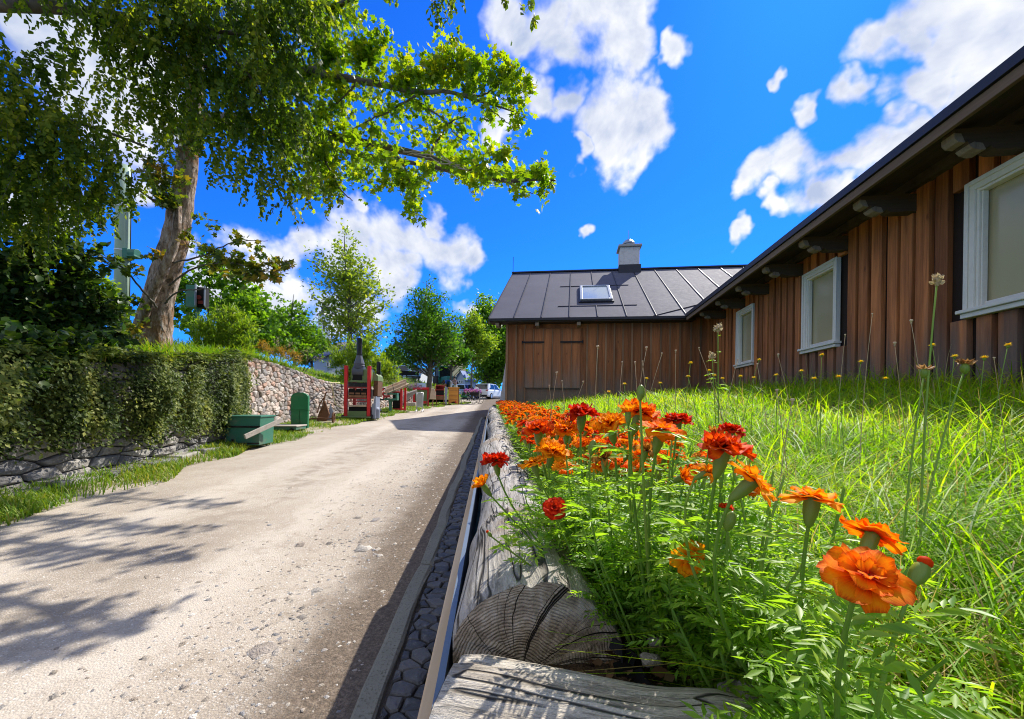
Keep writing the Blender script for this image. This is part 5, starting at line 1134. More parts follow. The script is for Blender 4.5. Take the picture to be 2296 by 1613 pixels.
MBL = [(745,50,60,6.7,1.3),(815,85,52,6.5,1.3),(735,115,60,6.8,1.3),(795,130,45,6.6,1.2),(850,75,28,6.5),(690,80,55,6.9,1.2),(855,120,20,6.4),(690,215,65,6.9,1.2),(760,205,45,6.7,1.2),(745,270,55,6.8,1.2),(810,240,35,6.5,.8),
 (850,160,28,6.3),(905,150,36,6.1,1.3),(955,145,42,6.0,1.3),(1005,125,36,5.85,1.3),(985,165,40,5.95,1.2),(1045,150,42,5.8,1.3),(1100,150,42,5.7,1.3),(1140,165,34,5.65,1.3),(1150,205,30,5.6,1.2),(1165,235,22,5.55),(1185,195,12,5.5),(1110,215,34,5.7),(1060,195,36,5.8),(1095,255,22,5.7),(1155,275,22,5.6),(1010,180,30,5.9),(925,185,35,6.05),(885,205,32,6.2),
 (860,245,28,6.2),(900,265,36,6.1),(950,250,36,6.05),(985,290,36,6.0),(1030,245,24,5.9,.7),(1040,305,28,5.9),(1070,330,18,5.85),(935,300,24,6.05,.7),(850,300,32,6.4),(815,350,36,6.5),(760,330,50,6.7),(700,350,55,6.9),
 (880,375,34,6.3),(905,415,36,6.25),(925,455,26,6.15),(932,485,14,6.1),(955,385,30,6.1),(1000,360,34,6.0),(1045,360,28,5.9),(1075,395,28,5.75),(1105,385,24,5.7),(1135,350,26,5.65,1.2),(1110,345,18,5.65),(1160,395,24,5.55,1.2),(1205,392,26,5.45,1.3),(1235,405,15,5.4,1.3),(1220,440,11,5.45),(1160,435,13,5.5),(1065,425,16,5.75),(845,420,26,6.4),(640,330,60,7.2),(640,250,70,7.2,1.2),(620,150,70,7.2,1.2),(560,90,70,7.5),(680,430,45,6.9,.8),(740,420,40,6.7,.8),(450,-60,110,8.1,.7),(520,-230,150,8.1,.6),(380,-200,140,8.2,.6),(640,-80,110,7.4,.7)]
for oy, q in ((1.0, .75), (2.0, .6), (3.4, .5)):
    MBL += [(px, py, r_, y_+oy, q) for px, py, r_, y_ in [(870,370,34,6.9),(910,405,32,6.8),(960,385,30,6.7),(1010,365,32,6.5),(1050,385,30,6.4),(1090,390,28,6.3),(1130,400,26,6.2),(1165,395,24,6.1),(1200,395,20,6.0),(1225,405,14,5.9),(990,330,28,6.6),(1060,345,22,6.4),(930,455,20,6.7),(800,400,40,7.2),(730,400,40,7.4)]]
P, T, N, S = twigs(MBL, limbs, m, 17, 14, .088, .8, .25, seed=5, flat=1.3)
V, F = scatter(MAPLE, P, T, N, S); nmap = len(P)
LOW = [(545,575,45,7.5,.8),(595,600,42,7.2,.9),(500,600,36,7.6,.8),(625,590,22,7.1),(470,575,28,7.8),(560,620,24,7.2),(430,545,26,8.,.8),(400,330,48,8.0,1.1),(380,390,48,8.0,1.1),(420,285,40,8.,1.),(370,440,36,7.9,.8),(350,370,40,7.8,.9),(460,500,28,7.9,.5),(525,530,24,7.7,.6),(300,600,26,7.6,.7),(260,585,22,7.4,.7),(340,580,24,8.,.7),(305,690,22,7.8,1.),(280,750,30,7.8,1.2)]
P2, T2, N2, S2 = twigs(LOW, limbs, m, 15, 13, .105, .5, .3, seed=9)
m.build('limbs', M['twig'] if False else M['beechbark'], maple, smooth=True, world=True)
big('crown', V, [F], M['maple'], maple, world=True)
V, F = scatter(MAPLE, P2, T2, N2, S2); o = big('low_sprays', V, [F], M['mapledark'], maple, world=True)
m = MB()   # loose vine stems hanging on the lower limb
for k in range(3):
    c = curve([W(905+10*k, 345, 6.25), W(960, 338+8*k, 6.05), W(1010, 362+4*k, 5.9), W(1050, 378+3*k, 5.78)], 14); m.tube(c+R.normal(0, .01, c.shape), .008, 5)
m.build('vine_stem', M['twigpale'], maple, smooth=True, world=True)

# --- the beech: trunk off to the left, drooping sprays hanging in front
bb = np.array([-9.0, 3.4, 0.]); bb[2] = float(bankz(bb[1], WX(bb[1])-.12-bb[0]))
beech = empty('beech_tree', bb, 0, 'dark beech whose drooping sprays hang across the upper left', 'tree')
m = MB(); m.tube(curve([bb-np.array([0, 0, .3]), bb+np.array([.1, .05, 3.]), bb+np.array([.3, .1, 6.5]), bb+np.array([.3, .3, 10.5])], 20), np.linspace(.42, .2, 20), 16, jit=.02)
BLM = []
for pts, r0, r1 in [([bb+np.array([.2, .1, 4.3]), W(-500, 60, 4.0), W(-150, 10, 4.3), W(60, 12, 4.6), W(215, 28, 5.0), W(420, 60, 5.4), W(620, 90, 5.6)], .13, .012), ([bb+np.array([.3, .1, 6.5]), W(-100, -350, 4.6), W(300, -180, 5.0), (W(650, -60, 5.2)), W(950, -30, 5.0), W(1190, -15, 4.7)], .12, .012),
    ([bb+np.array([.1, .1, 3.4]), W(-400, 330, 4.6), W(-60, 250, 5.0), W(150, 270, 5.4), W(330, 330, 5.8)], .08, .01), ([bb+np.array([.1, .1, 2.6]), W(-300, 480, 4.9), W(0, 430, 5.4), W(180, 440, 5.9)], .06, .008),
    ([W(420, 60, 5.4), W(500, 110, 5.5), W(580, 200, 5.6), W(610, 300, 5.7)], .03, .006), ([W(215, 28, 5.0), W(330, 90, 5.3), W(430, 140, 5.5), W(520, 160, 5.6)], .028, .008)]:
    c = curve(pts, 24); BLM.append(c); m.tube(c, np.linspace(r0, r1, 24), 8, jit=.04)
BB = [(560,150,95,5.6,1.3),(640,110,80,5.6,1.3),(700,60,60,5.5,1.2),(620,240,80,5.7,1.3),(560,290,80,5.7,1.3),(520,380,55,5.9,1.),(590,370,60,5.8,1.3),(640,400,50,5.8,1.1),(600,450,40,5.8,.9),(640,470,28,5.8,.9),(700,430,40,5.8,.7),(740,450,24,5.8,.7),(690,330,50,5.8,1.),(500,240,90,5.8,1.2),(440,150,100,5.6,1.3),(360,90,100,5.2,1.3),(480,60,90,5.4,1.3),(270,40,90,4.9,1.2),(400,10,80,5.0,1.2),(150,20,70,4.7,.9),(560,20,80,5.3,1.3),(660,10,60,5.3,1.3),
 (330,180,80,5.6,1.1),(250,130,70,5.2,.8),(380,240,80,5.9,1.1),(300,270,75,5.8,.9),(470,320,60,5.9,.9),(120,130,50,5.0,.7),(80,60,40,4.6,.35),(180,200,60,5.3,.55),
 (40,180,70,4.8,1.2),(60,260,90,5.0,1.4),(150,320,90,5.3,1.4),(50,360,95,5.2,1.5),(220,370,75,5.5,1.2),(110,420,95,5.5,1.5),(200,450,70,5.7,1.3),(30,470,90,5.5,1.6),(130,500,60,5.8,1.2),(290,420,40,5.8,.8),(20,540,60,5.7,1.3),(240,480,30,5.9,.7),
 (1000,20,34,5.0,1.6),(985,55,24,5.0,1.6),(1012,82,16,5.0,1.6),(1180,12,20,4.7,1.5),(1196,45,12,4.7,1.4),(1130,2,8,4.7,1.2),(882,-2,12,5.0,1.),
 (-100,40,90,4.4,.8),(-250,70,120,4.2,.7),(-420,110,150,4.1,.6),(-150,250,120,4.8,.9),(-160,400,120,5.0,.9),(300,-130,120,5.0,.7),(600,-90,110,5.2,.7),(450,-240,150,5.1,.5),(850,-70,60,5.1,.6),(1020,-50,40,4.9,.7),(150,-110,120,4.7,.7),(0,-230,160,4.6,.5)]
def sprays(blobs, limbs, mb, per, lps, size, seed):
    rg = np.random.default_rng(seed); Ps, Ts, Ns, Ss = [], [], [], []
    for px, py, pr, Y, dn in blobs:
        Rm = pr/FL*Y; c = W(px, py, Y); k = max(4, int(per*dn*(pr/50.)**2*(Y/5.5)**2))
        for _ in range(k):
            v = rg.normal(size=3); v = v/np.linalg.norm(v)*rg.random()**.42*Rm*np.array([.95, 1.3, .95]); p = c+v; Ln = min(rg.uniform(.22, .62), Rm*1.8); p = p+np.array([0, 0, Ln*.45])
            a = rg.normal(.2, 1.0); h = np.array([math.sin(a), -math.cos(a)*.6, 0]); n = max(4, int(lps*Ln)); t = np.linspace(0, 1, n); dr = rg.uniform(.7, 1.25)
            cu = p+np.outer(t*Ln*.55, h)*.7-np.outer((t**1.35)*Ln*dr*.8, (0, 0, 1)); tg = unit(np.gradient(cu, axis=0)); sd = unit(np.cross(tg, (0, 0, 1.))+1e-6); sg = np.where(np.arange(n) % 2, 1., -1.)[:, None]
            if mb is not None and rg.random() < .5: mb.tube(cu[::3] if n > 8 else cu, .0022, 3, cap=False)
            Ps.append(cu); Ts.append(unit(tg*.8+sd*sg*.8+rg.normal(0, .42, (n, 3))-np.array([0, 0, .25]))); Ns.append(unit(np.cross(sd, tg)+rg.normal(0, .6, (n, 3)))); Ss.append(size*rg.uniform(.65, 1.2, n))
    return np.concatenate(Ps), np.concatenate(Ts), np.concatenate(Ns), np.concatenate(Ss)
P, T, N, S = sprays(BB, BLM, m, 18, 38, .066, 3)
m.build('trunk', M['beechbark'], beech, smooth=True, world=True)
V, F = scatter(BROAD, P, T, N, S); big('crown', V, [F], M['beech'], beech, world=True)

# --- shrubs under the trees at the left
def shrub(name, label, cat, blobs, mat, per, leafs, size, seed, tpl=BROAD, droop=.2, basept=None, tw=.005, flat=1., grp=None):
    c0 = W(*basept) if basept is not None else W(blobs[0][0], blobs[0][1], blobs[0][3]); d = max(0., float(WX(c0[1])-.12-c0[0])); c0[2] = float(bankz(c0[1], d))
    root = empty(name, c0, 0, label, cat, grp); m = MB(); lim = []
    for b in blobs[:8]:
        e = W(*b[:2], b[3]); c = curve([c0, c0*.5+e*.5+np.array([R.normal(0, .1), R.normal(0, .1), .15]), e], 10); lim.append(c); m.tube(c, np.linspace(.02, .007, 10)*max(1, np.linalg.norm(e-c0)/2), 5)
    P, T, N, S = twigs(blobs, lim, m, per, leafs, size, .8, droop, seed=seed, tw=tw, flat=flat)
    m.build('stems', M['twig'], root, smooth=True, world=True); V, F = scatter(tpl, P, T, N, S); big('leaves', V, [F], mat, root, world=True); return root
shrub('elder_bush', 'dark spreading elder bush overhanging the wall at the far left', 'bush', [(60,600,80,6.2,1.2),(150,640,70,6.6,1.2),(40,700,80,6.2,1.3),(130,720,75,6.6,1.2),(220,700,50,7.0,1.1),(40,770,60,6.3,1.2),(120,780,45,6.7,1.),(200,760,50,7.0,1.1),(250,680,40,7.4,1.),(90,540,50,6.3,1.),(20,640,60,6.0,1.2),(-60,650,90,6.0,1.2),(-60,740,80,6.1,1.2),(20,790,55,4.55,1.4),(100,795,50,4.85,1.4),(170,785,42,5.25,1.3),(225,775,34,5.65,1.2),(270,765,28,6.0,1.),(60,835,36,4.55,1.),(-60,800,70,4.4,1.2),(130,830,24,4.9,.8),(150,570,50,6.6,1.),(210,590,40,7.,.8)], M['elder'], 24, 15, .12, 11, basept=(120, 780, 7.0))
shrub('sapling_bush', 'lighter green leafy bush around the foot of the green pole', 'bush', [(200,655,55,9.4,1.),(250,690,50,9.2,1.1),(160,690,60,9.2,1.),(290,720,30,9.0,1.),(230,630,32,9.6,.7),(120,640,60,9.6,.8)], M['bush'], 14, 14, .11, 12, basept=(220, 720, 9.4))
sp = dict(tpl=SLIM, droop=-.5, flat=1.3)
shrub('feathery_bush', 'rounded feathery green bush on the bank right of the maple trunk', 'bush', [(500,735,52,11.5,1.6),(460,745,40,11.4,1.4),(545,740,40,11.6,1.4),(520,705,30,11.6,1.3),(480,770,42,11.3,1.5),(545,775,34,11.4,1.3),(450,775,26,11.2,1.2)], M['bush'], 36, 15, .115, 13, basept=(500, 790, 11.6), **sp)
shrub('background_tree', 'leafy green tree behind the feathery bush and the metal cabinet', 'tree', [(420,650,55,15.5,1.4),(500,640,60,15.5,1.4),(550,680,45,15.5,1.3),(400,700,45,15.3,1.2),(470,600,40,15.6,1.),(540,620,36,15.6,1.),(440,720,40,15.0,1.2),(395,610,30,15.6,.8)], M['lightree'], 13, 15, .16, 14, basept=(460, 790, 15.5), tw=.01)
shrub('feathery_bush', 'wide feathery yellow green bush behind the red framed machine', 'bush', [(790,800,52,20.5,1.6),(840,820,48,20.5,1.6),(870,835,32,20.4,1.5),(765,815,32,20.5,1.4),(820,785,36,20.6,1.4),(850,850,30,20.2,1.4),(885,850,22,20.2,1.4),(790,840,40,20.2,1.4),(745,790,20,20.6,1.1)], M['bush'], 13, 17, .22, 15, basept=(820, 880, 20.8), tw=.008, **sp)
shrub('ochre_perennial', 'ochre orange low shrub trailing over the top of the stone wall', 'plant', [(600,785,20,13.8,1.5),(630,792,20,14.2,1.5),(655,800,18,14.6,1.5),(585,775,16,13.6,1.3),(675,806,12,15.,1.3)], M['ochre'], 50, 16, .07, 16, basept=(625, 806, 14.3), tpl=SLIM, droop=-.2)
shrub('dry_perennial', 'pale dry seed stalks behind the ochre shrub on the wall', 'plant', [(650,780,16,15.2,1.),(690,795,18,15.6,1.),(715,805,14,16.,1.),(620,770,12,15.,1.)], M['drystalk'], 30, 9, .07, 17, basept=(675, 815, 15.6), tpl=SLIM, droop=-.9)
shrub('heather_clump', 'small mauve heather clump at the end of the stone wall', 'plant', [(932,866,9,23.6,1.6),(921,868,7,23.4,1.5),(944,868,6,23.8,1.3)], M['heather'], 160, 12, .07, 18, basept=(932, 876, 23.8), tpl=SLIM, droop=-.5)

shrub('background_bush', 'low green bushes behind the ochre shrub on top of the wall', 'bush', [(600,768,30,20,1.4),(650,772,26,20.5,1.4),(570,760,30,19.5,1.3),(690,785,20,21,1.2),(625,745,22,20,1.)], M['lightree'], 15, 15, .17, 19, basept=(620, 800, 20.2), tw=.008)
# --- free standing trees further off
def tree(name, label, base, H, blobs, mat, trunk_r, n, size, seed, tpl=BROAD, barkm=None, droop=.15, up=.35, gap=.0):
    """base world; blobs (x,z,rx,rz) fractions of the height round the trunk line; crown of leaf clumps on limbs"""
    rg = np.random.default_rng(seed); base = np.array(base, float); root = empty(name, base, 0, label, 'tree'); m = MB()
    t = np.linspace(0, 1, 16); tk = np.stack([H*.02*np.sin(t*5+seed), H*.015*np.cos(t*4), t*H*.93], 1); m.tube(tk, trunk_r*(1-.9*t), 10, jit=.03)
    Ps, Ts, Ns, Ss = [], [], [], []; tot = sum(b[2]*b[2]*b[3]*(b[4] if len(b) > 4 else 1) for b in blobs)
    for b in blobs:
        x, z, rx, rzv = b[:4]; dn = b[4] if len(b) > 4 else 1.; c = np.array([x*H, rg.normal(0, .05)*H, z*H]); nb = max(3, int(n*b[2]*b[2]*b[3]*dn/tot/26))
        for _ in range(nb):
            v = rg.normal(size=3); v = v/np.linalg.norm(v)*rg.random()**.38; e = c+v*np.array([rx, rx*1.1, rzv])*H
            zt = np.clip(e[2]-abs(e[0])*rg.uniform(.3, .9)-.05*H, .12*H, .9*H); s = np.array([np.interp(zt, tk[:, 2], tk[:, 0]), np.interp(zt, tk[:, 2], tk[:, 1]), zt])
            mid = (s+e)/2+np.array([0, 0, up*.12*H*rg.random()]); tt = np.linspace(0, 1, 5)[:, None]; cu = (1-tt)**2*s+2*tt*(1-tt)*mid+tt*tt*e; L = np.linalg.norm(e-s)
            if rg.random() < .55: m.tube(cu, np.linspace(.012, .004, 5)*max(1., L), 4, cap=False)
            k = 26; u = .45+.6*rg.random(k)**.8; P = ((1-u)**2)[:, None]*s+(2*u*(1-u))[:, None]*mid+(u*u)[:, None]*e+rg.normal(0, .022*H, (k, 3))*(.5+.6*u)[:, None]
            dd = unit(e-s); Ps.append(P); Ts.append(unit(dd*.7+rg.normal(0, .55, (k, 3))-np.array([0, 0, droop]))); Ns.append(unit(rg.normal(0, .6, (k, 3))+np.array([0, 0, .8]))); Ss.append(size*rg.uniform(.6, 1.3, k))
    V, F = scatter(tpl, np.concatenate(Ps), np.concatenate(Ts), np.concatenate(Ns), np.concatenate(Ss))
    m.build('trunk', barkm or M['beechbark'], root, smooth=True); big('crown', V, [F], mat, root); return root
def gz(x, y): d = float(WX(y)-.12-x); return float(bankz(y, d)) if d > 0 else float(zr(y))
def base_at(px, Y):
    x = W(px, HY, Y)[0]; return np.array([x, Y, gz(x, Y)])
def hgt(py, Y, b): return (W(CX, py, Y)[2]-b[2])
b = base_at(775, 30); H = hgt(512, 30, b)
tree('lime_tree', 'tall airy pale green tree with sky showing through, behind the stone wall', b, H, [(0,.86,.10,.12),(.02,.68,.19,.14),(-.10,.60,.17,.13),(.13,.56,.16,.14),(-.06,.42,.21,.11,.8),(.10,.36,.18,.10,.8),(-.17,.74,.09,.08,.7),(.0,.26,.16,.07,.6),(-.15,.45,.10,.08,.6)], M['limetree'], .22, 6600, .22, 31)
b = base_at(957, 31); H = hgt(617, 31, b)
tree('hornbeam_tree', 'dense dark green conical tree with pointed shoots beside the yellow house', b, H, [(0,.88,.06,.12,.9),(0,.72,.17,.14),(-.07,.56,.24,.13),(.10,.55,.24,.13),(0,.40,.32,.11),(-.20,.36,.15,.08),(.22,.42,.13,.08),(-.12,.26,.18,.05),(.10,.30,.16,.06),(-.15,.78,.05,.12,.5),(.15,.78,.05,.12,.5)], M['darktree'], .20, 15000, .21, 32, tpl=LEAF, droop=-.1, up=.8)
b = base_at(655, 25); H = hgt(655, 25, b)
tree('young_tree', 'small bright green tree with bare upper twigs, left of the church tower', b, H, [(0,.62,.2,.22),(-.16,.5,.2,.2),(.2,.45,.2,.2),(.05,.32,.28,.16),(-.25,.32,.16,.16,.7),(-.2,.85,.08,.12,.3),(.3,.3,.14,.14,.7)], M['lightree'], .12, 5200, .17, 33)
b = base_at(1092, 52); H = hgt(650, 52, b)
tree('chestnut_tree', 'large dark green tree behind the parked white car at the barn corner', b, H, [(0,.86,.12,.12),(-.07,.70,.15,.15),(.10,.70,.18,.15),(-.08,.50,.15,.14),(.08,.50,.22,.16),(-.02,.32,.16,.12),(.12,.32,.22,.12),(.28,.6,.16,.2,.8),(.25,.35,.18,.16),(.04,.2,.2,.07)], M['lightree'], .35, 15000, .36, 34)
b = base_at(1060, 43); H = hgt(700, 43, b)
tree('maple_sapling', 'bright yellow green leafy tree between the conical tree and the dark one', b, H, [(-.02,.82,.16,.15),(-.12,.66,.15,.12),(.13,.66,.18,.12),(.04,.54,.18,.07)], M['bush'], .12, 6000, .26, 35)
b = base_at(1010, 38); H = hgt(745, 38, b)
tree('street_tree', 'slim dark trunked tree standing before the yellow house', b, H, [(0,.82,.18,.16),(-.15,.68,.16,.13),(.15,.66,.2,.14),(.28,.6,.12,.10),(-.04,.56,.18,.08,.6)], M['darktree'], .13, 4200, .22, 36)
for k, (px, Y, top, lb, mt) in enumerate([(560, 48, 640, 'hazy green tree far behind the feathery bush', 'lightree'), (700, 60, 735, 'distant green tree left of the church roof', 'darktree'), (880, 75, 770, 'distant green tree glimpsed behind the conical tree', 'lightree'), (1010, 100, 760, 'most distant green tree behind the yellow house roof', 'darktree'), (1180, 70, 690, 'green tree hidden mostly behind the barn corner', 'lightree')]):
    b = base_at(px, Y); H = max(4., hgt(top, Y, b)); tree('distant_tree', lb, b, H, [(0,.8,.2,.16),(-.15,.6,.24,.18),(.17,.58,.24,.18),(0,.38,.34,.16),(-.25,.35,.18,.14),(.26,.35,.18,.14)], M[mt], .2, 5200, .055*H, 40+k)
# ---------------------------------------------------------------- the row of old machines and furniture along the wall
def spot(px, py):
    """point on the verge / road seen at that bearing (road slope solved)"""
    k = (py-HY)/FL+ROLL*0; c = (px-CX)/FL; dz = W(px, py, 1.)[2]-CZ; Y = CZ/(.038-dz); p = W(px, py, Y); return p
def thing(name, px, py, label, cat, rz=0., group=None, dz=.03):
    p = spot(px, py); p[2] = float(zr(p[1]))+dz+.04*(float(WX(p[1])) < p[0] < float(RE(p[1]))); return empty(name, p, rz, label, cat, group), p[1]
# green tank with carrying poles
r, Y = thing('feed_bin', 556, 1004, 'dark green sheet metal bin with two wooden carrying poles, nearest the viewer', 'bin', .12)
w_, h_ = .70, .56
m = MB(); m.prism([(-.31, 0), (.31, 0), (.33, .57), (-.33, .57)], (0, -.22, 0), (1, 0, 0), (0, 0, 1), (0, .62, 0)); m.build('body', M['green'], r, bev=.012)
m = MB(); m.bb((-.35, -.245, .555), (.35, .425, .59)); m.build('lid', M['green'], r, bev=.01)
m = MB(); m.bb((-.325, -.235, .35), (.33, -.222, .385)); m.bb((-.315, -.232, .02), (.32, -.221, .05)); m.bb((-.2, -.238, 0), (-.15, -.221, .12)); m.build('seam_band', M['black'], r, bev=.003)
m = MB(); m.bar((.58, .20, .50), (.24, -.62, .20), .035, .095); m.build('carrying_pole', M['wood_grey'], r, bev=.006)
m = MB(); m.bar((-.36, .10, .27), (-.88, -.22, .20), .035, .09); m.build('carrying_pole', M['wood_grey'], r, bev=.006)
m = MB()
for i in range(3): m.cyl((.31+.08*i, -.46+.2*i-.03, .26+.07*i), (.29+.08*i, -.46+.2*i-.03, .26+.07*i), .014, n=8)
m.build('bolt', M['iron'], r)
# platform scale
r, Y = thing('platform_scale', 640, 972, 'green wooden platform scale with an arched upright back panel', 'scale', .10); s = Y/FL
m = MB(); m.bb((-.42, -.35, .12), (.42, .35, .155)); m.build('platform', M['wood_grey'], r, bev=.01)
m = MB(); m.bb((-.40, -.33, .04), (.40, .33, .118)); m.build('base_frame', M['green'], r, bev=.01)
m = MB()
for i in (-.3, .3): m.cyl((i, -.36, .03), (i, -.30, .03), .06)
m.build('roller', M['iron'], r)
a = np.linspace(0, PI, 13); arc = [(.225*math.cos(t), .90+.13*math.sin(t)) for t in a]
m = MB(); m.prism([(-.225, .56), (.225, .56)]+arc, (.20, .36, 0), (1, 0, 0), (0, 0, 1), (0, .12, 0)); m.build('head_panel', M['green2'], r, bev=.008)
m = MB(); m.bb((-.02, .37, .05), (.2, .47, .53)); m.bb((.21, .37, .05), (.42, .47, .53)); m.bb((-.035, .352, .53), (.435, .49, .56)); m.build('column', M['green2'], r, bev=.006)
# rusty plough and barrow wheel
r, Y = thing('old_plough', 722, 952, 'rusty iron walking plough with curved share and one small wheel', 'plough', .2); s = Y/FL
m = MB(); m.prism([(-.18, 0), (.12, .02), (.20, .25), (.10, .50), (.02, .70), (-.06, .48), (-.14, .25)], (0, 0, .02), (1, 0, 0), (0, .3, 1), (.02, .05, 0)); m.build('share', M['rust'], r, bev=.01)
m = MB(); m.tube(curve([(-.05, .1, .3), (.0, .15, .65), (.05, .2, .95), (.1, .2, 1.0)], 10), .025, 6); m.tube(curve([(-.15, 0, .3), (-.1, .1, .6), (.05, .12, .85)], 8), .02, 6); m.tube(curve([(-.5, -.1, .05), (-.2, -.05, .14), (.25, -.15, .12), (.38, -.2, .16)], 10), .022, 6); m.build('beam', M['rust'], r, smooth=True)
m = MB(); m.torus((.40, -.22, .17), .15, .03, 'x'); m.cyl((.36, -.22, .17), (.44, -.22, .17), .035)
for i in range(6): m.bar((.40, -.22, .17), (.40, -.22+.15*math.cos(i*PI/3), .17+.15*math.sin(i*PI/3)), .012, .012)
m.build('wheel', M['rust'], r, smooth=False)
m = MB(); m.prism([(.08, .05), (.26, .05), (.30, .30), (.17, .62)], (.02, .12, 0), (1, 0, 0), (0, .25, 1), (0, .02, 0)); m.build('mould_board', M['greysteel'], r, bev=.008)
# winnowing machine
r, Y = thing('winnowing_machine', 801, 944, 'tall winnowing machine with red posts, green hopper and black funnel pipe', 'machine', .06); s = Y/FL
X = lambda px: (px-801)*s
Z = lambda py: (944-py)*s
m = MB(); pw = .115
for px in (775.5, 826): m.bb((X(px)-pw/2, -.06, .10), (X(px)+pw/2, .06, Z(825))); m.build('post', M['red'], r, bev=.008); m = MB()
for px in (775.5, 826): m.bb((X(px)-pw/2, .95, .10), (X(px)+pw/2, 1.05, Z(840)))
m.build('rear_post', M['redrust'], r, bev=.008)
m = MB(); m.prism([(X(784), Z(858)), (X(822), Z(858)), (X(824), Z(832)), (X(784), Z(831))], (0, .10, 0), (1, 0, 0), (0, 0, 1), (0, .03, 0)); m.bb((X(783), .0, Z(861)), (X(822), .12, Z(857.5)))
m.prism([(X(784), Z(858)), (X(788), Z(858)), (X(786), Z(834)), (X(784), Z(831))], (0, .13, 0), (1, 0, 0), (0, 0, 1), (0, .5, 0)); m.prism([(X(818), Z(858)), (X(822), Z(858)), (X(824), Z(832)), (X(820), Z(833))], (0, .13, 0), (1, 0, 0), (0, 0, 1), (0, .5, 0)); m.build('hopper', M['sage'], r, bev=.006)
m = MB(); m.prism([(X(787), Z(857)), (X(809), Z(857)), (X(808), Z(840)), (X(800), Z(836)), (X(790), Z(842))], (0, .07, 0), (1, 0, 0), (0, 0, 1), (0, .02, 0)); m.build('hopper_mouth', M['hollow'], r)
q = MB(); c = X(799); q.lathe([(.10, Z(800)), (.105, Z(798)), (.095, Z(796)), (.095, Z(766)), (.10, Z(762)), (.09, Z(760)), (.07, Z(760.5))], (c, .25, 0), 14); q.build('flue_pipe', M['black'], r, smooth=True)
q = MB(); q.lathe([(.185, Z(822)), (.20, Z(819)), (.16, Z(812)), (.105, Z(802)), (.10, Z(799))], (c, .25, 0), 14); q.lathe([(.19, Z(830)), (.20, Z(829)), (.20, Z(823)), (.185, Z(821.5))], (c, .25, 0), 14); q.build('funnel', M['darksteel'], r, smooth=False)
q = MB(); q.cyl((c-.20, .25, Z(838)), (c+.20, .25, Z(838)), .21, n=20); q.build('drum', M['darksteel'], r)
m = MB(); m.bb((X(780.5), -.02, Z(872)), (X(821.5), .02, Z(862))); m.build('dark_panel', M['black'], r)
m = MB()
for y_, h in ((873.5, .03), (904.5, .02), (898, .02)): m.bar((X(780.3), -.03, Z(y_)), (X(821.2), -.03, Z(y_)), .04, h+.02)
for px in (796, 810): m.bb((X(px), -.05, Z(880)), (X(px+2), -.022, Z(873)))
m.build('crossbar', M['redrust'], r)
m = MB(); m.bb((X(780.5), .02, Z(898)), (X(821.2), .9, Z(876))); m.build('sieve_box', M['hollow'], r)
m = MB(); 
for k in range(3): m.bb((X(783+13*k), -.012, Z(889)), (X(783+13*k+10), .018, Z(885)))
m.bb((X(780.5), -.03, Z(896)), (X(821), .0, Z(891))); m.build('slide', M['wood_brown'], r)
m = MB(); m.bb((X(781), -.05, Z(916.5)), (X(821), .05, Z(913))); m.build('lower_bar', M['wood_pale'], r, bev=.006)
m = MB(); m.bb((X(781), .02, Z(930)), (X(821), .9, Z(917))); m.build('dark_cavity', M['hollow'], r)
m = MB(); m.bb((X(781), -.02, Z(941.5)), (X(821), .05, Z(926.5))); m.build('front_panel', M['sage'], r, bev=.006)
m = MB(); m.bb((X(769), -.16, Z(945.5)+.07), (X(833), 1.15, Z(942.5)+.07)); m.build('base_board', M['sage'], r, bev=.01)
for px in (770, 834):
    m = MB(); m.cyl((X(px)-.03, -.05, .07), (X(px)+.03, -.05, .07), .085, n=14); m.build('wheel', M['iron'], r)
m = MB(); m.prism([(X(833), Z(893)), (X(842.5), Z(893)), (X(843), Z(858)), (X(833), Z(850))], (0, .15, 0), (1, 0, 0), (0, 0, 1), (0, .7, 0)); m.build('side_housing', M['rust'], r, bev=.02)
m = MB(); m.prism([(X(831), Z(857)), (X(843.5), Z(857.5)), (X(843), Z(846)), (X(838), Z(841)), (X(832), Z(843))], (0, .13, 0), (1, 0, 0), (0, 0, 1), (0, .74, 0)); m.build('side_hood', M['sage'], r, bev=.01)
m = MB(); m.lathe([(.07, Z(842)), (.075, Z(838)), (.06, Z(832)), (.072, Z(828)), (.075, Z(814)), (.07, Z(812))], (X(838.5), .5, 0), 12); m.build('side_flue', M['black'], r, smooth=True)
m = MB(); m.prism([(X(833), Z(943)), (X(841), Z(943)), (X(841), Z(892)), (X(838), Z(896)), (X(836), Z(908)), (X(832), Z(912))], (0, .0, 0), (1, 0, 0), (0, 0, 1), (0, .6, 0)); m.lathe([(.16, .02), (.17, .04), (.17, .36), (.14, .42)], (X(836.5), .25, .0), 16); m.build('fan_casing', M['greysteel'], r, bev=.01)
# hand mill with spoked flywheel on a green bench
r, Y = thing('chaff_cutter', 868, 928, 'green bench chaff cutter with red spoked flywheel and a sloping timber trough', 'machine', .12); s = Y/FL
X = lambda px: (px-868)*s
Z = lambda py: (928-py)*s
m = MB(); m.torus((X(857.5), -.1, Z(887)), .27, .030, 'y', 26, 6); m.build('flywheel_rim', M['iron'], r, smooth=True)
m = MB()
for i in range(5):
    a = i*2*PI/5; cc = curve([(0, 0), (.09*math.cos(a+.5), .09*math.sin(a+.5)), (.17*math.cos(a+.35), .17*math.sin(a+.35)), (.25*math.cos(a), .25*math.sin(a))][0:4] if False else [(0, 0, 0), (.10*math.cos(a+.6), .10*math.sin(a+.6), 0), (.25*math.cos(a), .25*math.sin(a), 0)], 8)
    m.tube(np.stack([cc[:, 0]+X(857.5), np.full(8, -.12), cc[:, 1]+Z(887)], 1), .034, 6)
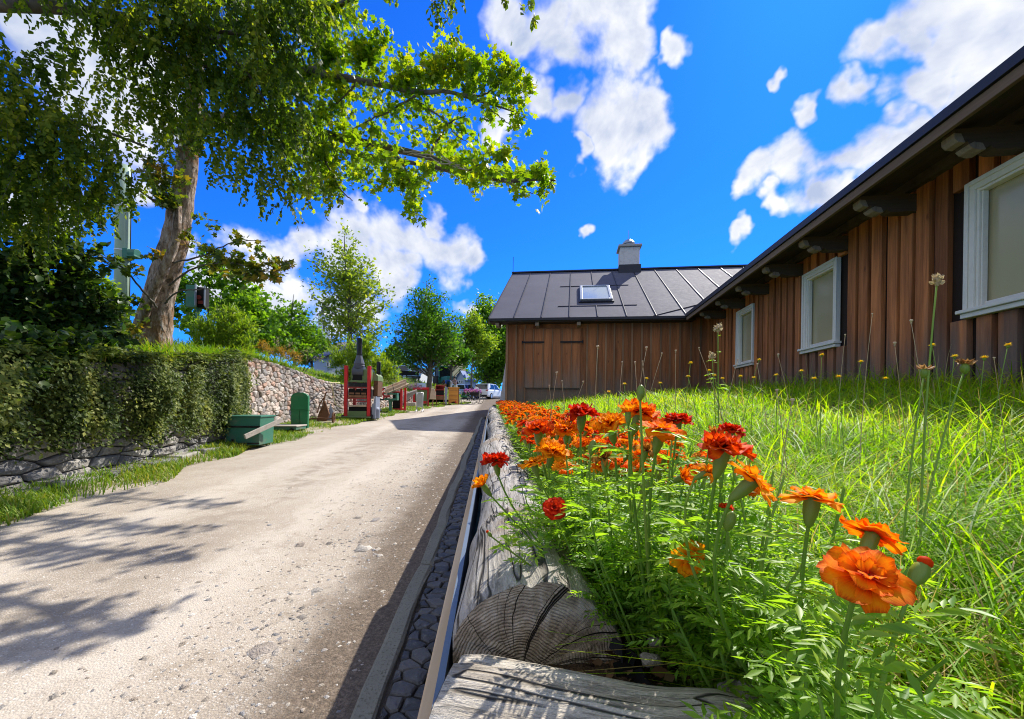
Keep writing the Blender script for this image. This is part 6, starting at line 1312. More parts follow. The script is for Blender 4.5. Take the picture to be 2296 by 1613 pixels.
m.cyl((X(857.5), -.16, Z(887)), (X(857.5), .2, Z(887)), .045); m.build('flywheel_spokes', M['red'], r, smooth=True)
m = MB(); m.bb((X(863), -.25, Z(901)), (X(891.5), .25, Z(897))); m.bb((X(888), -.25, Z(897)), (X(891.5), .25, Z(887))); m.bb((X(862), -.25, Z(888.5)), (X(891.5), .25, Z(885))); m.build('bench_frame', M['green'], r, bev=.01)
for px, yy in ((875, -.2), (875, .2)):
    m = MB(); m.prism([(X(px)-.07, Z(901)), (X(px)+.09, Z(901)), (X(px)+.03, Z(906)), (X(px)+.03, 0), (X(px)-.04, 0), (X(px)-.04, Z(906))], (0, yy, 0), (1, 0, 0), (0, 0, 1), (0, .06, 0)); m.build('leg', M['green'], r, bev=.006)
m = MB(); m.bar((X(866), -.3, Z(884)), (X(906), .5, Z(863)), .04, .24, (0, 0, 1)); m.bar((X(866), .1, Z(876)), (X(903), .9, Z(856)), .04, .24); m.bar((X(866), -.1, Z(884)), (X(905), .7, Z(862)), .44, .04); m.build('trough', M['wood_pale'], r, bev=.008)
m = MB(); m.bb((X(864), -.33, Z(895)), (X(876), -.27, Z(890))); m.cyl((X(865), -.3, Z(893)), (X(871), -.3, Z(893)), .05); m.build('gear', M['redrust'], r)
m = MB(); m.tube(curve([(X(885), -.25, Z(886)), (X(883), -.25, Z(875)), (X(880), -.2, Z(866))], 8), .012, 6); m.build('lever', M['iron'], r)
m = MB(); m.lathe([(.24, 0), (.26, .03), (.2, .12), (.08, .16), (.03, .3)], (X(846), -.15, .02), 16); m.build('cast_foot', M['greysteel'], r)
r, Y = thing('red_frame_machine', 895, 924, 'red painted timber frame machine with a sunken base, beside the green bench', 'machine', .1); s = Y/FL
X = lambda px: (px-895)*s
Z = lambda py: (924-py)*s
for px in (899.5, 904):
    m = MB(); m.bb((X(px)-.05, -.1+.6*(px > 900), 0), (X(px)+.05, .0+.6*(px > 900), Z(872))); m.build('post', M['red'], r, bev=.008)
m = MB(); m.bb((X(878), -.06, .02), (X(906), .0, .10)); m.bb((X(878), .55, .02), (X(906), .62, .10)); m.bb((X(878), 0, .03), (X(899), .55, .06)); m.build('base', M['red'], r, bev=.008)
m = MB(); m.bb((X(880), .05, .1), (X(898), .5, Z(886))); m.build('dark_housing', M['hollow'], r)
m = MB(); m.lathe([(.02, Z(880)), (.26, Z(881)), (.28, Z(884.5)), (.05, Z(886))][::-1], (X(888), .3, 0), 18); m.build('pan', M['redrust'], r)
r, Y = thing('slatted_drying_board', 916, 917, 'sloping board of pale wooden slats propped on thin legs', 'board', .1); s = Y/FL
X = lambda px: (px-916)*s
Z = lambda py: (917-py)*s
m = MB()
for k in range(6): 
    f = k/5; m.bar((X(904), -.1, Z(906)+.36*f*1.3-.0), (X(931), .55, Z(880)+.1*f), .02, .075, (0, .6, .8))
m.build('slats', M['wood_grey'], r, bev=.004)
for px in (906, 913): m = MB(); m.bar((X(px), -.05, Z(902)), (X(px)+.03, -.1, 0), .03, .03); m.build('leg', M['wood_pale'], r)
m = MB(); m.bb((X(906), .3, .02), (X(930), .8, .3)); m.build('stone_weight', M['rubble'], r, bev=.05)
# red show case with glass
r, Y = thing('display_case', 943, 913, 'bright red cabinet with green side panel and a sloping glass top', 'cabinet', .2); s = Y/FL
X = lambda px: (px-943)*s
Z = lambda py: (913-py)*s
for px, yy in ((929, -.4), (929, .4), (959, -.4), (959, .4)): m = MB(); m.bb((X(px)-.06, yy-.06, 0), (X(px)+.06, yy+.06, Z(876))); m.build('post', M['red'], r, bev=.008)
m = MB(); m.bb((X(926), -.5, Z(877)), (X(961), .5, Z(872))); m.bb((X(930), -.43, Z(908)), (X(959), .43, Z(902))); m.build('frame', M['red'], r, bev=.01)
m = MB(); m.bb((X(931), -.40, Z(902)), (X(958), .4, Z(878))); m.build('side_panel', M['sage'], r)
m = MB(); m.prism([(X(929), Z(872)), (X(955), Z(872)), (X(953), Z(862.5)), (X(936), Z(862))], (0, -.35, 0), (1, 0, 0), (0, 0, 1), (0, .7, 0)); m.build('glass_top', M['glassy'], r)
r, Y = thing('poster_stand', 940, 925, 'white tube poster frame on splayed feet in front of the red cabinet', 'sign', .35); s = Y/FL
X = lambda px: (px-940)*s
Z = lambda py: (925-py)*s
for px in (934, 947.5): m = MB(); m.cyl((X(px), 0, .12), (X(px), 0, Z(881.5)), .022, n=8); m.build('upright', M['tin'], r, smooth=True)
m = MB(); m.cyl((X(934), 0, Z(882)), (X(947.5), 0, Z(882)), .022, n=8); m.cyl((X(934), 0, Z(914)), (X(947.5), 0, Z(914)), .022, n=8); m.build('rail', M['tin'], r, smooth=True)
m = MB(); m.bb((X(934.6), -.012, Z(912)), (X(947), .012, Z(882.6))); m.build('poster', M['paper'], r)
for px in (934, 947.5): m = MB(); m.tube(curve([(X(px)-.12, -.42, .0), (X(px), -.18, .11), (X(px), 0, .16), (X(px), .18, .11), (X(px)+.12, .42, 0)], 12), .02, 6); m.build('foot', M['tin'], r, smooth=True)
# brown timber press with hides
r, Y = thing('wooden_press', 968, 914, 'brown timber machine with curved leather like side and bent feet', 'machine', .2); s = Y/FL
X = lambda px: (px-968)*s
Z = lambda py: (914-py)*s
m = MB(); m.prism([(X(963), Z(898)), (X(976), Z(898)), (X(977), Z(884)), (X(973), Z(875)), (X(966), Z(873))], (0, -.2, 0), (1, 0, 0), (0, 0, 1), (0, .55, 0)); m.build('curved_side', M['wood_pale'], r, bev=.02)
m = MB(); m.prism([(X(960), Z(900)), (X(963), Z(900)), (X(967), Z(873)), (X(962), Z(872))], (0, -.1, 0), (1, 0, 0), (0, 0, 1), (0, .7, 0)); m.build('dark_side', M['wood_brown'], r, bev=.01)
for x0, x1 in ((961, 959), (973, 970)): m = MB(); m.tube(curve([(X(x0), -.1, Z(897)), (X(x0)-.1, -.15, Z(905)), (X(x1), -.2, 0)], 8), .035, 6); m.build('leg', M['wood_brown'], r, smooth=True)
r, Y = thing('red_cupboard', 989, 911, 'dark red open topped cupboard on legs with a bare steel side', 'cupboard', .15); s = Y/FL
X = lambda px: (px-989)*s
Z = lambda py: (911-py)*s
m = MB(); m.bb((X(977), .3, Z(890)), (X(995), .36, Z(867.5))); m.bb((X(977), -.3, Z(868.5)), (X(997), .36, Z(866.5))); m.bb((X(976), -.3, Z(890)), (X(977.8), .29, Z(869))); m.bb((X(978), -.3, Z(878)), (X(995), .29, Z(876.5))); m.bb((X(978), -.3, Z(891)), (X(996), .3, Z(889))); m.build('carcass', M['redrust'], r, bev=.008)
m = MB(); m.bb((X(978), -.25, Z(889)), (X(995), .28, Z(878.5))); m.build('dark_interior', M['hollow'], r)
m = MB(); m.bb((X(979), -.28, Z(899)), (X(995), .2, Z(891.5))); m.build('drawer', M['wood_brown'], r, bev=.01)
for px in (979, 995): m = MB(); m.bb((X(px)-.03, -.28, 0), (X(px)+.03, -.2, Z(890))); m.build('leg', M['wood_brown'], r)
m = MB(); m.prism([(X(997), Z(906)), (X(1001), Z(910)), (X(1003), Z(872)), (X(997), Z(869))], (0, -.3, 0), (1, 0, 0), (0, 0, 1), (0, .05, 0)); m.build('steel_side', M['greysteel'], r, bev=.006)
r, Y = thing('orange_cabinet', 1018, 909, 'orange varnished wooden cabinet with a scalloped lower edge', 'cabinet', .12); s = Y/FL
X = lambda px: (px-1018)*s
Z = lambda py: (909-py)*s
m = MB(); m.prism([(X(1006), Z(908)), (X(1008), Z(908)), (X(1013), Z(903)), (X(1018), Z(901.5)), (X(1023), Z(903)), (X(1025.5), Z(908)), (X(1027), Z(908)), (X(1027), Z(872)), (X(1006), Z(872))], (0, -.33, 0), (1, 0, 0), (0, 0, 1), (0, .05, 0)); m.build('front', M['wood_orange'], r, bev=.006)
m = MB(); m.bb((X(1006), -.279, .03), (X(1007.5), .3, Z(872))); m.bb((X(1026), -.279, .03), (X(1029), .3, Z(872))); m.bb((X(1006), .25, .1), (X(1028), .3, Z(872))); m.build('side', M['wood_brown'], r)
m = MB(); m.bb((X(1004.5), -.36, Z(872)), (X(1029.5), .33, Z(870))); m.build('top', M['wood_orange'], r, bev=.006)
m = MB(); 
for z in (Z(878), Z(888), Z(897)): m.bb((X(1008), -.337, z), (X(1025), -.331, z+.02))
m.build('moulding', M['wood_brown'], r)
m = MB(); m.prism([(X(1021), Z(906)), (X(1024), Z(905)), (X(1022), Z(899)), (X(1020.5), Z(901))], (0, -.345, 0), (1, 0, 0), (0, 0, 1), (0, .012, 0)); m.build('crest', M['red'], r)
# planter cart with spoked wheels
r, Y = thing('flower_cart', 1056, 907, 'dark green handcart with spoked wheels planted with purple flowers', 'cart', -.2); s = Y/FL
X = lambda px: (px-1056)*s
Z = lambda py: (907-py)*s
m = MB(); m.prism([(X(1037), Z(892)), (X(1050), Z(893)), (X(1054), Z(889)), (X(1036), Z(888))], (0, -.5, 0), (1, 0, 0), (0, 0, 1), (0, .5, 0)); m.bb((X(1036), -.1, Z(886)), (X(1056), .5, Z(881))); m.build('seat_box', M['green2'], r, bev=.01)
m = MB(); m.prism([(X(1058), Z(889)), (X(1076), Z(889)), (X(1078), Z(881)), (X(1056), Z(881))], (0, -.4, 0), (1, 0, 0), (0, 0, 1), (0, .8, 0)); m.build('trough', M['black'], r, bev=.01)
for px, yy in ((1052, -.45), (1066, -.5), (1072, .45)):
    m = MB(); cx, cz = X(px), Z(897.5); m.torus((cx, yy, cz), .30, .018, 'y', 24, 5); m.cyl((cx, yy-.05, cz), (cx, yy+.05, cz), .04)
    for i in range(10): m.bar((cx, yy, cz), (cx+.29*math.cos(i*PI/5), yy, cz+.29*math.sin(i*PI/5)), .016, .016)
    m.build('wheel', M['iron'], r)
for px in (1037.5, 1079): m = MB(); m.cyl((X(px), -.42, 0), (X(px), -.42, Z(877)), .022, n=8); m.build('corner_post', M['wood_grey'], r)
m = MB(); m.cyl((X(1037), -.42, Z(903)), (X(1079), -.42, Z(903)), .02, n=6); m.cyl((X(1037), -.43, Z(878)), (X(1079), -.43, Z(878)), .015, n=6); m.build('rail', M['iron'], r)
k = 520; PP = np.stack([R.uniform(X(1040), X(1078), k), R.uniform(-.3, .4, k), R.uniform(Z(883), Z(874), k)], 1); V, F = scatter(LEAF, PP, rdir(k), rdir(k), np.full(k, .10)); big('blossom', V, [F], M['petunia'], r)
k = 240; PP = np.stack([R.uniform(X(1040), X(1078), k), R.uniform(-.3, .4, k), R.uniform(Z(886), Z(878), k)], 1); V, F = scatter(LEAF, PP, rdir(k), rdir(k), np.full(k, .12)); big('planting', V, [F], M['elder'], r)
# orange flower trough beyond
b = base_at(980, 40); ht = W(980, 869, 40)[2]-b[2]; r = empty('flower_trough', b, 0, 'timber trough overflowing with orange flowers behind the red cupboard', 'planter')
m = MB(); m.bb((-.75, -.25, .0), (.75, .25, ht)); m.build('trough', M['wood_brown'], r, bev=.02)
k = 420; PP = np.stack([R.uniform(-.85, .85, k), R.uniform(-.3, .3, k), ht-.02+.35*R.random(k)], 1); V, F = scatter(LEAF, PP, rdir(k), rdir(k), np.full(k, .11)); big('blossom', V, [F], M['ochre'], r)
# hose on the wall
c = curve([spot(735, 935)+np.array([0, 0, .5+.9]), W(742, 862, 14.4), W(748, 885, 14.5), W(752, 905, 14.5), W(765, 915, 14.6)], 20); c[:, 0] = np.maximum(c[:, 0], WX(c[:, 1])+.12)
m = MB(); m.tube(c, .018, 6); tag(m.build('garden_hose', M['hose'], smooth=True), 'pale yellow hose hanging down the stone wall left of the tall machine', 'hose')

# ---------------------------------------------------------------- pole, cabinet, people, cars, houses
pb = W(272, 700, 11.0); pb[2] = gz(pb[0], 11.); r = empty('light_pole', pb, 0, 'pale green steel pole with a clamp band and a spotlight, left of the maple', 'pole')
m = MB(); m.tube([(0, 0, -.2), (0, 0, 2.), (.01, 0, 3.5), (.015, 0, 4.7)], [.165, .160, .155, .15], 20); m.build('shaft', M['pole'], r, smooth=True)
z = W(272, 463, 11)[2]-pb[2]; m = MB(); m.lathe([(.165, z-.06), (.175, z-.05), (.175, z+.05), (.165, z+.06)], n=20); m.bb((-.24, -.05, z-.06), (-.15, .05, z+.12)); m.build('clamp_band', M['tin'], r)
z = W(300, 572, 11)[2]-pb[2]; m = MB(); m.bb((.10, -.12, z-.12), (.24, .1, z+.14)); m.bb((.22, -.15, z-.08), (.45, .12, z-.04)); m.cyl((.24, -.03, z+.04), (.44, -.03, z+.02), .10, .12, 14); m.build('spotlight', M['green'], r, bev=.006)
z = W(272, 563, 11)[2]-pb[2]; m = MB(); m.lathe([(.158, z-.02), (.166, z-.015), (.166, z+.015), (.158, z+.02)], n=20); m.build('band', M['tin'], r)
m = MB(); m.cyl((.20, .02, -.1), (.20, .02, 4.6), .012, n=6); m.build('cable', M['iron'], r)
eb = W(440, 690, 13.0); eb[2] = gz(eb[0], 13.); r = empty('electrical_cabinet', eb, .25, 'open green metal electrical cabinet on a post right of the maple trunk', 'cabinet'); z0, z1 = W(440, 690, 13.)[2]-eb[2], W(440, 641, 13.)[2]-eb[2]
m = MB(); m.bb((-.27, -.05, z0), (.02, .3, z1)); m.build('box', M['green'], r, bev=.01)
m = MB(); m.bb((.03, -.02, z0+.02), (.24, .28, z1-.04)); m.build('interior', M['hollow'], r)
m = MB(); m.bar((.02, -.05, (z0+z1)/2), (.10, -.32, (z0+z1)/2), .025, z1-z0-.02); m.bar((.25, -.04, (z0+z1)/2), (.34, -.3, (z0+z1)/2), .025, z1-z0-.06); m.build('door', M['greysteel'], r)
m = MB(); m.cyl((.08, -.06, z0+.32), (.08, -.01, z0+.32), .07); m.bb((.06, -.05, z0+.12), (.2, -.02, z0+.22)); m.build('meter', M['redrust'], r)
m = MB(); m.cyl((0, .1, -.1), (0, .1, z0), .05, n=10); m.build('post', M['green'], r)

def skin_body(name, joints, bones, regions, root):
    me = bpy.data.meshes.new(name); me.from_pydata([j[0] for j in joints], bones, []); o = bpy.data.objects.new('tmp', me); COL.objects.link(o)
    md = o.modifiers.new('Skin', 'SKIN'); md.use_smooth_shade = True
    sv = o.data.skin_vertices[0].data
    for i, j in enumerate(joints): rr = j[1] if isinstance(j[1], tuple) else (j[1], j[1]); sv[i].radius = rr
    sv[0].use_root = True
    sb = o.modifiers.new('Sub', 'SUBSURF'); sb.levels = 2; sb.render_levels = 2
    dg = bpy.context.evaluated_depsgraph_get(); dg.update(); nm = bpy.data.meshes.new_from_object(o.evaluated_get(dg)); bpy.data.objects.remove(o)
    nm.name = name; nm.materials.clear(); mats = []
    for mt, fn in regions: nm.materials.append(mt)
    for p in nm.polygons:
        c = p.center
        for k, (mt, fn) in enumerate(regions):
            if fn(c): p.material_index = k; break
    b = bpy.data.objects.new(name, nm); COL.objects.link(b); b.parent = root; return b
def person(loc_, rz, pose, regions, label, hair=M['hair']):
    r = empty('person', loc_, rz, label, 'person'); J = pose['j']; names = list(J); idx = {n: i for i, n in enumerate(names)}
    bones = [(idx[a], idx[b]) for a, b in pose['b']]; skin_body('body', [J[n] for n in names], bones, regions, r)
    h = np.array(J['head'][0], float); m = MB(); m.ell(h+np.array(pose.get('hair', (0, .02, .03))), (.095, .11, .11), 14, 10); m.build('hair', hair, r, smooth=True)
    f = np.array(pose['face'], float); up = np.array(pose.get('up', (0, 0, 1.)), float); sd = np.cross(f, up); m = MB()
    for sgn in (-1, 1): m.ell(h+f*.093+sd*sgn*.034+up*.012, (.011,)*3, 8, 6)
    m.build('eyes', M['iron'], r); m = MB(); m.ell(h+f*.105-up*.015, (.014, .018, .02), 8, 6); m.ell(h+f*.098-up*.05, (.022, .01, .006), 8, 5); m.build('nose_and_mouth', M['skin'], r, smooth=True); return r
BN = [('pelvis', 'waist'), ('waist', 'chest'), ('chest', 'neck'), ('neck', 'head'), ('head', 'crown')]
for s_ in 'lr': BN += [('chest', 'sh'+s_), ('sh'+s_, 'el'+s_), ('el'+s_, 'wr'+s_), ('wr'+s_, 'fi'+s_), ('pelvis', 'hip'+s_), ('hip'+s_, 'kn'+s_), ('kn'+s_, 'an'+s_), ('an'+s_, 'toe'+s_)]
def pose_stand(lean=0., arm=.3):
    J = {'pelvis': ((0, 0, .95), (.15, .11)), 'waist': ((0, -.02-lean*.2, 1.12), (.14, .10)), 'chest': ((0, -lean*.5, 1.34), (.17, .115)), 'neck': ((0, -lean*.62, 1.50), .055), 'head': ((0, -lean*.7-.01, 1.62), (.078, .092)), 'crown': ((0, -lean*.72, 1.71), .06)}
    for s_, sg in (('l', 1), ('r', -1)):
        J['sh'+s_] = ((sg*.19, -lean*.5, 1.42), .058); J['el'+s_] = ((sg*.26, -lean*.5-.10, 1.15), .045); J['wr'+s_] = ((sg*.14, -lean*.5-.33, 1.12+arm*.1), .032); J['fi'+s_] = ((sg*.10, -lean*.5-.45, 1.12+arm*.1), .03)
        J['hip'+s_] = ((sg*.10, 0, .88), .095); J['kn'+s_] = ((sg*.11, -.02, .48), .062); J['an'+s_] = ((sg*.11, .02, .08), .045); J['toe'+s_] = ((sg*.13, -.15, .04), .035)
    return {'j': J, 'b': BN, 'face': (0, -1, -.1)}
def pose_bend():
    J = {'pelvis': ((.22, 0, .95), (.15, .12)), 'waist': ((.05, 0, 1.06), (.14, .12)), 'chest': ((-.20, 0, 1.07), (.16, .12)), 'neck': ((-.36, 0, 1.03), .06), 'head': ((-.47, 0, .99), (.09, .08)), 'crown': ((-.55, 0, .96), .06)}
    for s_, sg in (('l', 1), ('r', -1)):
        J['sh'+s_] = ((-.25, sg*.18, 1.05), .06); J['el'+s_] = ((-.28, sg*.22, .78), .045); J['wr'+s_] = ((-.44, sg*.15, .60), .032); J['fi'+s_] = ((-.53, sg*.12, .55), .03)
        J['hip'+s_] = ((.24, sg*.10, .90), .10); J['kn'+s_] = ((.18, sg*.11, .48), .065); J['an'+s_] = ((.24, sg*.11, .08), .045); J['toe'+s_] = ((.08, sg*.12, .04), .035)
    return {'j': J, 'b': BN, 'face': (-.6, 0, -.8), 'up': (-.8, 0, .6), 'hair': (.02, 0, .04)}
b = base_at(1006, 36.); b[2] = max(b[2], W(1006, 891, 36)[2])
person(b, 0., pose_bend(), [(M['shirtblue'], lambda c: c.x < .13 and c.z > .80 and c.x > -.34), (M['skin'], lambda c: c.x <= -.28 or (c.z < .80 and c.x < -.15)), (M['clothwhite'], lambda c: c.z > .1), (M['navy'], lambda c: True)], 'person bending over in a blue shirt and white trousers')
b = base_at(1021, 36.); b[2] = max(b[2], W(1021, 890, 36)[2])
person(b, -.5, pose_stand(.25, .2), [(M['skin'], lambda c: c.z > 1.49 or (c.y < -.40 and c.z < 1.25)), (M['plaid'], lambda c: c.z > 1.0), (M['clothwhite'], lambda c: c.z > .1), (M['navy'], lambda c: True)], 'person in a plaid shirt and white trousers leaning on the cabinet')
b = base_at(1067, 40.); b[2] = W(1067, 903, 40)[2]
person(b, .4, pose_stand(.1, 0), [(M['skin'], lambda c: c.z > 1.49 or (c.y < -.36 and c.z < 1.25)), (M['clothwhite'], lambda c: c.z > .9), (M['navy'], lambda c: True)], 'person in a white top standing behind the flower cart')

def car(loc_, rz, body, label, L=4.3, Wd=1.78, H=1.6, suv=True):
    r = empty('parked_car', loc_, rz, label, 'car')     # +y is the front
    st = [(-.5, .34, .78, .90), (-.485, .26, .95, .95), (-.42, .22, 1.0, .98), (-.2, .20, 1.0, 1.0), (.2, .20, .98, 1.0), (.34, .22, .92, .99), (.45, .25, .80, .95), (.5, .34, .66, .86)]
    m = MB(); V = []
    for f, zb, zt, wf in st:
        z1 = zt*H*.60; hw = Wd/2*wf
        V += [(-hw*.94, f*L, zb), (-hw, f*L, zb+.15), (-hw, f*L, z1-.12), (-hw*.93, f*L, z1), (hw*.93, f*L, z1), (hw, f*L, z1-.12), (hw, f*L, zb+.15), (hw*.94, f*L, zb)]
    k = len(st); m.add(V, [(i*8+j, i*8+(j+1) % 8, (i+1)*8+(j+1) % 8, (i+1)*8+j) for i in range(k-1) for j in range(8)]+[tuple(range(7, -1, -1)), tuple((k-1)*8+j for j in range(8))])
    st2 = [(-.47, .60, .97), (-.40, .985, .80), (-.30, 1.0, .78), (.02, .985, .78), (.24, .60, .92)] if suv else [(-.46, .60, .95), (-.33, .97, .76), (-.2, 1., .76), (.02, .97, .76), (.24, .60, .9)]
    V = []
    for f, zt, wf in st2: V += [(-Wd/2*.95, f*L, H*.585), (-Wd/2*wf, f*L, zt*H), (Wd/2*wf, f*L, zt*H), (Wd/2*.95, f*L, H*.585)]
    k = len(st2); m.add(V, [(i*4+j, i*4+(j+1) % 4, (i+1)*4+(j+1) % 4, (i+1)*4+j) for i in range(k-1) for j in range(4)]+[(3, 2, 1, 0), tuple((k-1)*4+j for j in range(4))]); m.build('body', body, r, bev=.03)
    def quad(name, pts, n, mat):
        q = MB(); P = np.array(pts, float); nn = np.array(n, float)*.006; q.add(np.concatenate([P+nn, P-nn*3]), [(0, 1, 2, 3), (7, 6, 5, 4)]+[(j, j+4, (j+1) % 4+4, (j+1) % 4) for j in range(4)]); q.build(name, mat, r)
    a, b_ = st2[0], st2[1]; y0, y1 = a[0]*L, b_[0]*L; z0, z1 = .62*H, b_[1]*H*.955
    yl = lambda z: y0+(y1-y0)*(z-H*.60)/(b_[1]*H-H*.60)
    quad('rear_window', [(-Wd*.40, yl(z0+.02), z0+.02), (Wd*.40, yl(z0+.02), z0+.02), (Wd*.34, yl(z1), z1), (-Wd*.34, yl(z1), z1)], (0, -1, .4), M['carglass'])
    for sg in (-1, 1):
        wz = lambda z: Wd/2*(.95+(.78-.95)*(z-.585*H)/(.4*H)); za, zb = .625*H, .94*H
        for ya, yb, yc, yd in ((-.40, -.12, -.13, -.35), (-.10, .16, .02, -.11)): quad('side_window', [(sg*wz(za), ya*L, za), (sg*wz(za), yb*L, za), (sg*wz(zb), yc*L, zb), (sg*wz(zb), yd*L, zb)][::sg], (sg, 0, .3), M['carglass'])
        for yw in (-.31, .31):
            w_ = bpy.data.objects.new('wheel', None); COL.objects.link(w_); w_.parent = r; w_.location = (sg*(Wd/2-.10), yw*L, .33)
            q = MB(); q.lathe([(.20, -.11), (.31, -.11), (.33, -.07), (.33, .07), (.31, .11), (.20, .11)], n=20); V_ = np.concatenate(q.v); q.v = [V_[:, [2, 0, 1]]]; q.build('tyre', M['rubber'], w_)
            q = MB(); q.cyl((-.10, 0, 0), (.118*1, 0, 0), .215, n=16) if sg > 0 else q.cyl((-.118, 0, 0), (.10, 0, 0), .215, n=16); q.build('rim', M['rim'], w_)
        q = MB(); q.bb((sg*Wd*.34, -.5*L-.012, .52*H), (sg*Wd*.475, -.47*L, .60*H-.02)); q.build('tail_light', M['lampred'], r, bev=.02)
        q = MB(); q.ell((sg*(Wd/2+.09), .14*L, .64*H), (.10, .06, .07), 10, 7); q.build('mirror', body, r, smooth=True)
    q = MB(); q.bb((-Wd*.43, -.5*L-.01, .26), (Wd*.43, -.46*L, .44)); q.build('bumper', M['rubber'], r, bev=.03)
    q = MB(); q.bb((-.26, -.5*L-.02, .46*H-.05), (.26, -.49*L, .46*H+.06)); q.build('number_plate', M['clothwhite'], r); return r
p = W(1098, 895, 46); p[2] = float(zr(46))+.01; car(p, -.42, M['carwhite'], 'white sport utility car seen from behind, parked at the end of the road', 4.4, 1.84, 1.66)
p = W(1045, 892, 49); car(p, -.2, M['carblue'], 'dark blue hatchback parked left of the white car', 4.2, 1.76, 1.5, False)
p = W(1028, 894, 44); car(p, .1, M['carblue'] if False else M['carsky'], 'pale blue car half hidden behind the two people', 4.1, 1.74, 1.5, False)
p = base_at(893, 43); p[2] = max(p[2], W(893, 846, 43)[2]-.6); car(p, 1.2, M['carsky'], 'pale blue car parked up on the slope left of the conical tree', 4.4, 1.76, 1.55, True)

def house(name, px, Y, wpx, eave, ridge, ground, wallm, roofm, label, cat, depth, rz, wins, gable=True, ov=.3):
    p = W(px, ground, Y); wd = wpx/FL*Y; He = (ground-eave)/FL*Y; Hr = (ground-ridge)/FL*Y; r = empty(name, p, rz, label, cat); m = MB()
    if gable: m.prism([(-wd/2, -2.), (wd/2, -2.), (wd/2, He), (0, Hr-.12), (-wd/2, He)], (0, 0, 0), (1, 0, 0), (0, 0, 1), (0, depth, 0))
    else: m.prism([(0, -2.), (depth, -2.), (depth, He), (depth/2, Hr-.12), (0, He)], (-wd/2, 0, 0), (0, 1, 0), (0, 0, 1), (wd, 0, 0))
    m.build('wall', wallm, r)
    rf = MB(); t = .14
    if gable:
        k = (Hr-He)/(wd/2)
        for sg in (-1, 1): rf.prism([(sg*(wd/2+ov), He-k*ov), (0, Hr), (0, Hr-t), (sg*(wd/2+ov), He-k*ov-t)], (0, -ov, 0), (1, 0, 0), (0, 0, 1), (0, depth+2*ov, 0))
    else:
        k = (Hr-He)/(depth/2)
        for sg, c in ((-1, 0), (1, depth)): rf.prism([(c+sg*ov, He-k*ov), (depth/2, Hr), (depth/2, Hr-t), (c+sg*ov, He-k*ov-t)], (-wd/2-ov, 0, 0), (0, 1, 0), (0, 0, 1), (wd+2*ov, 0, 0))
    rf.build('roof', roofm, r)
    for wx, wy, ww, wh in wins:
        x, z = (wx-px)/FL*Y, (ground-wy)/FL*Y; a, b_ = ww/FL*Y/2, wh/FL*Y/2; q = MB(); fw = min(.12, a*.3)
        for sg in (-1, 1): q.bb((x+sg*a, -.05, z-b_), (x+sg*(a-fw), .02, z+b_)); q.bb((x-a+fw+.001, -.05, z+sg*b_), (x+a-fw-.001, .02, z+sg*(b_-fw)))
        f = q.build('window', M['whitepaint'], r); q = MB(); q.bb((x-a+fw*.8, -.02, z-b_+fw*.8), (x+a-fw*.8, .01, z+b_-fw*.8)); q.build('pane', M['darkwin'], f)
    return r
house('yellow_house', 1012, 88, 64, 818, 785, 856, M['cream'], M['greyroof'], 'cream yellow house with grey roof behind the trees', 'house', 9, .25, [(1021, 803, 4, 6), (994, 830, 5, 6), (1031, 830, 5, 6), (1006, 808, 4, 6), (1013, 832, 5, 6)])
house('garden_hut', 1033, 62, 20, 846, 831, 872, M['bluewall'], M['blueroof'], 'small hut with a blue sheet roof in front of the yellow house', 'hut', 4, -.35, [(1030, 856, 5, 6), (1036, 857, 4, 6)])
house('slate_roof_shed', 718, 30, 44, 797, 764, 838, M['bluewall'], M['slate'], 'low wooden shed with a dark slate roof above the stone wall', 'shed', 5.5, -.5, [(745, 818, 8, 10)], False, .25)
house('white_house', 740, 66, 62, 786, 757, 830, M['bluewall'], M['greyroof'], 'pale blue white house in shade below the church tower', 'house', 9, -.3, [(722, 800, 6, 8), (742, 800, 6, 8), (760, 800, 6, 8)], False)
house('white_barn', 905, 64, 60, 838, 822, 862, M['whitewall'], M['slate'], 'long low white building with a dark roof behind the conical tree', 'house', 7, -.2, [(890, 848, 5, 6), (915, 848, 5, 6)], False)
# church tower
p = W(727, 830, 92); r = empty('church_tower', p, .3, 'white church tower with a dark cap rising above the tree tops', 'church'); s = 92/FL
m = MB(); m.bb((-1.25, -1.25, -3), (1.25, 1.25, (830-708)*s)); m.build('tower', M['whitewall'], r)
m = MB(); m.lathe([(1.95, (830-709)*s), (1.6, (830-705)*s), (.9, (830-700)*s), (.75, (830-694)*s), (.95, (830-689)*s), (.5, (830-683)*s), (.08, (830-677)*s), (.05, (830-668)*s)], n=4); m.build('cap', M['slate'], r)
for sg in ((0, -1.27), (-1.27, 0)):
    m = MB(); a = .22; z0, z1 = (830-740)*s, (830-722)*s
    m.bb((sg[0]-(a if sg[0] == 0 else .03), sg[1]-(a if sg[1] == 0 else .03), z0), (sg[0]+(a if sg[0] == 0 else .03), sg[1]+(a if sg[1] == 0 else .03), z1)); m.build('belfry_opening', M['darkwin'], r)
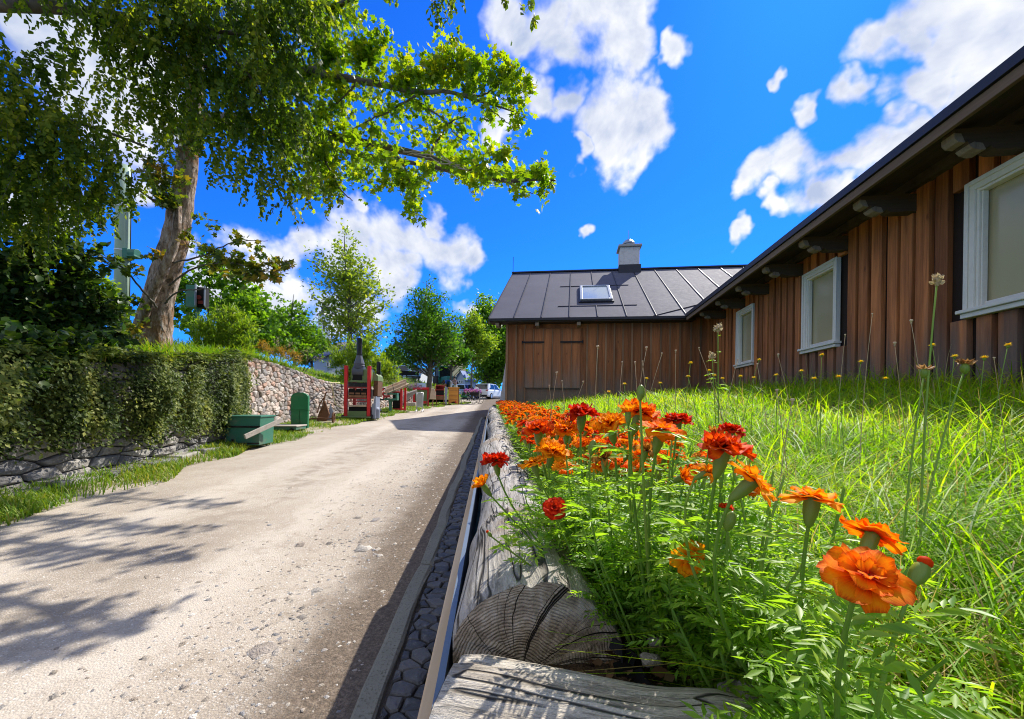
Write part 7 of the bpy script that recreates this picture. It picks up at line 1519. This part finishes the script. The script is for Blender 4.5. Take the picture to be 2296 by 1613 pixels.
# tractor
b = base_at(998, 46); b[2] = W(998, 873, 46)[2]; r = empty('tractor', b, .5, 'teal tractor with a dark cab behind the slim tree', 'tractor')
m = MB(); m.bb((-.55, -2.0, .7), (.55, .1, 1.35)); m.bb((-.75, .1, .6), (.75, 1.5, 1.3)); m.build('body', M['teal'], r, bev=.06)
m = MB(); m.prism([(-.1, 1.3), (1.45, 1.3), (1.3, 2.5), (.1, 2.5)], (-.75, 0, 0), (0, 1, 0), (0, 0, 1), (1.5, 0, 0)); m.build('cab_glass', M['carglass'], r)
m = MB(); m.bb((-.85, -.05, 2.5), (.85, 1.5, 2.62))
for x in (-.76, .76):
    for a_, b_ in (((0, -.1), (0, .1)), ((0, 1.45), (0, 1.3))): m.bar((x, a_[1], 1.3), (x, b_[1], 2.5), .08, .08)
m.build('cab_frame', M['teal'], r)
for x, y, rr in ((-.8, .9, .75), (.8, .9, .75), (-.65, -1.5, .45), (.65, -1.5, .45)):
    q = MB(); q.lathe([(rr*.55, -.18), (rr*.95, -.18), (rr, -.1), (rr, .1), (rr*.95, .18), (rr*.55, .18)], n=20); V_ = np.concatenate(q.v); q.v = [V_[:, [2, 0, 1]]+np.array([x, y, rr])]; q.build('wheel', M['rubber'], r)
# white canvas awning beside the barn, dark bench on the slope, dark stone block at the road end
p = W(1133, 890, 19.); p[2] = float(zr(19.)); r = empty('canvas_awning', p, .1, 'white canvas sheet hanging beside the corner of the barn', 'awning')
m = MB(); m.prism([(-.35, .02), (.20, .02), (.22, 2.9), (.05, 2.9)], (0, 0, 0), (1, 0, 0), (0, 0, 1), (.04, .25, 0)); m.build('canvas', M['clothwhite'], r, bev=.01)
m = MB(); m.cyl((.2, .13, 0), (.2, .13, 3.0), .03, n=8); m.build('pole', M['tin'], r)
b = base_at(918, 37.); r = empty('garden_bench', b, .5, 'dark garden bench standing on the grassy slope beneath the conical tree', 'bench')
m = MB(); m.bb((-.9, -.25, .42), (.9, .2, .48)); m.build('seat', M['iron'], r)
m = MB(); m.bar((-.9, .22, .75), (.9, .22, .75), .04, .4); m.build('backrest', M['iron'], r)
for x in (-.8, .8): m = MB(); m.bb((x-.04, -.22, 0), (x+.04, .22, .42)); m.build('leg', M['iron'], r)
